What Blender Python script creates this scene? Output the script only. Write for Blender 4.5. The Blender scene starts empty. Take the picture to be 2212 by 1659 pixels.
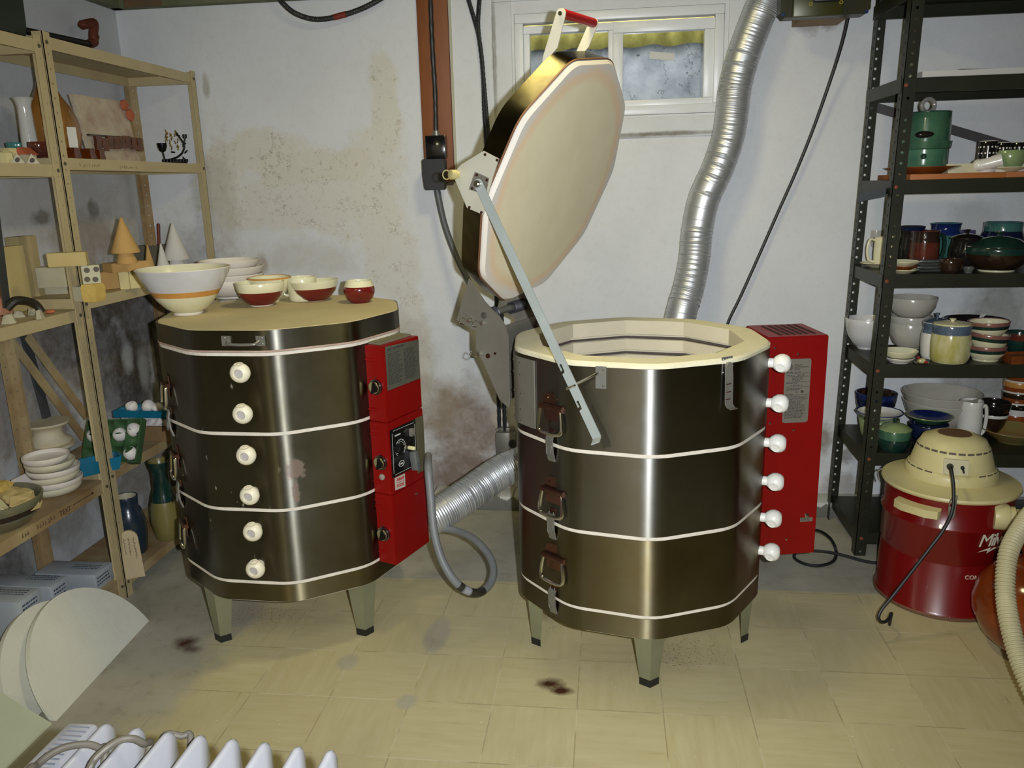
import bpy, bmesh, math, random
from mathutils import Vector as V, Matrix as Mx
random.seed(7)
COL = bpy.context.scene.collection
SC = bpy.context.scene
PI = math.pi
R = math.radians
cos, sin = math.cos, math.sin

# ---------------------------------------------------------------- camera
F_PX, YAW, PITCH, ROLL, CAM_H = 1750.0, R(7.0), R(13.8), R(1.5), 1.37
FW = V((-sin(YAW)*cos(PITCH), cos(YAW)*cos(PITCH), -sin(PITCH)))
_rt = V((cos(YAW), sin(YAW), 0)); _up = _rt.cross(FW)
RT = _rt*cos(ROLL) - _up*sin(ROLL); UP = _rt*sin(ROLL) + _up*cos(ROLL)
EYE = V((0, 0, CAM_H))
cam = bpy.data.cameras.new('camera'); camo = bpy.data.objects.new('camera', cam); COL.objects.link(camo)
m = Mx.Identity(4)
for i in range(3):
    m[i][0], m[i][1], m[i][2], m[i][3] = RT[i], UP[i], -FW[i], EYE[i]
camo.matrix_world = m
cam.sensor_fit = 'HORIZONTAL'; cam.sensor_width = 36; cam.lens = F_PX*36/2212
cam.clip_start = .05
SC.camera = camo
SC.view_settings.view_transform = 'Standard'; SC.view_settings.look = 'None'
SC.view_settings.gamma = 1; SC.view_settings.use_curve_mapping = False
SC.view_settings.exposure = 0.0

# ---------------------------------------------------------------- light
w = bpy.data.worlds.new('world'); SC.world = w; w.use_nodes = True
w.node_tree.nodes['Background'].inputs[0].default_value = (.62, .65, .70, 1)
w.node_tree.nodes['Background'].inputs[1].default_value = .25
def lamp(name, kind, loc, energy, color, target=None, **kw):
    l = bpy.data.lights.new(name, kind); l.energy = energy; l.color = color
    for k, v in kw.items(): setattr(l, k, v)
    o = bpy.data.objects.new(name, l); COL.objects.link(o); o.location = loc
    if target is not None:
        o.rotation_euler = (V(target)-V(loc)).to_track_quat('-Z', 'Y').to_euler()
    return o
# the camera's own flash, just right of the lens
lamp('camera_flash', 'SPOT', EYE+RT*.075+UP*.02, 222, (.90, .95, 1.0), target=EYE+FW*3+RT*.05+UP*.12,
     spot_size=R(112), spot_blend=1.0, shadow_soft_size=.012)
# bulb on the cellar ceiling, then an added fill lamp
lamp('ceiling_bulb_and_fill', 'AREA', (-.15, 2.15, 2.3), 9.5, (1.0, .87, .44), target=(-.15, 2.15, 0), shape='DISK', size=.3)
lamp('ceiling_bulb_and_fill', 'AREA', (-1.25, -1.5, 2.3), 26, (1.0, .88, .56), target=(-1.1, -1.4, 0), shape='DISK', size=.35)  # added fill behind the camera, feeds the reflections in the steel
lamp('daylight', 'AREA', (.03, 3.78, 2.32), 11.0, (.95, .97, 1.0), target=(.03, 3.78, 0), shape='RECTANGLE', size=.8, size_y=.3)

# ---------------------------------------------------------------- pixel -> place
def ray(x, y): return FW + RT*((x-1106)/F_PX) - UP*((y-829.5)/F_PX)
def onz(x, y, z): d = ray(x, y); return EYE + d*((z-CAM_H)/d.z)
def ony(x, y, Y): d = ray(x, y); return EYE + d*(Y/d.y)
def onx(x, y, X): d = ray(x, y); return EYE + d*(X/d.x)
def onp(x, y, P, N): d = ray(x, y); return EYE + d*((V(P)-EYE).dot(N)/d.dot(N))
def ond(x, y, t): return EYE + ray(x, y)*t
def mpp(P): return (V(P)-EYE).dot(FW)/F_PX        # metres per pixel at P
def hdir(P): d = V((P[0], P[1], 0)); return d.normalized()

# ---------------------------------------------------------------- materials
def lin(c):
    return tuple(((v/255)/12.92 if v <= 10 else (((v/255)+.055)/1.055)**2.4) for v in c)
_mc = {}
def M(name, col, rough=.5, metal=0.0, col2=None, scale=12., bump=0., bscale=60., coat=0., trans=0., aniso=0., contrast=.5, stretch=None, spec=.5):
    if name in _mc: return _mc[name]
    m = bpy.data.materials.new(name); m.use_nodes = True; nt = m.node_tree; b = nt.nodes['Principled BSDF']
    b.inputs['Base Color'].default_value = (*lin(col), 1); b.inputs['Roughness'].default_value = rough
    b.inputs['Metallic'].default_value = metal; b.inputs['Coat Weight'].default_value = coat
    b.inputs['Specular IOR Level'].default_value = spec
    b.inputs['Transmission Weight'].default_value = trans; b.inputs['Anisotropic'].default_value = aniso
    if col2 or bump:
        tc = nt.nodes.new('ShaderNodeTexCoord'); src = tc.outputs['Object']
        if stretch:
            mp = nt.nodes.new('ShaderNodeMapping'); mp.inputs['Scale'].default_value = stretch
            nt.links.new(src, mp.inputs[0]); src = mp.outputs[0]
    if col2:
        n = nt.nodes.new('ShaderNodeTexNoise'); n.inputs['Scale'].default_value = scale; n.inputs['Detail'].default_value = 6
        n.inputs['Roughness'].default_value = .6
        r = nt.nodes.new('ShaderNodeMapRange'); r.inputs[1].default_value = .5-contrast*.4; r.inputs[2].default_value = .5+contrast*.4
        x = nt.nodes.new('ShaderNodeMix'); x.data_type = 'RGBA'
        x.inputs[6].default_value = (*lin(col), 1); x.inputs[7].default_value = (*lin(col2), 1)
        nt.links.new(src, n.inputs['Vector']); nt.links.new(n.outputs[0], r.inputs[0]); nt.links.new(r.outputs[0], x.inputs[0])
        nt.links.new(x.outputs[2], b.inputs['Base Color'])
    if bump:
        n2 = nt.nodes.new('ShaderNodeTexNoise'); n2.inputs['Scale'].default_value = bscale; n2.inputs['Detail'].default_value = 4
        bp = nt.nodes.new('ShaderNodeBump'); bp.inputs['Strength'].default_value = bump; bp.inputs['Distance'].default_value = .004
        nt.links.new(src, n2.inputs['Vector']); nt.links.new(n2.outputs[0], bp.inputs['Height']); nt.links.new(bp.outputs[0], b.inputs['Normal'])
    _mc[name] = m
    return m

class NT:
    """tiny node-tree writer"""
    def __init__(s, name):
        s.m = bpy.data.materials.new(name); s.m.use_nodes = True; s.t = s.m.node_tree; s.b = s.t.nodes['Principled BSDF']
    def n(s, kind, **kw):
        o = s.t.nodes.new(kind)
        for k, v in kw.items(): setattr(o, k, v)
        return o
    def put(s, sock, v):
        if hasattr(v, 'is_output'): s.t.links.new(v, sock)
        elif isinstance(v, (tuple, list)) and len(v) == 3 and sock.type == 'RGBA': sock.default_value = (*v, 1)
        else: sock.default_value = v
    def math(s, op, a, b=0., c=0., clamp=False):
        o = s.n('ShaderNodeMath', operation=op, use_clamp=clamp)
        s.put(o.inputs[0], a); s.put(o.inputs[1], b); s.put(o.inputs[2], c); return o.outputs[0]
    def vmath(s, op, a, b=(0, 0, 0)):
        o = s.n('ShaderNodeVectorMath', operation=op); s.put(o.inputs[0], a); s.put(o.inputs[1], b)
        return o.outputs[1] if op in ('LENGTH', 'DISTANCE', 'DOT_PRODUCT') else o.outputs[0]
    def mix(s, f, a, b):
        o = s.n('ShaderNodeMix', data_type='RGBA'); s.put(o.inputs[0], f); s.put(o.inputs[6], a); s.put(o.inputs[7], b); return o.outputs[2]
    def rng(s, v, a, b, c=0., d=1.):
        o = s.n('ShaderNodeMapRange'); s.put(o.inputs[0], v)
        for i, x in enumerate((a, b, c, d)): o.inputs[i+1].default_value = x
        return o.outputs[0]
    def noise(s, vec, scale, detail=5., rough=.6, col=False):
        o = s.n('ShaderNodeTexNoise'); s.put(o.inputs['Vector'], vec); o.inputs['Scale'].default_value = scale
        o.inputs['Detail'].default_value = detail; o.inputs['Roughness'].default_value = rough
        return o.outputs[1 if col else 0]
    def voro(s, vec, scale, feature='DISTANCE_TO_EDGE'):
        o = s.n('ShaderNodeTexVoronoi', feature=feature); s.put(o.inputs['Vector'], vec); o.inputs['Scale'].default_value = scale
        return o.outputs[0]
    def pos(s): return s.n('ShaderNodeNewGeometry').outputs['Position']
    def blob(s, P, c, r, ragged=.5, nscale=9., soft=.35):
        """1 inside an ellipsoid patch around c, ragged edge, 0 outside"""
        q = s.vmath('DIVIDE', s.vmath('SUBTRACT', P, tuple(c)), tuple(r))
        L = s.vmath('LENGTH', q)
        n = s.noise(P, nscale, 6, .65)
        L = s.math('ADD', L, s.math('MULTIPLY', s.math('SUBTRACT', n, .5), ragged*2.2))
        return s.rng(L, 1.0, 1.0-soft, 0, 1)
    def bumpy(s, h, strength, dist=.004):
        o = s.n('ShaderNodeBump'); o.inputs['Strength'].default_value = strength; o.inputs['Distance'].default_value = dist
        s.put(o.inputs['Height'], h); s.t.links.new(o.outputs[0], s.b.inputs['Normal'])

# ---------------------------------------------------------------- mesh builder
class B:
    def __init__(s): s.bm = bmesh.new(); s.mi = 0
    def face(s, vs):
        try:
            f = s.bm.faces.new(vs); f.material_index = s.mi; return f
        except ValueError: return None
    def v(s, p): return s.bm.verts.new(p)
    def box(s, c, d, rot=None, bev=0.):
        hx, hy, hz = d[0]/2, d[1]/2, d[2]/2
        P = [V((x, y, z)) for x in (-hx, hx) for y in (-hy, hy) for z in (-hz, hz)]
        if rot is not None: P = [rot @ p for p in P]
        vs = [s.v(V(c)+p) for p in P]
        fs = [s.face([vs[i] for i in q]) for q in ((0, 1, 3, 2), (4, 6, 7, 5), (0, 4, 5, 1), (2, 3, 7, 6), (0, 2, 6, 4), (1, 5, 7, 3))]
        if bev:
            es = list({e for f in fs for e in f.edges})
            r = bmesh.ops.bevel(s.bm, geom=es, offset=bev, segments=2, affect='EDGES', profile=.5)
            for f in r['faces']: f.material_index = s.mi
        return s
    def hexa(s, P):
        """8 points: bottom 4 (ccw) then top 4"""
        vs = [s.v(p) for p in P]
        for q in ((3, 2, 1, 0), (4, 5, 6, 7), (0, 1, 5, 4), (1, 2, 6, 5), (2, 3, 7, 6), (3, 0, 4, 7)): s.face([vs[i] for i in q])
        return s
    def slab(s, pts, off):
        """planar polygon pts thickened by vector off"""
        a = [s.v(V(p)) for p in pts]; b = [s.v(V(p)+V(off)) for p in pts]; n = len(a)
        s.face(a[::-1]); s.face(b)
        for i in range(n): s.face([a[i], a[(i+1) % n], b[(i+1) % n], b[i]])
        return s
    def loft(s, loops, closed=True, caps=True):
        L = [[s.v(p) for p in l] for l in loops]; n = len(L[0])
        for a, b in zip(L, L[1:]):
            for i in range(n if closed else n-1):
                s.face([a[i], a[(i+1) % n], b[(i+1) % n], b[i]])
        if caps: s.face(L[0][::-1]); s.face(L[-1])
        return L
    def lathe(s, prof, c=(0, 0, 0), seg=32, axis=None, mis=None, wob=None):
        """profile of (r,z); axis: unit vector the z of the profile follows; mis: material per segment"""
        c = V(c); q = V((0, 0, 1)).rotation_difference(V(axis)) if axis is not None else None
        rings = []
        for r, z in prof:
            if r < 1e-6:
                p = V((0, 0, z)); rings.append([s.v(c+(q @ p if q else p))])
            else:
                ring = []
                for k in range(seg):
                    a = 2*PI*k/seg; rr = r*(wob(a) if wob else 1)
                    p = V((rr*cos(a), rr*sin(a), z)); ring.append(s.v(c+(q @ p if q else p)))
                rings.append(ring)
        for j, (a, b) in enumerate(zip(rings, rings[1:])):
            if mis: s.mi = mis[j]
            for k in range(seg):
                k2 = (k+1) % seg
                if len(a) == 1 and len(b) == 1: break
                if len(a) == 1: s.face([a[0], b[k2], b[k]])
                elif len(b) == 1: s.face([a[k], a[k2], b[0]])
                else: s.face([a[k], a[k2], b[k2], b[k]])
        return s
    def cyl(s, p0, p1, r0, r1=None, seg=16):
        p0, p1 = V(p0), V(p1); r1 = r0 if r1 is None else r1; d = p1-p0; L = d.length
        return s.lathe([(0, 0), (r0, 0), (r1, L), (0, L)], p0, seg, d.normalized())
    def sphere(s, c, r, seg=16, sc=(1, 1, 1), rot=None):
        n = seg//2; c = V(c); rings = []
        for i in range(n+1):
            t = PI*i/n
            ring = []
            for k in range(seg if 0 < i < n else 1):
                a = 2*PI*k/seg; p = V((r*sin(t)*cos(a)*sc[0], r*sin(t)*sin(a)*sc[1], -r*cos(t)*sc[2]))
                ring.append(s.v(c+(rot @ p if rot else p)))
            rings.append(ring)
        for a, b in zip(rings, rings[1:]):
            for k in range(seg):
                k2 = (k+1) % seg
                if len(a) == 1: s.face([a[0], b[k2], b[k]])
                elif len(b) == 1: s.face([a[k], a[k2], b[0]])
                else: s.face([a[k], a[k2], b[k2], b[k]])
        return s
    def tube(s, pts, r, seg=10, sub=8, closed=False, rf=None, flat=None):
        """smooth tube through pts; rf(length along)->radius"""
        P = smooth(pts, sub, closed); n = len(P); loops = []; L = 0.; up = None
        for i, p in enumerate(P):
            t = (P[(i+1) % n]-P[i-1]) if closed else (P[min(i+1, n-1)]-P[max(i-1, 0)])
            t.normalize()
            if up is None:
                up = t.orthogonal().normalized()
            else:
                up = (up - t*up.dot(t)).normalized()
            sd = t.cross(up)
            if i: L += (p-P[i-1]).length
            rr = rf(L) if rf else r
            loops.append([p+(up*cos(2*PI*k/seg)+sd*sin(2*PI*k/seg))*rr for k in range(seg)])
        if closed: loops.append(loops[0]); s.loft(loops, True, False); bmesh.ops.remove_doubles(s.bm, verts=s.bm.verts, dist=1e-6)
        else: s.loft(loops, True, True)
        return s
    def text(s, txt, size, O, U, W, off=.0006, align='LEFT', ext=.0003, shear=0., wrap=None, space=1.):
        cu = bpy.data.curves.new('t', 'FONT'); cu.body = txt; cu.size = size; cu.align_x = align; cu.extrude = ext; cu.shear = shear
        cu.resolution_u = 3; cu.space_character = space
        o = bpy.data.objects.new('t', cu); COL.objects.link(o); bpy.context.view_layer.update()
        me = bpy.data.meshes.new_from_object(o.evaluated_get(bpy.context.evaluated_depsgraph_get()))
        bpy.data.objects.remove(o); bpy.data.curves.remove(cu)
        U, W, O = V(U).normalized(), V(W).normalized(), V(O); N = U.cross(W)
        vs = []
        for q in me.vertices:
            if wrap: vs.append(s.v(wrap(q.co.x, q.co.y, q.co.z+off)))
            else: vs.append(s.v(O+U*q.co.x+W*q.co.y+N*(q.co.z+off)))
        for f in me.polygons: s.face([vs[i] for i in f.vertices])
        bpy.data.meshes.remove(me); return s
    def plate(s, O, U, W, x, y, d, e=0.):
        """box on a surface: O corner, spans x along U and y along W, d out along U x W"""
        U, W = V(U).normalized(), V(W).normalized(); N = U.cross(W); O = V(O)+N*e
        return s.slab([O, O+U*x, O+U*x+W*y, O+W*y], N*d)
    def build(s, name, mats, parent=None, loc=None, smooth_=True, angle=35, world=False):
        if not isinstance(mats, (list, tuple)): mats = [mats]
        bmesh.ops.recalc_face_normals(s.bm, faces=s.bm.faces)
        me = bpy.data.meshes.new(name)
        if loc is not None: bmesh.ops.translate(s.bm, verts=s.bm.verts, vec=-V(loc))
        s.bm.to_mesh(me); s.bm.free()
        for m in mats: me.materials.append(m)
        if smooth_:
            me.polygons.foreach_set('use_smooth', [True]*len(me.polygons)); me.set_sharp_from_angle(angle=R(angle))
        o = bpy.data.objects.new(name, me); COL.objects.link(o)
        if loc is not None: o.location = loc
        if parent is not None:
            o.parent = parent
            if parent.type == 'EMPTY' or world: o.matrix_parent_inverse = parent.matrix_basis.inverted()
        return o

def smooth(pts, sub=8, closed=False):
    P = [V(p) for p in pts]; n = len(P); out = []
    if sub <= 1 or n < 3:
        return P
    for i in range(n if closed else n-1):
        g = (lambda k: P[k % n]) if closed else (lambda k: P[min(max(k, 0), n-1)])
        a, b, c, d = g(i-1), g(i), g(i+1), g(i+2)
        for k in range(sub):
            t = k/sub
            out.append(.5*((2*b)+(c-a)*t+(2*a-5*b+4*c-d)*t*t+(3*b-a-3*c+d)*t**3))
    if not closed: out.append(P[-1])
    return out

def thing(name, label, cat, loc, group=None):
    o = bpy.data.objects.new(name, None); COL.objects.link(o); o.location = loc; o.empty_display_size = .1
    o['label'] = label; o['category'] = cat
    if group: o['group'] = group
    return o
def tag(o, label, cat, group=None):
    o['label'] = label; o['category'] = cat
    if group: o['group'] = group
    return o
def struct(o): o['kind'] = 'structure'; return o
def put(name, b, mats, label, cat, loc, group=None, **kw):
    return tag(b.build(name, mats, None, loc, **kw), label, cat, group)

# ================================================================= ROOM
YB, XL, ZC = 3.36, -2.0, 2.42
def wall_material(name, px, base, blobs, flakes):
    t = NT(name); P = t.pos()
    n1 = t.noise(P, 3.0, 6, .6); n2 = t.noise(P, 30, 5, .7)
    c = t.mix(t.rng(n1, .35, .7), base, tuple(v*.93 for v in base))
    c = t.mix(t.math('MULTIPLY', t.rng(n2, .5, .75), .14), c, (.40, .38, .30))
    fl = None
    for (x, y, rx, ry, k) in flakes:
        f = t.math('MULTIPLY', t.blob(P, px(x, y), (.5 if px is wl else rx, ry if px is wl else .5, ry) if px is not wl else (.5, rx, ry), .75, 7., .3), k)
        fl = f if fl is None else t.math('MAXIMUM', fl, f)
    if fl is not None:
        c = t.mix(t.math('MULTIPLY', fl, .6), c, lin((204, 196, 168)))
        wv = t.vmath('ADD', P, t.vmath('SCALE', t.noise(P, 6, 4, .6, True), (0, 0, 0)))
        nn = t.n('ShaderNodeVectorMath', operation='SCALE'); t.put(nn.inputs[0], t.noise(P, 7, 5, .7, True)); nn.inputs['Scale'].default_value = .22
        q = t.vmath('ADD', P, nn.outputs[0])
        cr = t.rng(t.voro(q, 15), .030, .004)
        cr = t.math('MULTIPLY', cr, t.rng(t.noise(P, 9, 3), .48, .62))
        c = t.mix(t.math('MULTIPLY', t.math('MULTIPLY', cr, fl), .75), c, lin((120, 100, 62)))
        pe = t.math('MULTIPLY', t.rng(t.noise(P, 42, 6, .75), .58, .64), fl)
        c = t.mix(t.math('MULTIPLY', pe, .5), c, lin((150, 130, 92)))
    for (x, y, rx, ry, col, k, rag, ns) in blobs:
        f = t.blob(P, px(x, y), (.6, rx, ry) if px is wl else (rx, .6, ry), rag, ns, .55)
        mott = t.rng(t.noise(P, 26, 6, .7), .25, .75, .55, 1.)
        c = t.mix(t.math('MULTIPLY', t.math('MULTIPLY', f, mott), k), c, lin(col))
    t.put(t.b.inputs['Base Color'], c); t.b.inputs['Roughness'].default_value = .75; t.b.inputs['Specular IOR Level'].default_value = .25
    h = t.math('ADD', t.math('MULTIPLY', n2, .6), t.noise(P, 90, 3))
    t.bumpy(h, .25, .004)
    return t.m
wb = lambda x, y: ony(x, y, YB)
wl = lambda x, y: onx(x, y, XL)
WHITE = (.70, .71, .72)
BR, MO, OL = (112, 88, 66), (58, 50, 40), (120, 110, 80)
m_wb = wall_material('limewashed_back_wall', wb, WHITE, [
    (1012, 925, .25, .27, (118, 96, 74), .95, .55, 8.), (990, 1015, .28, .12, (120, 102, 90), .95, .6, 8.), (1010, 1040, .3, .07, (126, 108, 96), .9, .5, 8.), (950, 870, .16, .16, (150, 132, 104), .6, .7, 9.),
    (1075, 905, .035, .04, (190, 180, 158), .8, .4, 12.), (880, 800, .16, .30, (150, 135, 105), .35, .8, 8.),
    (568, 570, .035, .06, (150, 130, 105), .8, .5, 16.), (660, 560, .3, .1, (170, 158, 128), .4, .8, 8.),
    (470, 430, .12, .35, (150, 140, 118), .45, .9, 7.), (445, 185, .02, .06, (140, 128, 95), .7, .4, 20.), (420, 620, .25, .30, (110, 95, 78), .55, .9, 7.),
    (300, 700, .3, .35, (95, 80, 62), .6, .8, 7.),
    (1775, 950, .06, .09, (120, 105, 88), .85, .7, 14.), (1830, 985, .05, .05, (80, 70, 60), .8, .8, 18.), (1810, 1060, .12, .10, (140, 130, 120), .7, .9, 12.),
    (1795, 46, .05, .04, (110, 102, 82), .8, .8, 22.), (1750, 55, .05, .04, (130, 122, 100), .6, .8, 22.),
    (2150, 700, .16, .28, (130, 128, 118), .8, .6, 9.), (2120, 850, .2, .2, (122, 120, 110), .75, .6, 9.), (2100, 480, .12, .12, (165, 165, 160), .5, .8, 9.),
    (1300, 295, .45, .012, (105, 98, 78), .75, .35, 18.), (1450, 288, .22, .012, (105, 98, 78), .8, .35, 18.),  # shadow line and dirt under the window, painted as thin dark bands
    (1068, 120, .012, .30, (120, 116, 100), .8, .3, 20.),
    ], [(680, 360, .34, .10, .9), (640, 440, .45, .14, .7), (830, 230, .07, .28, .8), (800, 420, .16, .28, .7), (560, 330, .25, .09, .8), (850, 560, .14, .2, .6), (890, 760, .12, .3, .7), (480, 380, .14, .2, .7)])
m_wl = wall_material('mouldy_left_wall', wl, (.56, .57, .59), [
    (205, 640, .35, .14, (84, 70, 55), .85, .8, 9.), (290, 720, .25, .40, (80, 66, 52), .9, .9, 8.), (230, 760, .30, .20, (64, 54, 42), .9, .7, 8.),
    (300, 830, .14, .24, MO, .95, .7, 10.), (235, 860, .18, .12, MO, .7, .8, 12.), (60, 850, .4, .4, (112, 96, 76), .75, .9, 7.), (150, 700, .3, .18, (74, 64, 52), .8, .8, 9.),
    (200, 452, .045, .05, (52, 46, 38), .95, .6, 24.), (90, 470, .07, .035, (54, 48, 40), .9, .7, 24.), (190, 520, .30, .13, (140, 120, 98), .75, .8, 9.),
    (120, 430, .5, .2, (150, 142, 125), .5, .9, 6.), (300, 1000, .3, .25, (116, 106, 88), .8, .9, 8.), (100, 1100, .5, .25, (118, 112, 98), .75, .9, 7.), (30, 1230, .1, .16, (50, 46, 40), .8, .7, 10.),
    (275, 770, .05, .09, (190, 192, 195), .85, .4, 14.), (310, 800, .05, .12, (178, 180, 180), .75, .5, 14.), (70, 300, .3, .15, (140, 140, 138), .6, .9, 7.), (265, 300, .2, .2, (160, 158, 150), .5, .9, 8.),
    ], [(300, 500, .25, .3, .5)])

# window hole in the back wall
WX0, WX1, WZ0, WZ1 = -.368, .430, 1.622, 2.010
b = B()
for x0, x1, z0, z1 in ((-2.3, WX0, -.1, 2.6), (WX1, 2.6, -.1, 2.6), (WX0, WX1, -.1, WZ0), (WX0, WX1, WZ1, 2.6)):
    b.box(((x0+x1)/2, YB+.11, (z0+z1)/2), (x1-x0, .22, z1-z0))
struct(b.build('wall_back', m_wb, smooth_=False))
b = B(); b.box((XL-.1, .4, 1.25), (.2, 6.2, 2.7)); struct(b.build('wall_left', m_wl, smooth_=False))
m_brown = M('white_far_wall', (224, 222, 216), .8, col2=(212, 210, 202), scale=2)
b = B(); b.box((1.25, -2.58, 1.05), (1.5, .04, 2.1)); struct(b.build('dark_reflection_panel_1', M('reflected_dark_tone', (30, 28, 22), .7), smooth_=False))  # unseen dark panel, added for the dark reflection on the open kiln
b = B(); b.box((2.55, .4, 1.25), (.2, 6.2, 2.7)); struct(b.build('wall_right', M('olive_wall_unlit_tone', (64, 62, 44), .8, col2=(48, 46, 32), scale=2), smooth_=False))  # darkness of the unlit side is put into the wall colour
b = B(); b.box((.2, -2.7, 1.25), (5, .2, 2.7)); struct(b.build('wall_front', m_brown, smooth_=False))
# ceiling: bare olive boards and joists above the white wall
m_ceil = M('olive_ceiling', (112, 112, 84), .85, col2=(84, 84, 58), scale=5, bump=.4, bscale=18)
b = B(); b.box((.2, .4, ZC+.05), (5, 6.4, .1)); struct(b.build('ceiling', m_ceil, smooth_=False))
# concrete ledge that runs along the tops of the walls
b = B(); b.box((-1.4, YB-.02, 2.25), (1.5, .045, .30)); b.box((XL+.02, .6, 2.25), (.045, 5.5, .30))
struct(b.build('trim_1', M('bare_concrete_ledge', (118, 122, 92), .9, col2=(92, 94, 66), scale=9, bump=.8, bscale=30), smooth_=False))
b = B()
for x0, x1, z0, z1 in ((270, 348, -4, 17),):
    p, q = ony(x0, z1, YB-.043), ony(x1, z0, YB-.043); b.box(((p.x+q.x)/2, YB-.045, (p.z+q.z)/2), (q.x-p.x, .012, q.z-p.z), bev=.003)
struct(b.build('trim_2', M('old_brick', (112, 84, 58), .9, col2=(96, 84, 60), scale=14, bump=.6), smooth_=False))
# concrete footing at the foot of the back wall, with runs of white paint
t = NT('footing_concrete'); P = t.pos()
sp = t.n('ShaderNodeSeparateXYZ'); t.put(sp.inputs[0], P)
cv = t.n('ShaderNodeCombineXYZ'); t.put(cv.inputs[0], sp.outputs[0]); t.put(cv.inputs[2], t.math('MULTIPLY', sp.outputs[2], .12))
dr = t.noise(cv.outputs[0], 26, 4, .6)
edge = t.math('ADD', sp.outputs[2], t.math('MULTIPLY', t.math('SUBTRACT', dr, .5), .09))
cc = t.mix(t.rng(t.noise(P, 7, 6), .3, .7), lin((122, 120, 112)), lin((96, 96, 88)))
t.put(t.b.inputs['Base Color'], t.mix(t.rng(edge, .052, .058), cc, lin((200, 200, 194)))); t.b.inputs['Roughness'].default_value = .85
b = B(); b.box((.3, YB-.05, .03), (4.6, .12, .07), bev=.006); struct(b.build('baseboard_back', t.m))

# floor: nine inch marbled tiles, worn to concrete at the edges
t = NT('marbled_floor_tiles'); P = t.pos()
q = t.vmath('DIVIDE', t.vmath('SUBTRACT', P, (-.0816, 2.1352, 0)), (.2286, .2286, 1))
sp = t.n('ShaderNodeSeparateXYZ'); t.put(sp.inputs[0], q); X, Y = sp.outputs[0], sp.outputs[1]
fx, fy = t.math('FLOOR', X), t.math('FLOOR', Y)
par = t.math('PINGPONG', t.math('ADD', fx, fy), 1.)
def streak(sx, sy, off):
    mp = t.n('ShaderNodeMapping'); t.put(mp.inputs[0], P); mp.inputs['Scale'].default_value = (sx, sy, 1); mp.inputs['Location'].default_value = (off, off, 0)
    return t.noise(mp.outputs[0], 1., 5, .62)
sa = streak(6, 46, 0); sb = streak(46, 6, 3)
st = t.math('ADD', t.math('MULTIPLY', sa, t.math('SUBTRACT', 1., par)), t.math('MULTIPLY', sb, par))
cid = t.n('ShaderNodeCombineXYZ'); t.put(cid.inputs[0], fx); t.put(cid.inputs[1], fy)
wn = t.n('ShaderNodeTexWhiteNoise'); wn.noise_dimensions = '2D'; t.put(wn.inputs['Vector'], cid.outputs[0])
c = t.mix(t.rng(st, .3, .7), lin((186, 175, 132)), lin((197, 187, 148)))
c = t.mix(t.rng(st, .66, .78, 0, .5), c, lin((205, 198, 160)))
c = t.mix(t.rng(st, .33, .22, 0, .5), c, lin((146, 132, 92)))
c = t.mix(t.math('MULTIPLY', wn.outputs[0], .16), c, lin((150, 134, 92)))
ex = t.math('MULTIPLY', t.math('ABSOLUTE', t.math('SUBTRACT', t.math('FRACT', X), .5)), 2.)
ey = t.math('MULTIPLY', t.math('ABSOLUTE', t.math('SUBTRACT', t.math('FRACT', Y), .5)), 2.)
seamx, seamy = t.rng(ex, .982, .992), t.rng(ey, .978, .990)
sn = t.noise(P, 5, 3)
c = t.mix(t.math('MULTIPLY', seamx, .5), c, t.mix(t.rng(sn, .45, .55), lin((120, 104, 74)), lin((205, 196, 166))))
c = t.mix(t.math('MULTIPLY', seamy, .5), c, t.mix(t.rng(sn, .55, .42), lin((130, 114, 84)), lin((212, 204, 176))))
c = t.mix(t.math('MULTIPLY', t.rng(t.noise(P, 2.2, 5), .5, .7), .35), c, lin((168, 156, 124)))
conc = t.mix(t.rng(t.noise(P, 4, 6, .65), .3, .7), lin((176, 172, 156)), lin((150, 146, 130)))
conc = t.mix(t.rng(t.noise(P, 16, 6, .7), .55, .72, 0, .5), conc, lin((132, 122, 106)))
sw = t.n('ShaderNodeSeparateXYZ'); t.put(sw.inputs[0], P); wx, wy = sw.outputs[0], sw.outputs[1]
back = t.rng(t.math('ADD', wy, t.math('MULTIPLY', t.math('SUBTRACT', t.noise(P, 3, 2), .5), .01)), 2.600, 2.612)
n5 = t.math('SUBTRACT', t.noise(P, 5, 6, .65), .5)
left = t.rng(t.math('ADD', t.math('ADD', wx, t.math('MULTIPLY', wy, -.12)), t.math('MULTIPLY', n5, .45)), -1.40, -1.52)
lf2 = t.blob(P, onz(250, 1460, 0), (.30, .40, 1), .45, 6., .3)
spot = t.math('MAXIMUM', t.blob(P, onz(944, 1372, 0), (.045, .12, 1), .22, 14, .3), t.math('MAXIMUM', t.blob(P, onz(752, 1430, 0), (.04, .05, 1), .3, 14, .4), t.blob(P, onz(880, 1516, 0), (.035, .045, 1), .3, 14, .4)))
bare = t.math('MAXIMUM', t.math('MAXIMUM', back, left), t.math('MAXIMUM', t.math('MULTIPLY', lf2, .85), t.math('MULTIPLY', spot, .7)))
c = t.mix(bare, c, conc)
for x, y, rx, ry, k in ((400, 1388, .05, .045, .95), (1190, 1478, .05, .04, 1.), (1212, 1492, .045, .025, 1.), (1178, 1330, .05, .05, .4), (410, 1402, .05, .03, .7)):
    f = t.blob(P, onz(x, y, 0), (rx, ry, 1), .5, 28, .8)
    c = t.mix(t.math('MULTIPLY', f, k), c, lin((66, 34, 24)))
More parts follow.
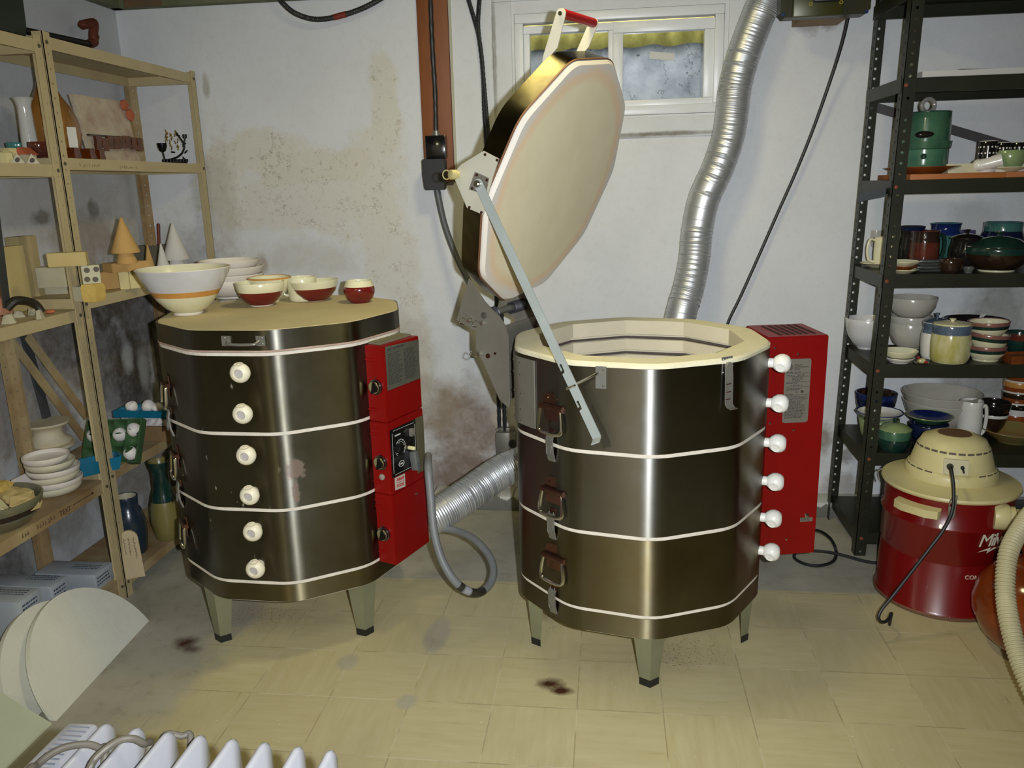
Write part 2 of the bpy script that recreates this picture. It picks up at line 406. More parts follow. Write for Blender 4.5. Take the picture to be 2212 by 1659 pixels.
for x, y, rx, ry in ((1470, 1430, .09, .07), (1210, 1352, .06, .06), (540, 1330, .3, .14), (1480, 1400, .2, .12)):
    f = t.math('MULTIPLY', t.blob(P, onz(x, y, 0), (rx, ry, 1), .5, 12, .7), t.rng(t.noise(P, 150, 2), .60, .66))
    c = t.mix(t.math('MULTIPLY', f, .8), c, lin((60, 40, 40)))
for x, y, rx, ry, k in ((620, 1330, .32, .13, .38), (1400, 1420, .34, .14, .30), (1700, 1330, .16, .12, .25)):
    f = t.blob(P, onz(x, y, 0), (rx, ry, 1), .45, 8, .8); c = t.mix(t.math('MULTIPLY', f, k), c, lin((112, 96, 92)))  # soft shade around the kilns, with dirt, painted into the floor colour
f = t.math('MULTIPLY', t.rng(t.noise(P, 120, 1), .74, .77), t.rng(t.noise(P, 3, 2), .45, .6)); c = t.mix(f, c, lin((225, 220, 205)))
t.put(t.b.inputs['Base Color'], c); t.b.inputs['Roughness'].default_value = .5; t.b.inputs['Specular IOR Level'].default_value = .3
t.bumpy(t.noise(P, 40, 4), .12, .003)
b = B(); b.box((.2, .4, -.05), (5, 6.4, .1)); struct(b.build('floor', t.m, smooth_=False))

# ---- window
m_vinyl = M('white_window_vinyl', (228, 230, 232), .35, col2=(220, 221, 220), scale=6)
m_glass = NT('window_glass'); g = m_glass
tr, gl, mx, fr = g.n('ShaderNodeBsdfTransparent'), g.n('ShaderNodeBsdfGlossy'), g.n('ShaderNodeMixShader'), g.n('ShaderNodeFresnel')
tr.inputs[0].default_value = (.86, .9, .93, 1); gl.inputs['Roughness'].default_value = .04; fr.inputs[0].default_value = 1.45
g.t.links.new(fr.outputs[0], mx.inputs[0]); g.t.links.new(tr.outputs[0], mx.inputs[1]); g.t.links.new(gl.outputs[0], mx.inputs[2])
g.t.links.new(mx.outputs[0], g.t.nodes['Material Output'].inputs[0])
def frame(b, x0, x1, z0, z1, wd, y0, y1, wb_=None):
    wb_ = wb_ or wd
    for a0, a1, c0, c1 in ((x0, x1, z1-wd, z1), (x0, x1, z0, z0+wb_), (x0, x0+wd, z0+wb_, z1-wd), (x1-wd, x1, z0+wb_, z1-wd)):
        b.box(((a0+a1)/2, (y0+y1)/2, (c0+c1)/2), (a1-a0, y1-y0, c1-c0), bev=.003)
b = B(); frame(b, WX0+.001, WX1-.001, WZ0+.001, WZ1-.001, .034, YB-.004, YB+.05)
win = struct(b.build('window_1', m_vinyl))
b = B(); frame(b, -.338, .022, 1.65, 1.968, .028, YB+.022, YB+.062, .03); b.build('sliding_sash', m_vinyl, win)
b = B(); frame(b, .012, .398, 1.65, 1.966, .040, YB+.008, YB+.045, .03); b.build('fixed_sash', m_vinyl, win)
b = B(); b.box((-.15, YB+.045, 1.81), (.32, .004, .27)); b.build('pane', m_glass.m, win, smooth_=False)
b = B(); b.box((.205, YB+.03, 1.81), (.322, .004, .28)); pn = b.build('pane', m_glass.m, win, smooth_=False)
p, q = ony(1403, 112, YB+.026), ony(1456, 130, YB+.026)
b = B(); b.box(((p.x+q.x)/2, YB+.0265, (p.z+q.z)/2), (q.x-p.x, .002, .026), rot=Mx.Rotation(R(7), 3, 'Y')); b.build('sticker', M('white_paper_sticker', (205, 205, 198), .7), pn)
# raised border of wall paint and the grey line round the window
b = B(); frame(b, WX0-.085, WX1+.09, WZ0-.085, WZ1+.12, .075, YB-.007, YB+.002); struct(b.build('trim_3', m_wb))
# outside: window well of dirty concrete with a wavy yellow sheet near its top
t = NT('well_concrete'); P = t.pos()
c = t.mix(t.rng(t.noise(P, 9, 6, .65), .3, .7), lin((120, 122, 124)), lin((176, 174, 170)))
nn = t.n('ShaderNodeVectorMath', operation='SCALE'); t.put(nn.inputs[0], t.noise(P, 8, 4, .6, True)); nn.inputs['Scale'].default_value = .3
vv = t.vmath('MULTIPLY', t.vmath('ADD', P, nn.outputs[0]), (1, 1, .4))
c = t.mix(t.math('MULTIPLY', t.rng(t.voro(vv, 6), .018, .004), .5), c, lin((52, 50, 50)))
c = t.mix(t.rng(t.noise(P, 36, 3), .66, .72, 0, .8), c, lin((50, 50, 48)))
t.put(t.b.inputs['Base Color'], c); t.b.inputs['Roughness'].default_value = .9
b = B(); b.box((.03, 4.0, 1.9), (1.6, .06, 1.2)); b.box((-.75, 3.78, 1.9), (.06, .44, 1.2)); b.box((.8, 3.78, 1.9), (.06, .44, 1.2)); b.box((.03, 3.78, 1.52), (1.6, .44, .06))
struct(b.build('wall_well', t.m, smooth_=False))
b = B(); n = 60
top = [(-.7+1.46*i/n, 3.95+.008*cos(i*1.6), 2.16) for i in range(n+1)]; bot = [(x, y, 1.962+.006*sin(i*.9)) for i, (x, y, z) in enumerate(top)]
for i in range(n): b.face([b.v(top[i]), b.v(top[i+1]), b.v(bot[i+1]), b.v(bot[i])])
bmesh.ops.remove_doubles(b.bm, verts=b.bm.verts, dist=1e-5)
o = b.build('trim_4', M('wavy_yellow_sheet', (196, 182, 92), .35, col2=(140, 126, 56), scale=16)); struct(o)
sl = o.modifiers.new('thickness', 'SOLIDIFY'); sl.thickness = .004
# rust-brown upright board that carries the socket
p0, p1 = ony(903, 0, YB), ony(983, 392, YB)
b = B(); b.box((-.685, YB-.011, 1.9), (.122, .02, 1.02), bev=.002)
put('wall_board', b, M('rust_brown_painted_board', (136, 78, 32), .6, col2=(120, 66, 26), scale=9, stretch=(3, 3, .5)),
    'upright rust-brown painted board on the white wall behind the black socket', 'board', (-.685, YB, 1.39))
b = B(); b.box((-.618, YB-.004, 1.9), (.008, .006, 1.02)); struct(b.build('trim_5', M('cream_caulk_line', (180, 176, 150), .8)))

# ================================================================= KILNS
def steel(name, base, gold, k, dark=None, rough=.2, stains=(), scratch=None):
    t = NT(name); P = t.pos(); n = t.noise(P, 4.5, 5, .6)
    c = t.mix(t.math('MULTIPLY', t.rng(n, .35, .65), k), lin(base), lin(gold))
    if dark: c = t.mix(t.math('MULTIPLY', t.rng(t.noise(P, 2.2, 4, .6), .45, .68), .6), c, lin(dark))
    met = 1.
    for (cc, rr_, col, ns) in stains:
        f = t.blob(P, cc, rr_, .75, ns, .25); c = t.mix(t.math('MULTIPLY', f, .85), c, lin(col)); met = t.math('SUBTRACT', met, t.math('MULTIPLY', f, .9), clamp=True)
    if scratch:
        mp = t.n('ShaderNodeMapping'); t.put(mp.inputs[0], P); mp.inputs['Scale'].default_value = (1, 1, .35); mp.inputs['Rotation'].default_value = (.5, .6, 0)
        f = t.math('MULTIPLY', t.rng(t.noise(mp.outputs[0], 70, 3, .5), .66, .72), t.rng(t.noise(P, 9, 3), .52, .62)); f = t.math('MULTIPLY', f, t.blob(P, scratch, (.16, .3, .40), .4, 6, .6))
        c = t.mix(f, c, lin((190, 186, 170))); met = t.math('SUBTRACT', met, t.math('MULTIPLY', f, .8), clamp=True)
    sc = t.noise(P, 60, 6, .75)
    rr = t.math('ADD', t.rng(t.noise(P, 7, 5, .65), .3, .7, rough-.04, rough+.06), t.math('MULTIPLY', t.rng(sc, .64, .74), .08))
    t.put(t.b.inputs['Base Color'], c); t.put(t.b.inputs['Metallic'], met)
    t.put(t.b.inputs['Roughness'], rr); t.b.inputs['Anisotropic'].default_value = .95      # brushed round the drum
    tg = t.n('ShaderNodeTangent', direction_type='RADIAL', axis='Z'); t.t.links.new(tg.outputs[0], t.b.inputs['Tangent']); t.b.inputs['Anisotropic Rotation'].default_value = .25
    t.bumpy(t.noise(P, 5, 2), .05, .02)
    return t.m
m_st1 = steel('polished_steel', (134, 133, 130), (122, 119, 106), .6, None, .40)
m_st1b = steel('heat_tinted_steel', (130, 125, 106), (122, 111, 82), .9, None, .42)
m_st2 = steel('tarnished_steel', (116, 114, 106), (102, 97, 78), .8, (82, 76, 60), .42,
    [((-.884, 2.098, .60), (.026, .05, .034), (122, 104, 92), 46.), ((-.888, 2.095, .53), (.010, .04, .04), (122, 104, 92), 50.)], (-1.06, 2.08, .62))
m_st2b = steel('scuffed_steel', (132, 126, 104), (122, 112, 82), .9, None, .42)
m_lidband = steel('burnt_brass_band', (128, 120, 86), (80, 74, 56), 1., (44, 42, 36), .34)
m_galv = M('galvanised_plate', (146, 144, 136), .42, .6, col2=(126, 124, 116), scale=9)
m_greyplate = M('grey_steel_plate', (136, 132, 122), .45, .35, col2=(116, 112, 102), scale=6)
m_bright = M('bright_steel_rod', (205, 203, 195), .18, 1.)
m_brownsteel = M('brown_tinted_steel', (118, 84, 70), .25, .9, col2=(92, 62, 52), scale=16)
m_bolt = M('screw_steel', (190, 188, 180), .25, 1.)
m_brick = M('cream_firebrick', (230, 224, 194), .9, col2=(222, 214, 180), scale=14, bump=.3, bscale=120)
m_seam = M('white_brick_seam', (222, 214, 200), .9, col2=(208, 198, 182), scale=30, bump=.4, bscale=80)
m_brickin = M('pale_inner_firebrick', (216, 206, 180), .9, col2=(206, 196, 170), scale=10, bump=.2, bscale=120)
m_lidtop = M('dusty_tan_brick', (208, 194, 152), .9, col2=(194, 180, 138), scale=5, bump=.2, bscale=90)
m_coil = M('dark_element_coil', (92, 84, 84), .6, .4)
m_red = M('red_enamel', (134, 7, 5), .42, col2=(122, 6, 4), scale=3, spec=.3)
m_redd = M('dull_red_enamel', (112, 22, 18), .5)
m_slot = M('slot_dark', (52, 10, 9), .8)
m_black = M('black_rubber', (24, 24, 26), .5)
m_blackgloss = M('black_gloss_plastic', (18, 18, 20), .15, coat=.5)
m_leg = M('olive_grey_enamel', (134, 134, 106), .45, .2, col2=(122, 122, 96), scale=8)
m_plug = M('cream_ceramic', (232, 224, 198), .45)
m_plugw = M('white_ceramic', (232, 230, 222), .35)
m_plughole = M('plug_recess_shade', (178, 172, 170), .8)
m_plate = M('nickel_label_plate', (140, 134, 122), .4, .35, col2=(128, 122, 110), scale=4)
m_ink = M('black_label_ink', (44, 42, 40), .7)
m_white = M('white_print', (222, 222, 216), .6)

def deca(cx, cy, R_, rot, fil=.042, seg=5, n=10):
    """ten sided outline with rounded corners, ccw"""
    out = []
    for k in range(n):
        a = R(rot)+2*PI*k/n; c0 = V((cx+R_*cos(a), cy+R_*sin(a)))
        if fil <= 0: out.append((c0.x, c0.y)); continue
        ap, an = a-2*PI/n, a+2*PI/n
        d0 = (V((cx+R_*cos(ap), cy+R_*sin(ap)))-c0).normalized(); d1 = (V((cx+R_*cos(an), cy+R_*sin(an)))-c0).normalized()
        p, q = c0+d0*fil, c0+d1*fil
        for j in range(seg+1):
            u = j/seg; s = (1-u)**2*p+2*u*(1-u)*c0+u*u*q; out.append((s.x, s.y))
    return out
def ring_mesh(b, outer, inner, z0, z1, lip=.002):
    """closed wall between two outlines with the same vertex count"""
    o0 = [b.v((x, y, z0)) for x, y in outer]; o1 = [b.v((x, y, z1)) for x, y in outer]
    i0 = [b.v((x, y, z0)) for x, y in inner]; i1 = [b.v((x, y, z1)) for x, y in inner]; n = len(o0)
    for k in range(n):
        j = (k+1) % n
        b.face([o0[k], o0[j], o1[j], o1[k]]); b.face([i0[j], i0[k], i1[k], i1[j]])
        b.face([o1[k], o1[j], i1[j], i1[k]]); b.face([o0[j], o0[k], i0[k], i0[j]])
def jacket(b, cx, cy, R_, rot, z0, z1):
    ring_mesh(b, deca(cx, cy, R_, rot), deca(cx, cy, R_-.003, rot), z0, z1)
def dirv(a): return V((cos(R(a)), sin(R(a)), 0))
def tanv(a): return V((-sin(R(a)), cos(R(a)), 0))

def kiln_leg(root, cx, cy, az, ztop, r=.355, turn=0):
    b = B(); d, t_ = dirv(az+turn), tanv(az+turn); c = V((cx, cy, 0))+dirv(az)*r
    def sec(z, wd, rr): o = c+d*rr; return [o+V((0, 0, z)), o-d*wd*.72+t_*wd+V((0, 0, z)), o-d*wd*.66+t_*(wd-.008)+V((0, 0, z)), o-d*.010+V((0, 0, z)), o-d*wd*.66-t_*(wd-.008)+V((0, 0, z)), o-d*wd*.72-t_*wd+V((0, 0, z))]
    b.loft([sec(.012, .026, -.006), sec(ztop, .046, .004)])
    leg = b.build('leg', m_leg, root, smooth_=False)
    b = B(); b.loft([sec(0, .0275, -.0045), sec(.022, .0275, -.004)])
    b.build('rubber_foot', m_black, leg, smooth_=False)
def plug(root, cx, cy, az, z, mat, Rk, end=None, sq=1.):
    b = B(); d = dirv(az); p = V((cx, cy, z))+d*(Rk-.004)
    b.lathe([(r_*(1 if sq == 1 else 1.06), z_*sq) for r_, z_ in ((0, 0), (.0135, 0), (.0135, .020), (.020, .026), (.0255, .036), (.0265, .046), (.024, .056), (.0185, .063), (.013, .0655), (.0115, .064), (.0105, .056))], p, 24, d)
    o = b.build('peephole_plug', mat, root)
    b = B(); b.lathe([(0, .0), (.0107, 0), (.0107, .0012), (0, .0012)], p+d*.0555*sq, 16, d); b.build('plug_recess', m_plughole, o)
    # thumb dimple on the upper flank
    b = B(); q = (d*.25+V((0, 0, 1))).normalized() if end is None else end
    b.lathe([(0, .0), (.0125, .0), (.0125, .0012), (.010, .0006), (0, -.0)], p+d*.044*sq+q*.0255, 16, q); b.build('thumb_dimple', mat, o)
def carry_handle(root, cx, cy, az, z, Rk, wd=.05):
    d, t_ = dirv(az), tanv(az); c = V((cx, cy, z))+d*(Rk+.001); U = V((0, 0, 1))
    b = B(); pts = []
    for k in range(9): u = -1+2*k/8; pts.append(c+t_*u*wd*.62+U*(.030+.010*(1-u*u)))
    pts += [c+t_*wd*.66+U*(-.004), c-t_*wd*.66+U*(-.004)]
    b.slab(pts, d*.003)
    b.cyl(c-t_*wd*.72+d*.008, c+t_*wd*.72+d*.008, .009, seg=14)
    for s in (-1, 1): b.lathe([(0, .003), (.0035, .003), (.002, .0055), (0, .006)], c+t_*s*wd*.30+U*.024, 8, d)
    h = b.build('carry_handle', m_brownsteel, root)
    b = B()
    b.tube([c+d*.010-t_*wd*.6, c+d*.013-t_*wd*.66-U*.012, c+d*.016-t_*wd*.74-U*.048, c+d*.018-t_*wd*.70-U*.062, c+d*.019-t_*wd*.5-U*.068, c+d*.020-U*.070,
            c+d*.019+t_*wd*.5-U*.068, c+d*.018+t_*wd*.70-U*.062, c+d*.016+t_*wd*.74-U*.048, c+d*.013+t_*wd*.66-U*.012, c+d*.010+t_*wd*.6], .0052, 8, 5)
    b.build('bail', m_bright, h)
    b = B(); b.slab([c-t_*wd*.55-U*.006+d*.002, c+t_*wd*.55-U*.006+d*.002, c+t_*wd*.5-U*.036+d*.002, c-t_*wd*.5-U*.036+d*.002], d*.003); b.build('back_plate', m_brownsteel, h, smooth_=False)
def toggle_latch(root, cx, cy, az, z, Rk):
    d, t_ = dirv(az), tanv(az); c = V((cx, cy, z))+d*(Rk+.001); U = V((0, 0, 1))
    b = B(); b.slab([c-t_*.010+U*.044, c+t_*.010+U*.044, c+t_*.010+U*.022, c-t_*.010+U*.022], d*.006)
    b.slab([c-t_*.009-U*.050, c+t_*.009-U*.050, c+t_*.009-U*.026, c-t_*.009-U*.026], d*.004)
    l = b.build('latch', m_brownsteel, root, smooth_=False)
    b = B(); b.loft([[c-t_*.012+U*z_+d*o, c+t_*.012+U*z_+d*o, c+t_*.012+U*z_+d*(o+.005), c-t_*.012+U*z_+d*(o+.005)] for z_, o in ((.030, .008), (.015, .012), (-.02, .010), (-.046, .003))])
    b.tube([c-t_*.008+U*.036+d*.010, c-t_*.008-U*.02+d*.018, c+t_*.008-U*.02+d*.018, c+t_*.008+U*.036+d*.010], .0016, 6, 3)
    b.build('toggle', m_galv, l, smooth_=False)
def words(b, O, U, W, x0, x1, y, h, dens=.8, rnd=None):
    """a line of print too small to read"""
    r = rnd or random; x = x0
    while x < x1-.002:
        L = min(r.uniform(.004, .012), x1-x); b.plate(V(O)+V(U)*x+V(W)*y, U, W, L, h, .0004, .0002); x += L+.0022/dens

# ---------------------------------------------------------------- open kiln on the right
K1 = (.085, 2.365); K1R, K1A = .378, -84.7
ZB, H3 = .228, .2286
k1 = thing('electric_kiln', 'open ten-sided steel kiln with raised lid and tall plain red control box', 'kiln', (K1[0], K1[1], 0))
gap = .005
for i in range(3):
    b = B(); jacket(b, *K1, K1R, K1A, ZB+H3*i+gap, ZB+H3*(i+1)-(gap if i < 2 else 0)); b.build('steel_jacket', m_st1b if i == 0 else m_st1, k1, angle=25)
b = B(); jacket(b, *K1, K1R, K1A, ZB-.064, ZB-gap); b.build('base_band', m_st1b, k1, angle=25)
b = B(); ZT = ZB+3*H3
out = deca(*K1, K1R-.0005, K1A, .052); inn = deca(*K1, .345, K1A, .0, 5)
inn = [p for p in inn for _ in range(6)]
ring_mesh(b, out, inn, ZB-.004, ZT-.002)
b.build('brick_seams', m_seam, k1, angle=25)
b = B(); b.mi = 0
o_ = deca(*K1, K1R+.001, K1A, .05); o2 = deca(*K1, K1R-.006, K1A, .05); nO = len(o_)
def innerloop(r): return [p for p in deca(*K1, r, K1A, 0) for _ in range(6)]
loops = [[(x, y, ZT-.001) for x, y in deca(*K1, K1R-.008, K1A, .05)], [(x, y, ZT+.001) for x, y in o_], [(x, y, ZT+.009) for x, y in o_], [(x, y, ZT+.014) for x, y in o2]]
b.loft(loops+[[(x, y, ZT+.014) for x, y in innerloop(.302)]], True, False)
bmesh.ops.remove_doubles(b.bm, verts=b.bm.verts, dist=1e-6); b.build('brick_rim', m_brick, k1, angle=25)
b = B(); prof = [(.302, ZT+.014)]; zz = ZT+.014; coils = []
for g in range(13):
    zg = ZT-.040-.0525*g
    if zg < ZB+.03: break
    prof += [(.302, zg+.009), (.314, zg+.006), (.314, zg-.006), (.302, zg-.009)]; coils.append(zg)
prof += [(.302, ZB)]
b.loft([[(x, y, z) for x, y in deca(*K1, r, K1A, 0)] for r, z in prof], True, False)
b.face([b.v((x, y, ZB)) for x, y in deca(*K1, .302, K1A, 0)])
b.build('firebrick_chamber', m_brickin, k1, smooth_=False)
for zg in coils[:8]:
    b = B(); b.tube([(x, y, zg-.002) for x, y in deca(*K1, .3085, K1A, 0)], .0045, 6, 1, True, rf=lambda L: .0045+.0008*sin(L*900)); b.build('heating_element', m_coil, k1)
b = B(); b.loft([[(x, y, z) for x, y in deca(*K1, K1R-.002, K1A, .05)] for z in (ZB-.0655, ZB-.002)]); b.build('base_slab', m_brick, k1, angle=25)
for a, tn in ((-84.7, 0), (-155, 0), (-13, 0), (60, 0), (132, 0)): kiln_leg(k1, *K1, a, ZB-.066, turn=tn)
for z in (.872, .757, .640, .524, .411, .306): plug(k1, *K1, -15, z, m_plugw, K1R-.012, V((-.35, -.75, -.25)).normalized())
for z in (.79, .553, .355): carry_handle(k1, *K1, -129.5, z, .3615, .057)
for z in (ZB+2*H3, ZB+H3, ZB): toggle_latch(k1, *K1, -130.3, z, .3605)
# control box
fl, fr, bk, bl = V((.462, 2.404, 0)), V((.644, 2.440, 0)), V((.614, 2.645, 0)), V((.432, 2.609, 0))
z0, z1 = .222, .918
b = B(); b.hexa([p+V((0, 0, z0)) for p in (fl, fr, bk, bl)]+[p+V((0, 0, z1)) for p in (fl, fr, bk, bl)])
bmesh.ops.bevel(b.bm, geom=list(b.bm.edges), offset=.003, segments=2, affect='EDGES')
cb = b.build('control_box', m_red, k1)
U = (fr-fl).normalized(); W = V((0, 0, 1)); N = U.cross(W)
for s, e in (((245, 130), (450, 225)), ((320, 125), (530, 222)), ((390, 122), (600, 218)), ((460, 118), (670, 213)), ((530, 115), (740, 210)), ((600, 112), (820, 205))):
    p, q = onz(1600+s[0]*.1928, 680+s[1]*.1928, z1), onz(1600+e[0]*.1928, 680+e[1]*.1928, z1)
    b = B(); d = (q-p).normalized(); sd = V((-d.y, d.x, 0)); pts = []
    for k in range(7): a = PI/2+PI*k/6; pts.append(p+d*.006*cos(a)+sd*.006*sin(a))
    for k in range(7): a = -PI/2+PI*k/6; pts.append(q+d*.006*cos(a)+sd*.006*sin(a))
    b.slab([v+V((0, 0, .0003)) for v in pts], (0, 0, .0006)); b.build('vent_slot', m_slot, cb, smooth_=False)
def onbox(x, y): return onp(x, y, fl+N*.0005, N)
pl = [onbox(*p) for p in ((1689, 914), (1744, 912), (1754, 775), (1700, 776))]
O = pl[0]; xw = (pl[1]-pl[0]).dot(U); yh = (pl[3]-pl[0]).z; O = V((O.x, O.y, O.z))
b = B(); rr = .008; pts = []
for cx_, cy_, a0 in ((xw-rr, rr, -90), (xw-rr, yh-rr, 0), (rr, yh-rr, 90), (rr, rr, 180)):
    for k in range(5): a = R(a0+90*k/4); pts.append(O+U*(cx_+rr*cos(a))+W*(cy_+rr*sin(a)))
b.slab(pts, N*.0012); b.mi = 1; O2 = O+N*.0012
for s, yy in (('SKUTT', .895), ('AUTOMATIC', .862), ('KILN', .829)): b.text(s, .0072, O2+U*xw*.36+W*yh*yy, U, W, space=1.05)
b.lathe([(.0085, 0), (.0085, .0004), (.0072, .0004), (.0072, 0)], O2+U*xw*.19+W*yh*.875, 24, N)
for k in range(-3, 4): b.plate(O2+U*(xw*.19-.006*math.sqrt(1-(k/4)**2))+W*(yh*.875+k*.0019), U, W, .012*math.sqrt(1-(k/4)**2), .0009, .0004, .0001)
for yy in (.775, .725, .640, .565, .435): b.plate(O2+U*xw*.05+W*yh*yy, U, W, xw*.9, .0008, .0004, .0001)
rnd = random.Random(3)
for yy, x0, x1 in ((.79, .08, .3), (.79, .38, .62), (.745, .08, .35), (.745, .5, .75), (.70, .3, .7), (.68, .3, .72), (.66, .3, .6), (.62, .08, .5), (.585, .25, .7), (.54, .08, .7), (.52, .08, .6), (.45, .08, .4)): words(b, O2, U, W, xw*x0, xw*x1, yh*yy, .0016, rnd=rnd)
for k in range(19): words(b, O2, U, W, xw*.07, xw*rnd.uniform(.72, .95), yh*(.41-.0185*k), .0013, rnd=rnd)
b.lathe([(.0036, 0), (.0036, .0004), (.0028, .0004), (.0028, 0)], O2+U*xw*.5+W*yh*.485, 14, N)
b.plate(O2+U*xw*.66+W*yh*.472, U, W, .008, .007, .0004, .0001)
b.build('rating_plate', [m_plate, m_ink], cb, smooth_=False)
for x, y in ((1724, 765), (1714, 929), (1698, 1165), (1674, 752), (1663, 914), (1651, 1187)):
    b = B(); b.lathe([(0, .0), (.004, .0), (.0034, .002), (0, .0028)], onbox(x, y), 10, N); b.build('screw', m_bolt, cb)
p = onbox(1742, 1113); b = B(); b.lathe([(0, 0), (.007, 0), (.007, .004), (.003, .005), (.0022, .012), (0, .013)], p, 12, N); b.build('toggle_switch', m_bolt, cb)
p = onbox(1728, 1127); q = onbox(1755, 1117); b = B(); b.plate(p, U, W, (q-p).dot(U), (q-p).z, .001); b.mi = 1
for k in range(3): words(b, p+N*.001, U, W, .003, .032, .003+.0038*k, .0014)
b.build('switch_label', [m_plate, m_ink], cb, smooth_=False)
# hinge
AX = V((-.391, -.921, 0)).normalized(); RD = V((-.921, .391, 0)).normalized(); KC = V((K1[0], K1[1], 0))
def HP(u, s, z): return KC+RD*u+AX*s+V((0, 0, z))
for s in (.125, -.125):
    b = B(); near = s > 0
    poly = [(.500, 1.096), (.552, .965), (.482, .935), (.484, .88), (.456, .831), (.404, .723), (.372, .700), (.366, .715), (.366, .925), (.376, .958), (.395, .985), (.42, 1.005), (.447, 1.029), (.468, 1.058)]
    b.slab([HP(u, s, z) for u, z in poly], -AX*.003 if near else AX*.003)
    hb = b.build('hinge_plate', m_greyplate, k1, smooth_=False)
    if near:
        for u, z in ((.455, .962), (.502, .968), (.47, .865)):
            b = B(); b.cyl(HP(u, s-.004, z), HP(u, s+.012, z), .006, seg=10); b.tube([HP(u, s+.010, z), HP(u+.015, s+.012, z-.012), HP(u+.03, s+.013, z-.008), HP(u+.022, s+.013, z+.008), HP(u+.008, s+.012, z+.004)], .0013, 6, 5); b.build('hinge_pin', m_bright, hb)
        b = B(); b.cyl(HP(.44, s-.001, .86), HP(.44, s+.0035, .86), .0075, seg=12); b.cyl(HP(.414, s-.001, .87), HP(.414, s+.004, .87), .004, seg=8); b.build('rivet', m_brownsteel, hb)
b = B(); arc = []
def jr(a):
    d_ = (a-K1A-18) % 36; d_ = min(d_, 36-d_); return min(.3595/cos(R(d_)), .3722)
for k in range(24): a = 178+40*k/23; arc.append((a, jr(a)+.0008))
def JP(a, r, z): return KC+dirv(a)*r+V((0, 0, z))
b.loft([[JP(a, r, .712), JP(a, r+.004, .712), JP(a, r+.004, .905), JP(a, r, .905)] for a, r in arc], True, True)
fl_ = b.build('hinge_strap', m_greyplate, k1)
b = B()
for a in (200, 208):
    for z in (.89, .855, .80, .755, .722): b.lathe([(0, 0), (.0035, 0), (.0025, .002), (0, .0026)], JP(a, jr(a)+.004, z), 8, dirv(a))
b.build('strap_rivets', m_bolt, fl_)
b = B(); b.cyl(HP(.451, -.19, .985), HP(.451, .125, .985), .011, seg=16); b.cyl(HP(.50, -.125, .968), HP(.50, .125, .968), .008, seg=12); b.build('hinge_rod', m_galv, k1)
for s0, s1 in ((-.135, -.045), (.06, .118)):
    pts = []; n = int((s0-s1)/-.0045)
    b = B(); b.tube([HP(.451+.0185*cos(k*PI/4), s0+(s1-s0)*k/(n*8), .985+.0185*sin(k*PI/4)) for k in range(n*8)], .0022, 6, 1); b.build('hinge_spring', M('dark_spring_steel', (84, 84, 90), .4, .6), k1)
b = B(); b.slab([HP(.40, .10, .71), HP(.40, -.16, .71), HP(.40, -.16, .95), HP(.40, .10, .95)], RD*.003); b.build('hinge_back_plate', m_greyplate, k1, smooth_=False)
# lid, modelled shut and swung open about the rod
piv = HP(.451, 0, .963)
ROT = Mx.Translation(piv+AX*.030) @ Mx.Rotation(R(66.6), 4, AX) @ Mx.Translation(-piv)
if (ROT @ HP(0, 0, .93)).z < 1: ROT = Mx.Translation(piv+AX*.030) @ Mx.Rotation(R(-66.6), 4, AX) @ Mx.Translation(-piv)
def opened(o):
    o.data.transform(ROT); return o
LZ0, LZ1 = .930, 1.000
t = NT('scorched_lid_brick'); P = t.pos(); lc = ROT @ V((K1[0], K1[1], LZ0))
L = t.vmath('DISTANCE', P, tuple(lc)); L = t.math('ADD', L, t.math('MULTIPLY', t.math('SUBTRACT', t.noise(P, 6, 5, .6), .5), .05))
c = t.mix(t.rng(t.noise(P, 9, 4), .3, .7), lin((240, 228, 192)), lin((232, 220, 182)))
c = t.mix(t.math('MULTIPLY', t.rng(L, .295, .318), .75), c, lin((238, 206, 168))); c = t.mix(t.rng(L, .325, .347), c, lin((226, 218, 206)))
t.put(t.b.inputs['Base Color'], c); t.b.inputs['Roughness'].default_value = .92; t.bumpy(t.noise(P, 120, 3), .15, .002)
b = B(); b.loft([[(x, y, z) for x, y in deca(*K1, K1R-d, K1A, .036)] for d, z in ((.012, LZ0-.004), (.004, LZ0+.004), (.003, LZ1-.001))])
lid = opened(b.build('lid', t.m, k1, angle=25))
b = B(); jacket(b, *K1, K1R, K1A, LZ0+.010, LZ1); opened(b.build('lid_band', m_lidband, lid, angle=25))
b = B(); b.loft([[(x, y, z) for x, y in deca(*K1, K1R-.008, K1A, .055)] for z in (LZ1-.002, LZ1+.002)]); opened(b.build('lid_top_plate', m_st1, lid, angle=25))
b = B(); jacket(b, *K1, K1R+.0012, K1A, LZ0+.008, LZ0+.0125); opened(b.build('rusty_band_edge', M('rust_edge', (120, 82, 58), .7), lid, angle=25))
# lid lifting handle with red grip on the face turned away from the hinge
HD_, HT_ = dirv(-30.7), tanv(-30.7)
def HQ(r, t_, z): return KC+HD_*r+HT_*t_+V((0, 0, z))
hd = None
for t0, sgn, re_, ze_ in ((-.112, 1, .452, .002), (.068, -1, .434, -.008)):
    b = B(); pts = [(.318, LZ1+.0035), (.318, LZ1-.006+.0095)]
    pts = [(.322, LZ1+.003), (.352, LZ1+.003), (.372, LZ1-.008)]
    for k in range(9): a_ = -PI/2+PI*k/8; pts.append((re_+.0125*cos(a_), LZ1+.006+ze_+.0135*sin(a_)))
    pts += [(.34, LZ1+.026), (.322, LZ1+.024)]
    b.slab([HQ(r, t0, z) for r, z in pts], HT_*.0035*sgn)
    o = opened(b.build('handle_bracket', M('white_enamel_bracket', (214, 208, 188), .35), lid, smooth_=False)); hd = hd or o
b = B(); b.cyl(HQ(.452, -.108, LZ1+.008), HQ(.434, .064, LZ1-.002), .0125, seg=20); opened(b.build('handle_grip', M('red_grip', (158, 14, 14), .3, coat=.3), lid))
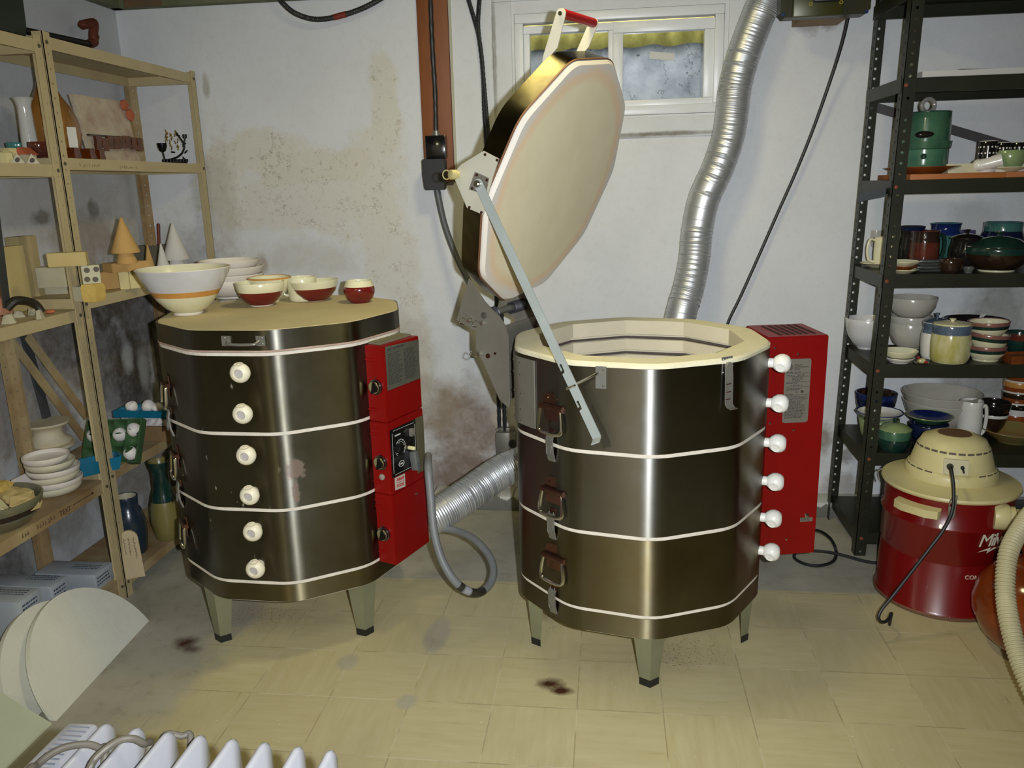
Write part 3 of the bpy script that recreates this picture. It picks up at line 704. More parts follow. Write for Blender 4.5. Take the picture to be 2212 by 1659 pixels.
b = B(); b.cyl(HQ(.452, -.117, LZ1+.008), HQ(.452, -.111, LZ1+.008), .0055, seg=10); opened(b.build('grip_bolt', m_bolt, lid))
# bracket on the near edge of the lid, with pivot, knob and strut
BP = ROT @ HP(0, .374, LZ0+.03)
m_brk = M('pale_aluminium_bracket', (206, 202, 184), .4, .25, col2=(190, 186, 166), scale=9)
def bk_(x, y, e=0.): return onp(x, y, BP+AX*e, AX)
b = B(); b.slab([bk_(x, y) for x, y in ((984, 388), (981, 374), (998, 355), (1046, 326), (1079, 343), (1066, 381), (1056, 420), (1045, 464), (1010, 449))], AX*.003); br = b.build('lid_bracket', m_brk, lid, smooth_=False)
b = B(); b.slab([bk_(x, y, .003) for x, y in ((1027, 371), (1057, 385), (1050, 421), (1014, 409))], AX*.003); b.build('pivot_plate', m_greyplate, lid, smooth_=False)
b = B()
for x, y, e_ in ((1048, 334, .003), (1074, 346, .003), (1014, 448, .003), (1040, 459, .003), (1030, 378, .006), (1052, 389, .006), (1020, 407, .006)): b.lathe([(0, 0), (.0042, 0), (.0033, .0025), (0, .0032)], bk_(x, y, e_), 8, AX)
b.build('bracket_screws', m_brownsteel, lid)
b = B(); kp = bk_(990, 377, .003); b.lathe([(0, 0), (.009, 0), (.009, .008), (.0125, .010), (.0125, .024), (.009, .026), (0, .026)], kp+AX*.0-RD*.0, 20, (AX*.93+RD*.36).normalized())
q = kp+RD*.026+AX*.016; b.tube([q+(RD*cos(2*PI*k/14)+W*sin(2*PI*k/14))*.0115 for k in range(14)], .0016, 6, 1, True)
b.build('brass_knob', M('cream_brass_knob', (206, 194, 136), .4, .4), lid)
SP = bk_(1034, 397, .012)
SB = onp(1290, 945, SP, AX)
b = B(); d = (SB-SP).normalized(); sd = d.cross(AX).normalized(); wd = .0125; Ls = (SB-SP).length
if sd.dot(RD) < 0: sd = -sd
def ST(u, v_): return SP+d*u+sd*v_
prof = []
for k in range(9): a = PI/2+PI*k/8; prof.append((wd*cos(a), wd*sin(a)))
edge = [(x, -y) for x, y in prof]           # rounded end then the plain edge
plan = [(x, y) for x, y in prof]+[(Ls, -wd), (Ls, wd)]
notches = []
for u0 in (Ls-.085, Ls-.187):
    notches += [(u0+.006, wd), (u0+.003, wd-.009), (u0-.018, wd-.010), (u0-.021, wd-.006), (u0-.018, wd-.003), (u0-.004, wd-.004), (u0-.002, wd)]
b.slab([ST(u, v_) for u, v_ in plan[:-1]]+[ST(Ls, wd)]+[ST(u, v_) for u, v_ in notches], AX*.003)
b.slab([ST(Ls, -wd)+AX*.003, ST(Ls, wd)+AX*.003, ST(Ls+.008, wd)+AX*.022, ST(Ls+.008, -wd)+AX*.022], d*.003)
stt = b.build('lid_support_arm', M('zinc_support_arm', (172, 178, 174), .4, .2, col2=(160, 166, 162), scale=12), k1, smooth_=False)
b = B(); b.cyl(SP-AX*.012, SP+AX*.009, .009, seg=14); b.cyl(SP, SP+AX*.013, .005, seg=6); b.build('pivot_bolt', m_bolt, stt)
# wire hook on the jacket that holds the arm
def onjack(x, y, r=.372):
    d_ = ray(x, y); a_ = d_.x**2+d_.y**2; b_ = 2*(d_.x*(EYE.x-K1[0])+d_.y*(EYE.y-K1[1])); c_ = (EYE.x-K1[0])**2+(EYE.y-K1[1])**2-r*r
    return EYE+d_*((-b_-math.sqrt(max(b_*b_-4*a_*c_, 0)))/(2*a_))
hk = onjack(1296, 818); az = math.degrees(math.atan2(hk.y-K1[1], hk.x-K1[0])); hk = KC+dirv(az)*.3615+V((0, 0, hk.z))
b = B(); T_ = tanv(az); b.slab([hk-T_*.014-W*.028, hk+T_*.014-W*.028, hk+T_*.014+W*.03, hk-T_*.014+W*.03], dirv(az)*.003)
for z_ in (-.02, .022): b.lathe([(0, .003), (.0035, .003), (0, .006)], hk+T_*.006+W*z_, 8, dirv(az))
h_ = b.build('arm_catch', m_galv, k1, smooth_=False)
e = onp(1240, 833, SP+AX*.006, AX); b = B(); b.tube([hk+dirv(az)*.004+W*.012-T_*.008, hk+dirv(az)*.02+W*.006-T_*.02, e+sd*.02, e, e-AX*.010], .0034, 8, 6); b.build('catch_wire', m_bright, h_)
# lid latch on the front right face
lp = onjack(1575, 790); az = math.degrees(math.atan2(lp.y-K1[1], lp.x-K1[0])); D_, T_ = dirv(az), tanv(az); lp = KC+D_*.3625+V((0, 0, lp.z))
b = B(); b.slab([lp-T_*.018-W*.022, lp+T_*.018-W*.022, lp+T_*.018+W*.022, lp-T_*.018+W*.022], D_*.003)
for x_ in (-.013, .013):
    for z_ in (-.017, .017): b.lathe([(0, .003), (.003, .003), (0, .005)], lp+T_*x_+W*z_, 8, D_)
lt = b.build('lid_latch', m_galv, k1, smooth_=False)
b = B(); b.loft([[lp+T_*x_+W*z_+D_*o for x_, o in ((-w_, o0), (w_, o0), (w_, o0+.003), (-w_, o0+.003))] for z_, w_, o0 in ((.006, .012, .006), (-.03, .013, .010), (-.10, .0125, .012), (-.108, .0125, .020), (-.110, .0125, .032))])
b.cyl(lp+D_*.003, lp+D_*.014, .010, seg=14)
for z_ in (-.045, -.066, -.085): b.mi = 1; b.slab([lp+T_*(-.0128)+W*z_+D_*.0152, lp+T_*(.004)+W*z_+D_*.0152, lp+T_*(.004)+W*(z_-.0025)+D_*.0152, lp+T_*(-.0128)+W*(z_-.0025)+D_*.0152], D_*.0005)
b.build('latch_tongue', [m_greyplate, m_slot], lt, smooth_=False)

# ---------------------------------------------------------------- closed kiln on the left
K2 = (-1.02, 2.435); K2R, K2A = .378, -74.0; ZB2 = .252; ZT2 = ZB2+3*H3; KC2 = V((K2[0], K2[1], 0))
k2 = thing('electric_kiln', 'closed ten-sided steel kiln with bowls on its lid and red knobbed control boxes', 'kiln', (K2[0], K2[1], 0))
for i in range(3):
    b = B(); jacket(b, *K2, K2R, K2A, ZB2+H3*i+gap, ZB2+H3*(i+1)-gap); b.build('steel_jacket', m_st2, k2, angle=25)
b = B(); jacket(b, *K2, K2R, K2A, ZB2-.060, ZB2-gap); b.build('base_band', m_st2b, k2, angle=25)
b = B(); b.loft([[(x, y, z) for x, y in deca(*K2, K2R-.0005, K2A, .052)] for z in (ZB2-.061, ZT2+.004)]); b.build('brick_seams', m_seam, k2, angle=25)
b = B(); b.loft([[(x, y, z) for x, y in deca(*K2, r, K2A, .055)] for r, z in ((K2R-.004, ZT2+.0045), (K2R-.003, 1.003), (K2R-.005, 1.0045))]); lid2 = b.build('lid', m_lidtop, k2, angle=25)
b = B(); jacket(b, *K2, K2R, K2A, ZT2+.010, 1.0035); b.build('lid_band', m_st2, lid2, angle=25)
b = B(); jacket(b, *K2, K2R+.001, K2A, ZT2+.0055, ZT2+.0105); b.build('pink_lid_seam', M('pink_grey_brick_edge', (160, 128, 116), .9, col2=(190, 168, 150), scale=20), lid2, angle=25)
D_, T_ = dirv(-92), tanv(-92); c_ = KC2+D_*.3605+V((0, 0, .975)); b = B()
hc = onp(526, 733, c_, D_); c_ = V((hc.x, hc.y, .976))
for s in (-1, 1):
    b.slab([c_+T_*s*.05+T_*x_+W*z_ for x_, z_ in ((-.013, -.014), (.013, -.014), (.013, .014), (-.013, .014))], D_*.003)
    for z_ in (-.008, .008): b.lathe([(0, .003), (.0035, .003), (0, .0055)], c_+T_*s*.054+W*z_, 8, D_)
b.tube([c_-T_*.046+D_*.003, c_-T_*.043+D_*.012-W*.004, c_-T_*.036+D_*.020-W*.006, c_+D_*.022-W*.007, c_+T_*.036+D_*.020-W*.006, c_+T_*.043+D_*.012-W*.004, c_+T_*.046+D_*.003], .0042, 8, 5)
b.build('lid_handle', m_galv, lid2)
for z, a in ((.893, -95.2), (.777, -96), (.657, -96.4), (.538, -96.8), (.427, -97.2), (.311, -97.8)): plug(k2, *K2, a+9, z, m_plug, .362, None, .78)
for z in (.82, .60, .375): carry_handle(k2, *K2, -141, z, .362, .046)
for z in (ZB2+2*H3, ZB2+H3): toggle_latch(k2, *K2, -140, z, .3615)
for a, tn in ((-122, 35), (-40, -30), (52, 0), (142, 0)): kiln_leg(k2, *K2, a, ZB2-.060, r=.345, turn=tn)
fl, fr, bk = V((-.744, 2.266, 0)), V((-.645, 2.225, 0)), V((-.580, 2.400, 0)); bl = bk+(fl-fr)
UA = (fr-fl).normalized(); NA = UA.cross(W); UB = (bk-fr).normalized(); NB = UB.cross(W)
boxes = []
for i, (a0, a1) in enumerate(((.243, .4715), (.4735, .698), (.700, .928))):
    b = B(); e_ = .0 if i != 1 else .0008
    pp = [fl+NA*e_-UA*.0, fr+NA*e_+NB*e_, bk+NB*e_, bl]
    b.hexa([p+V((0, 0, a0)) for p in pp]+[p+V((0, 0, a1)) for p in pp]); bmesh.ops.bevel(b.bm, geom=list(b.bm.edges), offset=.0022, segments=2, affect='EDGES')
    boxes.append(b.build('control_box', m_red, k2))
b = B(); ins = [fl+(fr-fl)*.12+(bk-fr)*.10, fl+(fr-fl)*.80+(bk-fr)*.10, fl+(fr-fl)*.80+(bk-fr)*.94, fl+(bk-fr)*.94]; b.slab([p+V((0, 0, .9285)) for p in ins], (0, 0, .006)); b.build('dusty_top_cover', M('dusty_grey_cover', (122, 118, 96), .8, col2=(104, 100, 80), scale=10), boxes[2])
m_knobface = M('knob_face_reflection', (186, 178, 130), .25, .8)
for (x, y), i in (((812, 836), 2), ((823, 999), 1), ((829.5, 1153), 0)):
    p = onp(x, y, fl+NA*.001, NA); b = B(); b.lathe([(0, 0), (.0235, 0), (.0235, .003), (.021, .004), (.0205, .010), (0, .0102)], p, 32, NA); b.mi = 1; b.lathe([(.0200, .0030), (.0225, .0030), (.0225, .0055), (.0200, .0055), (.0200, .003)], p, 32, NA); b.mi = 2; b.lathe([(0, .0103), (.0185, .0103), (.0180, .0120), (.012, .0135), (0, .0140)], p, 32, NA); b.mi = 0; q = (UA*.25+W).normalized(); q2 = NA.cross(q); b.slab([p+q2*-.017+q*-.006+NA*.0095, p+q*-.0185+NA*.0095, p+q2*.003+q*-.018+NA*.0095, p+q2*.003+q*.018+NA*.0095, p+q*.0185+NA*.0095, p+q2*-.017+q*.006+NA*.0095], NA*.0075); b.build('switch_knob', [m_blackgloss, m_bright, m_knobface], boxes[i])  # black half and yellowish face put a reflection into the knob's colours
    b = B(); b.lathe([(0, 0), (.0022, 0), (.0022, .0008), (0, .0008)], p+W*.028, 8, NA); b.build('pointer_dot', m_ink, boxes[i], smooth_=False)
p = onp(826, 1030, fl+NA*.001, NA); b = B(); b.lathe([(0, 0), (.0095, 0), (.0095, .004), (.007, .006), (0, .0065)], p, 20, NA); b.build('pilot_lamp', M('grey_lens', (150, 140, 128), .25), boxes[1])
for i in range(3):
    a0 = (.243, .4735, .700)[i]
    for z_ in (.036, .186, .207) if i < 2 else (.036, .186):
        b = B(); c_ = fl+(fr-fl)*.46+V((0, 0, a0+z_)); b.loft([[c_+UA*x_+W*y_*s+NA*o for x_, y_ in ((-.027, 0), (-.022, .005), (.022, .005), (.027, 0), (.022, -.005), (-.022, -.005))] for s, o in ((1, .0004), (.55, .0035))])
        b.build('pressed_louvre', m_red, boxes[i])
    for z_ in (.016, .212):
        b = B(); b.lathe([(0, 0), (.0035, 0), (.0028, .002), (0, .0028)], fl+UA*.004+NA*.001+V((0, 0, a0+z_)), 8, NA); b.build('screw', m_bolt, boxes[i])
b = B(); b.lathe([(0, 0), (.0045, 0), (.004, .003), (0, .004)], onp(899, 1067, fr+NB*.001, NB), 10, NB); b.build('screw', m_bolt, boxes[0])
def quad(px4, P0, N, e, dep, name, mats, parent, extra=None):
    pts = [onp(x, y, P0, N)+N*e for x, y in px4]; b = B(); b.slab(pts, N*dep); b.mi = 1
    if extra: extra(b, pts)
    return b.build(name, mats, parent, smooth_=False)
def frame_of(pts, N, dep):
    O = pts[0]+N*dep; U_ = (pts[1]-pts[0]).normalized(); W_ = N.cross(U_); return O, U_, W_, (pts[1]-pts[0]).length, (pts[3]-pts[0]).dot(W_)
def lab(b, pts):
    O, U_, W_, xw, yh = frame_of(pts, NB, .001); r_ = random.Random(5)
    b.text('SKUTT ELECTRIC KILN', .0085, O+U_*.008+W_*(yh-.014), U_, W_, space=1.0)
    for k in range(21):
        y_ = yh-.026-k*(yh-.036)/21
        words(b, O, U_, W_, .008, xw*r_.uniform(.36, .47), y_, .0015, rnd=r_); words(b, O, U_, W_, xw*.53, xw*r_.uniform(.80, .95), y_, .0015, rnd=r_)
    for yy in (.855, .80): b.plate(O+U_*.006+W_*yh*yy, U_, W_, xw*.42, .0006, .0003, .0001)
quad(((837.5, 844), (907, 817), (903.5, 733.5), (831.5, 749)), fr+NB*.001, NB, 0, .001, 'instruction_plate', [M('dull_pewter_plate', (112, 112, 100), .35, .4, col2=(98, 98, 86), scale=4), m_ink], boxes[2], lab)
def panel(b, pts):
    O, U_, W_, xw, yh = frame_of(pts, NB, .002)
    e = .006
    for x0, y0, x1, y1 in ((e+.006, e, xw-e-.006, e+.0008), (e+.006, yh-e, xw-e-.006, yh-e+.0008), (e, e+.006, e+.0008, yh-e-.006), (xw-e-.0008, e+.006, xw-e, yh-e-.006)): b.plate(O+U_*x0+W_*y0, U_, W_, x1-x0, y1-y0, .0004, .0001)
    b.text('DAWSON', .0065, O+U_*xw*.14+W_*yh*.835, U_, W_)
    c_ = O+U_*xw*.34+W_*yh*.56
    for r_ in (.019, .0265):
        for k in range(30):
            a = R(-50+k*9.4); b.plate(c_+U_*r_*cos(a)+W_*r_*sin(a), U_*-sin(a)+W_*cos(a), U_*-cos(a)-W_*sin(a), r_*.17, .0007, .0004, .0001)
    for k in range(12):
        a = R(-40+k*24); b.plate(c_+U_*.0228*cos(a)+W_*.0228*sin(a), U_, W_, .0016, .0026, .0004, .0001)
    c2 = O+U_*xw*.36+W_*yh*.22
    for r_ in (.0125, .0108):
        for k in range(24):
            a = 2*PI*k/24; b.plate(c2+U_*r_*1.15*cos(a)+W_*r_*.75*sin(a), U_*-sin(a)*1.15+W_*cos(a)*.75, W_*.75*-sin(a)-U_*cos(a), r_*.27, .0006, .0004, .0001)
    b.text('AIM', .0075, c2-W_*.0026, U_, W_, align='CENTER')
pan = quad(((847.5, 1033), (900.5, 1006), (896, 905), (841.5, 930)), fr+NB*.0018, NB, 0, .002, 'timer_panel', [m_blackgloss, m_white], boxes[1], panel)
quad(((902, 1022), (919, 1014.5), (913.5, 897), (896.5, 904)), fr+NB*.0018, NB, 0, .0012, 'side_plate', [M('pewter_strip', (122, 116, 92), .45, .4, col2=(98, 92, 70), scale=14)], boxes[1])
def stk(b, pts):
    O, U_, W_, xw, yh = frame_of(pts, NB, .0008); r_ = random.Random(9)
    for yy, h in ((.80, .004), (.68, .004), (.52, .0018), (.30, .004), (.18, .003)): words(b, O, U_, W_, xw*.12, xw*.85, yh*yy, h, rnd=r_)
quad(((854, 1059), (875.5, 1050.5), (874, 1022.5), (852.5, 1032.5)), fr+NB*.0018, NB, 0, .0008, 'warning_sticker', [M('grey_white_sticker', (186, 180, 170), .6), M('red_print', (180, 40, 34), .6)], boxes[1], stk)
p = onp(859, 968, fr+NB*.004, NB); b = B(); b.lathe([(0, 0), (.0155, 0), (.014, .016), (.010, .018), (0, .018)], p, 24, NB); b.build('timer_knob', m_blackgloss, boxes[1])
p = onp(883, 967, fr+NB*.004, NB); b = B(); b.lathe([(0, 0), (.006, 0), (.006, .02), (.004, .023), (0, .023)], p, 14, NB); b.build('cream_button', M('cream_button', (206, 200, 150), .4), boxes[1])
p = onp(886, 933, fr+NB*.004, NB); b = B(); b.box(p+NB*.006, (.018, .012, .024), rot=Mx((UB, NB, W)).transposed(), bev=.002); b.cyl(p+NB*.01-UB*.004, p+NB*.016-UB*.004+W*.002, .007, seg=12); b.build('sitter_guard', m_greyplate, boxes[1])
p = onp(889, 994, fr+NB*.004, NB); b = B(); b.box(p+NB*.012, (.017, .024, .060), rot=Mx((UB, NB, W)).transposed() @ Mx.Rotation(R(8), 3, 'X'), bev=.0025); b.box(p+NB*.026+W*.006, (.005, .002, .018), rot=Mx((UB, NB, W)).transposed()); b.build('drop_weight', M('grey_cast_weight', (122, 124, 122), .45, .5), boxes[1])

# ================================================================= POTTERY HELPERS
def glaze(name, col, col2=None, rough=.16, scale=14, stretch=None, contrast=.5, bump=.0):
    return M(name, col, rough, 0, col2, scale, bump=bump, bscale=40, coat=.25, contrast=contrast, stretch=stretch)
def prof_wall(shape, r, h, th=.006, floor=.008, closed=False):
    """outer points then rim then inner points; returns profile and list of segment zones o/r/i"""
    o = [(fr_*r, fz*h) for fr_, fz in shape]
    if closed: return [(0, o[0][1])]+o+([] if o[-1][0] < 1e-6 else [(0, o[-1][1])]), ['o']*(len(o)+1)
    th = min(th, r*.2)
    i = [(max(a-th, .001), max(z, floor)) for a, z in o[::-1]]
    rim = [(o[-1][0]-th*.25, o[-1][1]+th*.35), (o[-1][0]-th*.75, o[-1][1]+th*.35)]
    ii = [p for p in i if p[1] > floor+.001]
    last = ii[-1] if ii else i[0]
    P = [(0, o[0][1])]+o+rim+ii+[(last[0]*.8, floor), (0, floor)]
    Z = ['o']*len(o)+['r']*3+['i']*(len(ii)+1)
    return P, (Z+['i']*10)[:len(P)-1]
def vessel(b, c, shape, r, h, bands=(), closed=False, th=.006, seg=32, rimmat=None, inmat=0, axis=None, wob=None):
    """bands: (f0,f1,mi) of the outer wall by height"""
    # subdivide the outline at the band edges
    sh = list(shape)
    for f0, f1, _ in bands:
        for f in (f0, f1):
            for k in range(len(sh)-1):
                (a, z), (a2, z2) = sh[k], sh[k+1]
                if min(z, z2)+1e-4 < f < max(z, z2)-1e-4:
                    u = (f-z)/(z2-z); sh.insert(k+1, (a+(a2-a)*u, f)); break
    P, Z = prof_wall(sh, r, h, th, closed=closed)
    mis = []
    for k in range(len(P)-1):
        if Z[k] == 'i': mis.append(inmat); continue
        if Z[k] == 'r': mis.append(rimmat if rimmat is not None else 0); continue
        zm = (P[k][1]+P[k+1][1])/2/h; mi = 0
        for f0, f1, q in bands:
            if f0 <= zm <= f1: mi = q
        mis.append(mi)
    b.lathe(P, c, seg, axis, mis, wob)
BOWL = [(.36, 0), (.38, .05), (.36, .07), (.55, .18), (.76, .42), (.90, .70), (.97, .90), (1, 1)]
FLARE = [(.32, 0), (.34, .04), (.33, .06), (.50, .16), (.68, .38), (.82, .62), (.93, .85), (1, 1)]
ROUND = [(.5, 0), (.55, .03), (.72, .15), (.88, .35), (.97, .6), (1., .82), (.99, 1)]
CYL = [(.86, 0), (.94, .03), (.97, .15), (1, .5), (.98, .8), (1, 1)]
GLOBE = [(.62, 0), (.66, .03), (.86, .2), (1, .48), (.98, .7), (.88, .88), (.86, 1)]
JAR = [(.78, 0), (.84, .02), (.94, .12), (1, .4), (.99, .66), (.90, .80), (.86, .84), (.93, .90), (.95, 1)]
DISH = [(.62, 0), (.66, .1), (.64, .15), (.82, .45), (.95, .8), (1, 1)]
PLATE = [(.5, 0), (.55, .15), (.75, .45), (1, 1)]
VASE = [(.55, 0), (.6, .03), (.85, .25), (1, .5), (.93, .68), (.72, .80), (.70, .86), (.82, .97), (.84, 1)]
GOURD = [(.6, 0), (.68, .02), (.92, .16), (1, .34), (.94, .52), (.72, .70), (.5, .82), (.34, .94), (.30, 1)]
def spot_base(px, py, z, rb, r=0.):
    if abs(z-CAM_H) < .06:                       # shelf at eye level: choose the depth, not the height
        p = ony(px, py, 2.945); p.z = z
    else: p = onz(px, py, z)
    p = p+hdir(p)*rb
    if p.x > .8 and p.y > 2.8 and r:             # keep it between the front lip and the wall
        y = min(max(p.y, 2.90+r*.8), 3.345-r); p = p*1; f = y/p.y; p.x *= f; p.y = y
    p.z = z; return p
def onA(px, X=-1.80):
    p = onx(px, 345, X); p.z = (TL[1] if p.y > 2.40 else TN[1])+.0005; return p
def pot(name, label, cat, px, py, z, wpx, hpx, shape, mats, bands=(), group=None, foot=.5, closed=False, rimmat=None, inmat=0, tilt=None, th=.005, h=None, at=None, wob=None, seg=32):
    """one lathe-turned vessel standing at a pixel of a shelf"""
    if at is None:
        p = spot_base(px, py, z, 0); r = wpx*mpp(p)/2; c = spot_base(px, py, z, r*foot, r); k = mpp(c); r = wpx*k/2
    else:
        c = V(at); k = mpp(c); r = wpx*k/2
        if z is None: z = c.z
    c.z = z; h = hpx*k if h is None else h
    b = B(); ax = None
    if tilt: ax = V((sin(R(tilt[0])), sin(R(tilt[1])), 1)).normalized()
    vessel(b, c, shape, r, h, bands, closed, th, seg, rimmat, inmat, ax, wob)
    o = put(name, b, mats, label, cat, c, group, angle=50)
    o['_r'] = r; o['_h'] = h
    return o
def rh(o): r, h = o['_r'], o['_h']; return r, h
def handle(o, mat, side, z0=.25, z1=.85, out=.45, th=.0045, r0=.95, name='handle'):
    """loop handle; side = unit direction"""
    r, h = rh(o); b = B(); s = V(side).normalized(); U_ = V((0, 0, 1)); q = r*r0
    b.tube([s*q*.98+U_*h*z1, s*(q+r*out*.7)+U_*h*(z1+.03), s*(q+r*out)+U_*h*(z1*.62+z0*.38), s*(q+r*out*.75)+U_*h*(z0+.10), s*q*.97+U_*h*z0], th, 8, 7)
    return b.build(name, mat, o)
def lid_on(o, mat, rf=.92, hf=.16, knob=True, zf=1.0, kr=.16, kh=.14, knobmat=None):
    r, h = rh(o); b = B(); z = h*zf
    b.lathe([(0, z+.001), (r*rf, z+.001), (r*rf, z+.004), (r*rf*.7, z+h*hf*.7), (r*rf*.3, z+h*hf), (0, z+h*hf)], (0, 0, 0), 28)
    l = b.build('lid', mat, o, angle=50)
    if knob:
        b = B(); b.lathe([(r*kr*.6, z+h*hf-.002), (r*kr*.5, z+h*(hf+kh*.4)), (r*kr, z+h*(hf+kh*.75)), (r*kr*.9, z+h*(hf+kh)), (0, z+h*(hf+kh*1.05))], (0, 0, 0), 16); b.build('knob', knobmat or mat, l, angle=50)
    return l
RX = V((cos(YAW), sin(YAW), 0))      # picture-right on the floor plan

g_cream = glaze('cream_glaze', (226, 222, 190), (212, 206, 168), .2, 9)
g_white = glaze('white_glaze', (224, 222, 212), (212, 208, 200), .25, 9)
g_offw = M('white_bisque', (226, 218, 206), .75, col2=(218, 208, 194), scale=12)
g_lav = glaze('pale_grey_glaze', (206, 206, 208), (192, 190, 186), .2, 10)
g_orange = glaze('orange_band_glaze', (206, 150, 76), (190, 130, 60), .3, 20)
g_oxblood = glaze('oxblood_glaze', (122, 32, 26), (92, 22, 20), .15, 12)
g_greyw = glaze('grey_white_glaze', (188, 184, 172), (172, 166, 152), .18, 10)
g_dkblue = glaze('dark_blue_glaze', (26, 34, 66), (16, 20, 40), .12, 10)
g_cobalt = glaze('cobalt_glaze', (30, 46, 100), (18, 26, 66), .12, 12)
g_teal = glaze('teal_glaze', (70, 116, 106), (44, 88, 84), .14, 10)
g_green = glaze('mottled_green_glaze', (74, 112, 84), (40, 72, 58), .16, 10)
g_dkgreen = glaze('dark_green_glaze', (34, 62, 54), (18, 40, 36), .15, 10)
g_black = glaze('black_glaze', (20, 20, 22), (34, 30, 26), .1, 16)
g_brown = glaze('dark_brown_glaze', (52, 36, 26), (34, 24, 18), .14, 12)
g_redbr = glaze('red_brown_glaze', (104, 44, 34), (60, 40, 30), .12, 18)
g_yellow = glaze('mustard_drip_glaze', (172, 164, 92), (196, 190, 146), .15, 26, stretch=(1, 1, .4), contrast=.3)
g_celadon = glaze('celadon_glaze', (140, 158, 110), (120, 138, 96), .18, 12)
g_bluegrey = glaze('blue_grey_glaze', (92, 106, 122), (66, 80, 100), .16, 12)
g_amber = glaze('amber_glaze', (104, 50, 14), (72, 28, 8), .08, 30)
g_rust = glaze('rust_orange_glaze', (150, 82, 38), (110, 52, 24), .2, 14)
g_pinkbr = glaze('pinkish_brown_band', (140, 96, 88), (118, 78, 70), .2, 16)
g_terra = M('terracotta', (186, 100, 66), .85, col2=(170, 88, 58), scale=14)

# ---------------------------------------------------------------- bowls on the closed kiln
ZL = 1.0047
GK = 'glazed bowls on the lid of the closed kiln'
# the large tilted bowl
p = spot_base(408, 682, ZL, .045); k = mpp(p); r = 97*k
b = B(); ax = V((.02, 0, 1)).normalized()
vessel(b, p, [(.30, 0), (.315, .03), (.30, .06), (.45, .14), (.62, .33), (.78, .58), (.91, .82), (1, 1)], r, 98*k, ((.42, .54, 1), (.54, 1.1, 2), (0, .05, 3)), False, .006, 48, 3, 0)
put('large_bowl', b, [g_cream, g_orange, g_lav, g_offw], 'large flared cream bowl with an orange band on the closed kiln', 'bowl', p, GK, angle=50)
for k_, (px, py, w_) in enumerate(((497, 646, 70), (499, 628, 73), (501, 611, 77), (502, 595, 70))):
    pass
base = spot_base(503, 645, ZL, .04); k = mpp(base)
for i, (w_, hh, lb) in enumerate(((134, 38, 'white bisque bowl at the bottom of the stack behind the large banded bowl'), (140, 26, 'white bisque bowl second from the bottom of the stack on the kiln lid'), (142, 24, 'white bisque bowl third from the bottom of the stack on the kiln lid'), (126, 22, 'white bisque bowl on top of the stack behind the large banded bowl'))):
    zz = ZL+(0, 22, 40, 56)[i]*k; c = V((base.x, base.y, zz)); b = B()
    vessel(b, c, [(.5, 0), (.53, .06), (.52, .1), (.8, .35), (.93, .62), (.98, .8), (1, 1)] if i == 0 else [(.60, .0), (.62, .06), (.84, .3), (.95, .6), (1, 1)], w_*k/2, hh*k*1.05)
    put('bisque_bowl', b, g_offw, lb, 'bowl', c, 'stack of white bisque bowls on the kiln', angle=50)
o = pot('red_bowl', 'low dark red bowl with white rim, nearest of the red pots to the large bowl', 'bowl', 566, 663, ZL, 104, 50, [(.44, 0), (.47, .03), (.46, .05), (.66, .2), (.84, .45), (.95, .72), (1, 1)], [g_cream, g_oxblood, g_offw], ((.05, .62, 1), (0, .05, 2)), GK, inmat=0)
o = pot('red_bowl', 'wide dark red bowl with white rim, between the other red bowl and the red cup', 'bowl', 684, 652, ZL, 103, 42, [(.40, 0), (.43, .03), (.62, .16), (.82, .45), (.93, .74), (1, 1)], [g_cream, g_oxblood, g_offw], ((.02, .66, 1),), GK, tilt=(-2, 0))
o = pot('red_cup', 'small round dark red cup with a white rim near the kiln lid edge', 'cup', 778, 655, ZL, 67, 46, [(.60, 0), (.63, .03), (.85, .2), (1, .5), (.99, .68), (.88, .88), (.84, 1)], [g_cream, g_oxblood, g_white], ((0, .76, 1),), GK)
b0 = spot_base(580, 640, ZL, .04); k = mpp(b0)
o = pot('bowl', 'cream bowl with an orange rim hidden behind the nearest red bowl', 'bowl', 0, 0, ZL, 92, 52, BOWL, [g_cream, g_orange], ((.95, 1.1, 1),), GK, at=ony(586, 645, 2.64)*1, rimmat=1)
c = ony(655, 640, 2.66); c.z = ZL
o = pot('mug', 'cream mug with a loop handle half hidden between two red bowls', 'mug', 0, 0, ZL, 62, 50, CYL, [g_cream], (), GK, at=c); handle(o, g_cream, -RX, .2, .8, .5)

# ================================================================= SHELF UNITS
def holey(b, O, U_, W_, L, wd, pitch, hr, T, off=.5):
    """perforated strip: O corner, width wd along U, length L along W, thickness vector T"""
    n = max(1, int(L/pitch)); O, U_, W_, T = V(O), V(U_).normalized(), V(W_).normalized(), V(T)
    mh = L/n
    for i in range(n):
        z0 = i*mh; cu, cz = wd*off, z0+mh/2
        sq = [(wd, cz), (wd, z0+mh), (cu, z0+mh), (0, z0+mh), (0, cz), (0, z0), (cu, z0), (wd, z0)]
        ho = [(cu+hr*cos(R(45*k)), cz+hr*sin(R(45*k))) for k in range(8)]
        A = [[b.v(O+U_*x+W_*z+d) for x, z in sq] for d in (V((0, 0, 0)), T)]
        H = [[b.v(O+U_*x+W_*z+d) for x, z in ho] for d in (V((0, 0, 0)), T)]
        for k in range(8):
            j = (k+1) % 8
            b.face([A[0][k], A[0][j], H[0][j], H[0][k]]); b.face([A[1][j], A[1][k], H[1][k], H[1][j]])
            b.face([H[0][k], H[0][j], H[1][j], H[1][k]])
        for k in (7, 0, 3, 4):
            j = (k+1) % 8
            b.face([A[0][j], A[0][k], A[1][k], A[1][j]])
    bmesh.ops.remove_doubles(b.bm, verts=b.bm.verts, dist=1e-6)
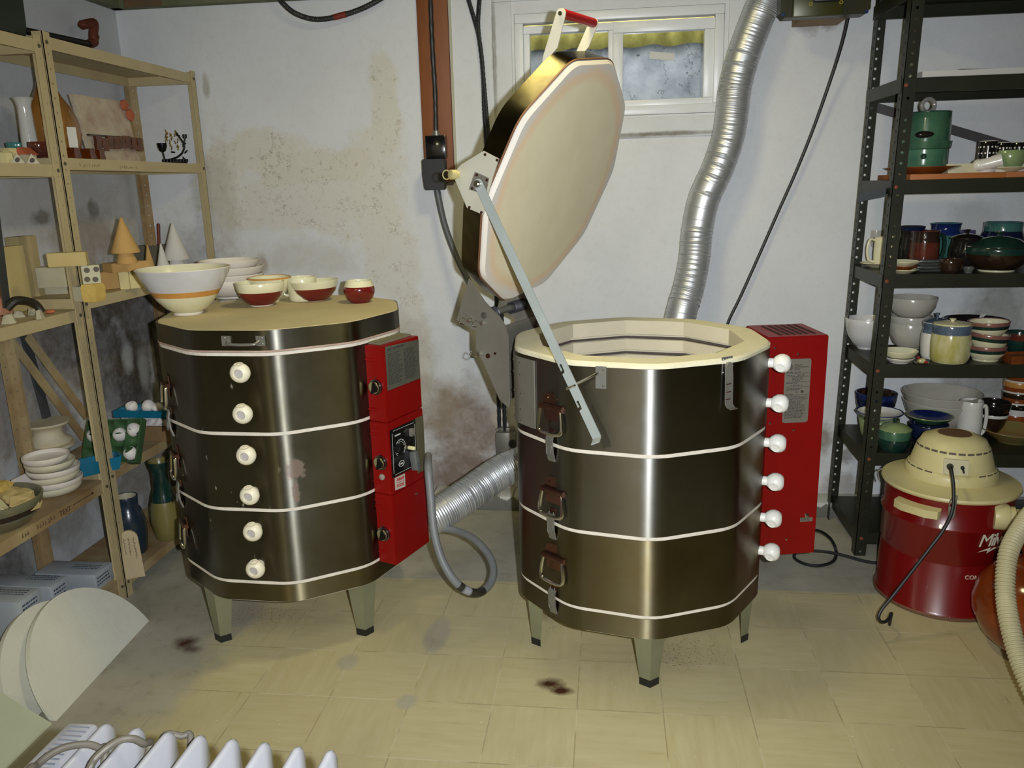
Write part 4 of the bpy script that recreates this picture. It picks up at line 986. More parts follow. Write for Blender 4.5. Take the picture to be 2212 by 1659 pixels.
def post(parent, mat, x, y, sx, sy, z0, z1, wd, pitch, hr, dx=0., th=.0022):
    Wv = V((dx, 0, z1-z0)); L = Wv.length; b = B()
    holey(b, (x, y, z0), (sx, 0, 0), Wv, L, wd, pitch, hr, (0, sy*th, 0))
    holey(b, (x, y, z0), (0, sy, 0), Wv, L, wd, pitch, hr, (sx*th, 0, 0))
    return b.build('post', mat, parent, smooth_=False)
def tray(parent, mat, x0, x1, y0, y1, z, lip, th=.002, fold=.012):
    """pressed shelf: top sheet with turned-down edges, top face at z"""
    b = B(); b.box(((x0+x1)/2, (y0+y1)/2, z-th/2), (x1-x0, y1-y0, th))
    for a, b_, c_, d in ((x0, x1, y0, y0+th), (x0, x1, y1-th, y1), (x0, x0+th, y0+th, y1-th), (x1-th, x1, y0+th, y1-th)):
        b.box(((a+b_)/2, (c_+d)/2, z-lip/2-th/2), (b_-a, d-c_, lip-th))
    b.box(((x0+x1)/2, y0+fold/2, z-lip), (x1-x0, fold, th)); b.box(((x0+x1)/2, y1-fold/2, z-lip), (x1-x0, fold, th))
    return b.build('shelf', mat, parent, smooth_=False)
def bolts(parent, mat, pts, d, r=.006):
    for p in pts:
        b = B(); b.lathe([(0, 0), (r, 0), (r*.9, .003), (0, .004)], p, 6, d); b.build('bolt', mat, parent, smooth_=False)

# dark green unit on the right
m_dgreen = M('dark_green_shelf_paint', (44, 46, 32), .42, .2, col2=(34, 35, 24), scale=7)
m_rustbolt = M('rusty_bolt', (122, 60, 36), .7)
RX0, RX1, RY0, RY1 = .911, 1.85, 2.90, 3.262
S2, S3, S4, S5, S6 = 1.352, 1.040, .726, .400, .092
ru = thing('metal_shelf_unit', 'dark green perforated steel shelf unit full of glazed pots on the right', 'shelf unit', (1.39, 3.08, 0))
def rxl(z): return RX0+.026*z/1.9
post(ru, m_dgreen, RX0-.002, RY0-.003, 1, 1, 0, 2.0, .040, .0335, .0052, .038)
post(ru, m_dgreen, RX0-.012, RY1+.003, 1, -1, 0, 2.0, .040, .0335, .0052, .046)
post(ru, m_dgreen, RX1+.002, RY0-.003, -1, 1, 0, 2.0, .040, .0335, .0052, .030)
post(ru, m_dgreen, RX1+.002, RY1+.003, -1, -1, 0, 2.0, .040, .0335, .0052, .030)
for z in (1.955, 1.672, S2, S3, S4, S5, S6):
    tray(ru, m_dgreen, rxl(z)+.001, RX1, RY0, RY1, z, .044)
    bolts(ru, m_rustbolt, [(rxl(z)+.016, RY0-.003, z-.022)], (0, -1, 0), .007)
def strap(parent, mat, p, q, wd, th, n, name='brace'):
    p, q, n = V(p), V(q), V(n); d = (q-p).normalized(); s = d.cross(n).normalized()*wd/2; b = B()
    b.slab([p-s, q-s, q+s, p+s], n*th); return b.build(name, mat, parent, smooth_=False)
m_strap = M('grey_brace_strap', (84, 80, 80), .5, .4)
strap(ru, m_strap, ony(1880, 228, 3.268), ony(2200, 322, 3.268), .032, .003, (0, 1, 0))
p, q = V((rxl(1.3)-.006, RY1-.04, 1.29)), V((rxl(1.3)-.006, RY0+.02, 1.315))
strap(ru, M('blue_grey_strap', (52, 62, 76), .5, .3), p, q, .03, .003, (-1, 0, 0))
for x0, x1, y0, y1, lb in ((.99, 1.285, 2.902, 3.235, 'short orange-brown board laid on the green shelf under the lidded canister'), (1.287, 1.84, 2.905, 3.235, 'long orange-brown board laid on the green shelf under the black mugs')):
    b = B(); b.box(((x0+x1)/2, (y0+y1)/2, S2+.0095), (x1-x0, y1-y0, .018), bev=.001)
    put('shelf_board', b, M('orange_brown_board', (176, 108, 54), .6, col2=(152, 88, 40), scale=9, stretch=(.6, 6, 6)), lb, 'board', ((x0+x1)/2, (y0+y1)/2, S2))
b = B(); b.box((1.40, 3.07, 1.682), (.80, .33, .018)); put('shelf_board', b, M('white_panel_board', (196, 196, 192), .5), 'white board laid on the high empty green shelf', 'board', (1.40, 3.07, 1.672))
b = B(); b.box((1.18, 3.0, 1.6945), (.12, .10, .006), rot=Mx.Rotation(R(12), 3, 'Z')); put('offcut', b, M('grey_offcut', (96, 96, 90), .6), 'thin grey offcut lying on the white board of the high green shelf', 'offcut', (1.18, 3.0, 1.6915))

# tan units on the left
m_tan = M('tan_shelf_paint', (190, 174, 132), .5, .0, col2=(178, 160, 120), scale=6, bump=.1)
m_tanold = M('worn_tan_shelf_paint', (178, 160, 120), .6, .0, col2=(140, 108, 70), scale=5, contrast=.4)
m_dhole = M('dull_bolt', (96, 90, 72), .5, .5)
LX0, LX1 = -1.962, -1.676
def tan_unit(label, y0, y1, levels, near, far):
    u = thing('metal_shelf_unit', label, 'shelf unit', ((LX0+LX1)/2, (y0+y1)/2, 0))
    for x, sx in ((LX1+.003, -1), (LX0-.003, 1)):
        for y, sy in ((y0-.003, 1), (y1+.003, -1)):
            post(u, m_tan if x > -1.8 else m_tanold, x, y, sx, sy, 0, levels[0]+.012, .034, .042, .0034)
    for i, z in enumerate(levels):
        tray(u, m_tan if i < 3 else m_tanold, LX0, LX1, y0, y1, z, .036)
        for y in (y0+.012, y1-.012): bolts(u, m_dhole, [(LX1+.003, y, z-.018)], (1, 0, 0), .006)
    return u
TL = (1.838, 1.487, 1.050, .462, .070)
u1 = tan_unit('tan steel shelf unit in the corner behind the closed kiln', 2.408, 3.322, TL, 0, 0)
TN = (1.822, 1.466, 1.020, .440, .070)
u2 = tan_unit('tan steel shelf unit nearer the camera, cut off by the left of the photo', 1.46, 2.395, TN, 0, 0)
# handwriting on the lower shelf edge of the nearer unit, and on the higher edge of the other
m_pen = M('marker_pen', (70, 52, 34), .8)
b = B(); UE, WE = V((0, 1, 0)), V((0, 0, 1))
def edge_pt(x, y): return onx(x, y, LX1+.0005)
for s, x, y, sz in (('TEXT', 128, 1104, .022),):
    p = edge_pt(x, y); b.text(s, sz, V((LX1, p.y, .414)), UE, WE)
pA, pB = edge_pt(157, 1083), edge_pt(200, 1056); 
r_ = random.Random(6)
for x, y, n_ in ((48, 1158, 3), (80, 1136, 4), (104, 1121, 3)):
    p = edge_pt(x, y)
    for k in range(n_):
        q = V((LX1+.0006, p.y+.011*k, .416+r_.uniform(0, .003))); b.tube([q+V((0, r_.uniform(0, .004), .012)), q+V((0, r_.uniform(-.002, .006), .005)), q, q+V((0, .006, r_.uniform(0, .008)))], .0008, 5, 3)
b.plate(V((LX1, pA.y, .424)), UE, WE, pB.y-pA.y, .002, .0005, .0002); b.box((LX1+.0004, pB.y-.004, .426), (.0006, .009, .007))
b.build('handwriting', m_pen, u2, smooth_=False)
b = B(); r_ = random.Random(8)
for y0_ in (2.50, 2.72):
    for k in range(9):
        q = V((LX1+.0006, y0_+.012*k+r_.uniform(-.002, .002), 1.458+r_.uniform(0, .006))); b.tube([q, q+V((0, r_.uniform(-.004, .006), r_.uniform(.004, .010))), q+V((0, r_.uniform(.002, .009), r_.uniform(-.001, .006)))], .0006, 5, 3)
b.build('faded_handwriting', M('faint_pen', (130, 116, 84), .8), u1, smooth_=False)
# cross braces at the back of the tan unit
for y0_, z0_, y1_, z1_ in ((2.20, 1.0, 2.44, .50), (2.31, 1.0, 2.50, .60)): pass
pa, pb = onx(30, 745, -1.962), onx(180, 945, -1.962); strap(u2, m_tanold, pa, pb, .034, .003, (1, 0, 0))
pa, pb = onx(58, 725, -1.955), onx(186, 900, -1.955); strap(u2, m_tanold, pa, pb, .034, .003, (1, 0, 0))
b = B(); pa, pb = onx(28, 640, -1.985), onx(108, 935, -1.985); d = (pb-pa).normalized(); s_ = d.cross(V((1, 0, 0))).normalized()*.018
b.slab([pa-s_-d*.02, pb-s_, pb+s_, pa+s_-d*.02], V((.008, 0, 0)))
put('metal_bar', b, M('slate_grey_bar', (78, 80, 82), .5, .3), 'slate grey bar leaning on the mouldy wall behind the tan shelves', 'bar', pb, smooth_=False)

# ================================================================= POTS ON THE GREEN UNIT
G2, G3, G4, G5 = ('pots on the eye-level green shelf', 'pots on the third green shelf', 'pots on the fourth green shelf', 'pots on the fifth green shelf')
Z2 = S2+.0187
# -- shelf with the orange boards
o = pot('plate', 'small rust orange plate under the tall green canister', 'plate', 1992, 371, Z2, 150, 14, PLATE, [g_rust], (), G2, h=.022)
cb_ = o.location.copy()
o = pot('lidded_canister', 'tall mottled green canister with a glass ring knob and a dark slot mouth', 'canister', 0, 0, Z2+.0125, 86, 104, [(.93, 0), (.98, .02), (1, .1), (.99, .9), (.97, 1)], [g_green, glaze('light_green_glaze', (84, 128, 98), (58, 96, 76), .16, 10)], ((.0, .36, 1),), G2, at=(cb_.x, cb_.y, 0))
r, h = rh(o); lid_on(o, g_dkgreen, .98, .05, False)
b = B(); dv = -hdir(o.location); q = RX; ring = [V((0, 0, h*1.14))+q*.021*cos(2*PI*k/20)+V((0, 0, .021*sin(2*PI*k/20))) for k in range(20)]; b.tube(ring, .0075, 8, 1, True); b.build('glass_ring_knob', M('smoky_glass', (150, 146, 138), .1, col2=(120, 118, 112), coat=.5), o)
b = B(); b.sphere(dv*r*.9+V((0, 0, h*.62)), .030, 18, (1.15, .5, .42)); b.build('slot_mouth', g_black, o)
b = B(); b.lathe([(r*1.0, h*.36), (r*1.06, h*.38), (r*1.10, h*.50), (r*1.04, h*.50), (r*.98, h*.40)], (0, 0, 0), 36); b.build('drip_ledge', g_green, o)
b = B(); b.lathe([(0, 0), (.010, 0), (.009, .006), (.004, .007), (0, .004)], dv*r*.98+V((0, 0, h*.24)), 16, dv); b.build('front_button', g_dkgreen, o)
c = spot_base(2078, 367, Z2, .05); b = B(); b.loft([[c+RX*x*s+V((0, 1, 0))*y*s+V((0, 0, z)) for x, y in ((-.07, -.04), (.07, -.04), (.07, .04), (-.07, .04))] for s, z in ((.86, 0), (1, .03), (.94, .03), (.82, .008))])
put('baking_dish', b, g_cream, 'shallow rectangular cream dish beside the green canister', 'dish', c, G2, angle=40)
p = spot_base(2135, 372, Z2, .02); b = B(); ax = (RX*.85+V((.1, -.5, .28))).normalized(); vessel(b, p+V((-.03, 0, .022)), CYL, .022, .065, axis=ax); b.sphere(p+V((-.032, .002, .024)), .021, 14)
put('cream_jug', b, g_white, 'small white jug lying on its side next to the shallow cream dish', 'jug', V((p.x, p.y, Z2)), G2)
for i, (px, w_, hpx, py, lb) in enumerate(((2131, 37, 52, 351, 'tall black mug with white dots, leftmost of the dotted mugs'), (2164, 30, 48, 350, 'black dotted mug in the middle of the dotted mugs'), (2198, 40, 48, 352, 'black dotted mug at the right edge of the photo'))):
    o = pot('mug', lb, 'mug', px, py, Z2, w_, hpx+12, CYL, [g_white, g_black], ((.30, 1.1, 1),), G2, foot=1)
    r, h = rh(o); b = B(); bb = -hdir(o.location); a0 = math.degrees(math.atan2(bb.y, bb.x))
    for zf in (.82, .62):
        for a in range(-75, 76, 25): d = dirv(a0+a+(12 if zf < .7 else 0)); b.lathe([(0, 0), (.0032, 0), (.0024, .001), (0, .0014)], d*r*.995+V((0, 0, h*zf)), 8, d)
    b.build('dots', g_white, o); 
o = pot('plate', 'flat cream plate under the pale green mug', 'plate', 2178, 369, Z2, 78, 12, PLATE, [g_cream], (), G2, h=.014)
pc = o.location.copy()
o = pot('mug', 'squat pale green mug on the flat cream plate', 'mug', 0, 0, Z2+.0085, 58, 34, [(.6, 0), (.8, .12), (1, .55), (.98, 1)], [g_celadon], (), G2, at=(pc.x, pc.y, 0)); handle(o, g_celadon, RX, .2, .85, .4)
# -- shelf of dark pots
o = pot('plate', 'cream plate standing under the cream mug behind the front post', 'plate', 1896, 580, S3, 74, 12, PLATE, [g_cream, g_brown], ((.8, 1.1, 1),), G3, h=.016, foot=.8); pc = o.location.copy()
o = pot('mug', 'cream mug with a big loop handle half behind the green post', 'mug', 0, 0, S3+.009, 40, 54, CYL, [g_cream], (), G3, at=(pc.x+.015, pc.y-.01, 0)); handle(o, g_cream, -RX, .12, .9, .75)
b = B(); p = spot_base(1888, 566, S3, .03); k = mpp(p)
b.lathe([(0, 0), (.026, 0), (.024, .004), (.007, .010), (.006, .035), (.012, .048), (.026, .060), (.031, .085), (.030, .122), (.028, .122), (.028, .088), (.022, .066), (0, .058)], p, 28)
put('goblet', b, g_greyw, 'pale grey-white goblet at the left end of the dark pots', 'goblet', p, G3, angle=50)
zz = S3
for nm, w_, h_, mt, lb in (('saucer', 62, .013, g_cream, 'cream saucer at the bottom of the little stack by the green post'), ('saucer', 58, .014, g_rust, 'rust brown saucer in the middle of the little stack by the green post'), ('scalloped_dish', 66, .018, g_cream, 'scalloped cream dish on top of the little stack by the green post')):
    if nm == 'saucer' and h_ == .013: base = spot_base(1949, 594, S3, .045, 0.055)
    b = B(); c = V((base.x, base.y, zz)); vessel(b, c, PLATE, w_*mpp(base)/2, h_, wob=(lambda a: 1+.05*sin(7*a)) if nm[1] == 'c' else None)
    put(nm, b, mt, lb, 'dish', c, G3, angle=50); zz += h_*.62+.003
o = pot('vase', 'tall black flared vase beside the front green post', 'vase', 1962, 580, S3, 54, 88, [(.62, 0), (.66, .03), (.92, .25), (.95, .5), (.82, .72), (.86, .86), (1, 1)], [g_black, g_dkblue], ((.9, 1.1, 1),), G3)
o = pot('small_jar', 'small black jar with a white ring behind the red mug', 'jar', 1994, 566, S3, 30, 56, JAR, [g_black, g_white], ((.78, .86, 1),), G3); lid_on(o, g_dkgreen, .9, .1, True)
o = pot('mug', 'reddish brown mug with a dark rim and handle behind the tile stack', 'mug', 1992, 584, S3, 60, 82, [(.84, 0), (.95, .05), (1, .4), (.97, .8), (.90, .86), (.98, 1)], [g_redbr, g_brown], ((.72, 1.1, 1),), G3); handle(o, g_dkgreen, RX, .25, .85, .5, .006)
base = spot_base(2002, 588, S3, .04, 0.075); k = mpp(base)
for i in range(4):
    b = B(); b.box((base.x, base.y, S3+.006+.0105*i), (.088, .088, .0095), rot=Mx.Rotation(R((8, -4, 5, -9)[i]), 3, 'Z'), bev=.003)
    put('coaster', b, M('slate_pale_glaze', (78, 82, 80), .2, col2=(58, 62, 60), scale=30) if i % 2 else M('slate_glaze', (52, 56, 54), .2, col2=(74, 76, 72), scale=30), 'square slate-coloured tile coaster, %s of the stack in front of the red mug' % ('bottom one', 'second from bottom', 'third from bottom', 'top one')[i], 'coaster', (base.x, base.y, S3+.0105*i), 'square tile coasters')
o = pot('vase', 'round green vase with a cobalt blue neck behind the black covered pot', 'vase', 2036, 566, S3, 78, 84, [(.6, 0), (.66, .03), (.95, .25), (1, .5), (.86, .74), (.72, .84), (.74, .95), (.80, 1)], [g_teal, g_cobalt], ((.72, 1.1, 1),), G3, inmat=1)
o = pot('mug', 'purple-grey mug peeping over the black covered pot', 'mug', 2082, 563, S3, 34, 66, CYL, [M('mauve_glaze', (84, 78, 110), .2, coat=.2)], (), G3)
o = pot('covered_pot', 'round black covered pot with a price tag beside the big dark casserole', 'pot', 2082, 584, S3, 66, 66, GLOBE, [g_black], (), G3); lid_on(o, g_black, 1., .16)
b = B(); dv = -hdir(o.location); r, h = rh(o); b.plate(dv*r*1.0+RX*.004+V((0, 0, h*.72)), RX, V((0, 0, 1)), .012, .008, .0012); b.build('price_tag', g_white, o, smooth_=False)
o = pot('cup', 'small dark brown cup in front of the black covered pot', 'cup', 2052, 591, S3, 48, 30, [(.6, 0), (.66, .05), (.9, .3), (1, .7), (.98, 1)], [g_brown], (), G3)
o = pot('small_dish', 'little grey dish at the lip of the shelf beside the casserole', 'dish', 2091, 590, S3, 24, 12, DISH, [M('grey_glass_glaze', (88, 90, 86), .15)], (), G3)
o = pot('jar', 'large dark blue jar with a teal neck behind the casserole', 'jar', 2158, 572, S3, 88, 88, [(.6, 0), (.7, .04), (1., .45), (.98, .62), (.86, .78), (.84, .84), (.86, 1)], [g_dkblue, g_teal], ((.80, 1.1, 1),), G3, inmat=1)
o = pot('casserole', 'wide dark casserole with a teal rim and domed lid on a cream foot', 'casserole', 2150, 594, S3, 132, 52, [(.52, 0), (.54, .04), (.53, .08), (.80, .32), (.95, .62), (1, .84), (.99, 1)], [g_brown, g_dkgreen, g_cream], ((.72, 1.1, 1), (0, .07, 2)), G3); lid_on(o, g_dkgreen, .86, .42, True, 1, .16, .2)
# -- shelf of pale bowls
o = pot('bowl', 'single pale bowl left of the front green post', 'bowl', 1870, 757, S4, 92, 66, [(.36, 0), (.39, .03), (.38, .06), (.62, .18), (.84, .45), (.96, .8), (1, 1)], [g_lav], (), G4)
base = spot_base(1962, 757, S4, .05, 0.085); k = mpp(base)
for i, (w_, hh, z_, lb) in enumerate(((88, 56, 0, 'bottom large grey-white bowl of the tall stack'), (86, 40, 30, 'middle large grey-white bowl of the tall stack'), (98, 44, 66, 'top large grey-white bowl of the tall stack, widest of the three'))):
    c = V((base.x, base.y, S4+z_*k)); b = B(); vessel(b, c, [(.5, 0), (.53, .03), (.52, .06), (.75, .22), (.92, .55), (1, 1)], w_*k/2, hh*k); put('mixing_bowl', b, g_greyw, lb+' behind the post', 'bowl', c, G4, angle=50)
o = pot('dish', 'white dish at the bottom under the cream banded dish', 'dish', 1942, 787, S4, 60, 14, DISH, [g_white], (), G4, h=.018); c = o.location.copy()
o = pot('dish', 'cream dish with a dark band stacked on the white dish', 'dish', 0, 0, S4+.011, 68, 22, DISH, [g_cream, g_brown], ((0, .35, 1),), G4, at=(c.x, c.y, 0), h=.032)
b = B(); p = spot_base(1990, 788, S4, .02); b.sphere(p+V((0, 0, .010)), .013, 10, (1.2, .8, .8)); b.mi = 1; b.sphere(p+V((.012, -.006, .006)), .007, 8); b.sphere(p+V((-.012, .0, .022)), .006, 8); b.mi = 2; b.box(p+V((0, 0, .002)), (.05, .03, .004))
put('trinket', b, [g_yellow, M('red_trinket_glaze', (150, 30, 30), .2), g_brown], 'tiny red and yellow trinket beside the mustard jar', 'ornament', (p.x, p.y, S4), G4)
o = pot('lidded_jar', 'white lidded jar with a blue-grey shoulder behind the mustard jar', 'jar', 2016, 776, S4, 58, 78, JAR, [g_white, g_bluegrey], ((.72, 1.1, 1),), G4); lid_on(o, g_bluegrey, .92, .12, True)
o = pot('lidded_jar', 'mustard yellow jar with a blue-grey rim and cream lid at the shelf front', 'jar', 2048, 790, S4, 80, 82, [(.80, 0), (.86, .02), (.96, .12), (1, .4), (.98, .68), (.93, .78), (.97, .84), (.99, 1)], [g_yellow, g_bluegrey, g_cream], ((.76, 1.1, 1), (0, .03, 2)), G4); lid_on(o, g_cream, .90, .08, True, 1, .18, .07)
o = pot('large_bowl', 'wide black bowl with a white price tag behind the banded bowls', 'bowl', 2100, 760, S4, 128, 66, [(.34, 0), (.4, .04), (.66, .3), (.88, .7), (1, 1)], [g_black, g_brown], ((.9, 1.1, 1),), G4, foot=.42)
b = B(); r, h = rh(o); d = hdir(o.location); b.plate(d*r*.80+RX*.012+V((0, 0, h*.93)), RX, V((0, -.4, 1)), .022, .018, .001); b.build('price_tag', g_white, o, smooth_=False)
base = spot_base(2127, 783, S4, .05, 0.075); k = mpp(base)
for i, (w_, hh, z_, t_, lb) in enumerate(((80, 32, 0, 0, 'bottom'), (82, 34, 24, 5, 'tilted middle'), (82, 32, 52, -2, 'top'))):
    c = V((base.x, base.y, S4+z_*k)); b = B(); vessel(b, c, [(.62, 0), (.65, .06), (.64, .1), (.88, .45), (.98, .8), (1, 1)], w_*k/2, hh*k, ((.56, .80, 2), (.80, 1.1, 1)), axis=V((sin(R(t_)), .0, 1)).normalized(), rimmat=1)
    put('banded_bowl', b, [g_cream, g_pinkbr, g_dkgreen], '%s cream bowl with pink-brown bands, stacked right of the mustard jar' % lb, 'bowl', c, 'banded cream bowls', angle=50)
o = pot('bowl', 'small dark green bowl with a reddish rim at the right edge of the photo', 'bowl', 2196, 772, S4, 62, 52, BOWL, [g_dkgreen, g_redbr], ((.72, 1.1, 1),), G4)
base = spot_base(2196, 789, S4, .03, 0.05)
for i in range(3):
    b = B(); b.loft([[V((base.x, base.y, S4+.0085*i+z))+x*RX*s+y*V((0, 1, 0))*s for x, y in ((-.042, -.042), (.042, -.042), (.042, .042), (-.042, .042))] for s, z in ((.86, 0), (1, .012), (.9, .010), (.8, .006))])
    put('square_dish', b, g_rust, '%s square rust orange dish at the right end of the pale bowls' % ('bottom', 'middle', 'top')[i], 'dish', (base.x, base.y, S4+.0085*i), 'square rust dishes', smooth_=False)
# -- low shelf
base = spot_base(1886, 935, S5, .05, 0.08); k = mpp(base)
c = V((base.x, base.y, S5)); b = B(); vessel(b, c, [(.5, 0), (.6, .05), (.9, .5), (1, 1)], 76*k/2, 62*k); put('bowl', b, g_bluegrey, 'grey-green bowl under the dark blue bowl behind the front post', 'bowl', c, G5, angle=50)
c = V((base.x, base.y, S5+30*k)); b = B(); vessel(b, c, [(.5, 0), (.6, .05), (.92, .5), (1, 1)], 84*k/2, 52*k, ((.8, 1.1, 1),), inmat=2, rimmat=1); put('bowl', b, [g_dkblue, g_cobalt, g_brown], 'dark blue bowl on top of the pile behind the front post', 'bowl', c, G5, angle=50)
base2 = spot_base(1894, 962, S5, .05, 0.085); k = mpp(base2)
c = V((base2.x, base2.y, S5)); b = B(); vessel(b, c, [(.55, 0), (.6, .03), (.85, .35), (1, 1)], 82*k/2, 52*k); put('bowl', b, g_celadon, 'grey-green bowl beneath the blue rimmed plate', 'bowl', c, G5, angle=50)
c = V((base2.x, base2.y, S5+53*k)); b = B(); vessel(b, c, [(.5, 0), (.8, .4), (1, 1)], 96*k/2, 14*k, rimmat=1); put('plate', b, [g_white, g_cobalt], 'white plate with a cobalt rim resting on the grey-green bowl', 'plate', c, G5, angle=50)
o = pot('covered_dish', 'small dark green covered dish with a yellow-green lid at the shelf front', 'dish', 1928, 979, S5, 68, 46, [(.72, 0), (.76, .04), (.92, .3), (.96, .55), (.94, .6), (1, 1)], [g_dkgreen, g_green], ((.6, 1.1, 1),), G5); lid_on(o, g_celadon, 1., .30, True, 1, .15, .22, g_dkgreen)
base3 = spot_base(2026, 930, S5, .06, 0.145); k = mpp(base3)
for i, (w_, hh, z_, lb) in enumerate(((152, 66, 0, 'lower'), (158, 60, 24, 'upper'))):
    c = V((base3.x, base3.y, S5+z_*k)); b = B(); vessel(b, c, [(.36, 0), (.4, .04), (.66, .25), (.88, .62), (1, 1)], w_*k/2, hh*k); put('large_bowl', b, g_greyw, '%s of two big nested grey-white bowls behind the vacuum head' % lb, 'bowl', c, G5, angle=50)
base4 = spot_base(2002, 968, S5, .05, 0.075); k = mpp(base4)
c = V((base4.x, base4.y, S5)); b = B(); vessel(b, c, [(.55, 0), (.6, .05), (.85, .4), (1, 1)], 80*k/2, 46*k); put('bowl', b, g_dkblue, 'dark blue bowl beneath the blue and green dish behind the vacuum head', 'bowl', c, G5, angle=50)
c = V((base4.x, base4.y, S5+47*k)); b = B(); vessel(b, c, [(.4, 0), (.72, .35), (1, 1)], 94*k/2, 18*k, rimmat=1, inmat=2); put('dish', b, [g_green, g_celadon, g_cobalt], 'green dish with a bright blue inside behind the vacuum head', 'dish', c, G5, angle=50)
o = pot('pitcher', 'tall white pitcher with a handle behind the vacuum head', 'pitcher', 2090, 952, S5, 48, 86, [(.86, 0), (.95, .05), (1, .4), (.9, .85), (.96, 1)], [g_white], (), G5); handle(o, g_white, RX, .1, .82, .5, .0065)
base5 = spot_base(2138, 945, S5, .05, 0.065); k = mpp(base5)
c = V((base5.x, base5.y, S5)); b = B(); vessel(b, c, BOWL, 62*k/2, 48*k, ((.86, 1.1, 1),)); put('bowl', b, [g_brown, g_white], 'lower black bowl with a white rim line beside the white pitcher', 'bowl', c, G5, angle=50)
c = V((base5.x, base5.y, S5+42*k)); b = B(); vessel(b, c, [(.6, 0), (.9, .4), (1, .8), (.97, 1)], 68*k/2, 30*k); o = put('bowl', b, g_black, 'upper black bowl stacked beside the white pitcher', 'bowl', c, G5, angle=50)
base6 = spot_base(2190, 928, S5, .05, 0.06); k = mpp(base6)
for i, (a_, c_, lb) in enumerate(((g_rust, g_rust, 'bottom'), (g_white, g_black, 'second'), (g_rust, g_brown, 'third'), (g_rust, g_orange, 'fourth'), (g_rust, g_orange, 'top'))):
    c = V((base6.x, base6.y, S5+24*i*k)); b = B(); vessel(b, c, [(.78, 0), (.82, .06), (.95, .4), (1, .8), (.99, 1)], 62*k/2, 30*k, ((.30, .62, 1), (.62, 1.1, 2))); put('striped_bowl', b, [g_white, a_, c_], '%s white bowl of the tall stack with orange stripes at the right edge' % lb, 'bowl', c, 'striped bowls', angle=50)
o = pot('platter', 'broad rust and green platter at the right edge of the low shelf', 'platter', 2186, 968, S5, 128, 30, PLATE, [glaze('rust_green_glaze', (150, 104, 56), (112, 122, 74), .2, 5)], (), G5, h=.045, foot=.9)

# ================================================================= THINGS ON THE TAN UNITS
A2, A3, A4, A5 = TL[1]+.0005, TL[2]+.0005, TL[3]+.0005, TL[4]+.0005
N2, N3, N4, N5 = TN[1]+.0005, TN[2]+.0005, TN[3]+.0005, TN[4]+.0005
def brick(name, label, cat, px4, dep, mat, group=None, z=None, N=None, bev=.002):
    """block whose front face is given by its bottom-left, bottom-right pixels on a shelf plus a height in pixels"""
    (x0, y0), (x1, y1), hpx = px4
    p, q = onz(x0, y0, z), onz(x1, y1, z); k = mpp(p); h = hpx*k; U_ = (q-p); U_.z = 0; Nn = V((-U_.y, U_.x, 0)).normalized()
    b = B(); P = [p, q, q+Nn*dep, p+Nn*dep]
    b.hexa([V((a.x, a.y, z)) for a in P]+[V((a.x, a.y, z+h)) for a in P])
    if bev: bmesh.ops.bevel(b.bm, geom=list(b.bm.edges), offset=bev, segments=2, affect='EDGES')
    c = (p+q)/2+Nn*dep/2
    return put(name, b, mat, label, cat, (c.x, c.y, z), group), (p, q, Nn, h)
m_kb = M('tan_kiln_brick', (196, 176, 120), .9, col2=(184, 164, 108), scale=10, bump=.2)
m_kbg = M('grey_cream_brick', (186, 180, 152), .9, col2=(174, 166, 138), scale=9, bump=.2)
m_kby = M('yellow_foam_block', (206, 176, 96), .95, col2=(190, 158, 80), scale=24, bump=.6)
m_hole = M('hole_shade', (96, 90, 80), .9)
m_cone = M('tan_bisque', (198, 158, 96), .85, col2=(186, 146, 84), scale=8)
m_conew = M('white_bisque_cone', (214, 210, 202), .8, col2=(204, 198, 188), scale=8)
# upper shelf, far unit
G_top = 'pieces on the upper tan shelf'
b = B(); pl_ = onA(202, -1.79); pr_ = onA(303, -1.775); U_ = (pr_-pl_); Lx = U_.length; U_.normalize(); Nn = V((-U_.y, U_.x, 0)).normalized(); h = 138*mpp(pl_)
back = Nn*.035; s = b.hexa([pl_, pr_, pr_+Nn*.016, pl_+Nn*.016]+[p+back+V((0, 0, h))+dx for p, dx in ((pl_, -U_*.012), (pr_, -U_*.0), (pr_+Nn*.016, U_*0), (pl_+Nn*.016, -U_*.012))])
slab_o = put('clay_slab', b, M('marbled_clay_slab', (204, 194, 166), .7, col2=(168, 138, 122), scale=14, bump=.6, bscale=30), 'square marbled clay slab leaning on the upper tan shelf', 'slab', V(((pl_.x+pr_.x)/2, (pl_.y+pr_.y)/2, A2)), smooth_=False)
def slabpt(u, v_, e=.0): return pl_+U_*(Lx*u)+back*v_+V((0, 0, h*v_))-Nn*e
b = B(); b.slab([slabpt(.0, .385, .012), slabpt(1.1, .385, .012), slabpt(1.1, .385, .001), slabpt(0, .385, .001)], V((0, 0, .006))); b.build('ledge', g_brown, slab_o, smooth_=False, world=True)
rows = [(.10, .19), (.22, .17), (.345, .205), (.47, .21), (.595, .225), (.72, .235), (.85, .22), (.98, .20)]
for i, (u, v_) in enumerate(rows):
    b = B(); c = slabpt(u, v_+.09, .013); w_ = Lx*.062; b.loft([[c+U_*x*w_*s-Nn*.010*y+V((0, 0, z)) for x, y in ((-1, 0), (-1, 1), (1, 1), (1, 0))] for z, s in ((-.022, .9), (-.010, 1.05), (.004, .85), (.022, 1.0))])
    b.build('amber_drop', g_amber, slab_o, angle=60, world=True)
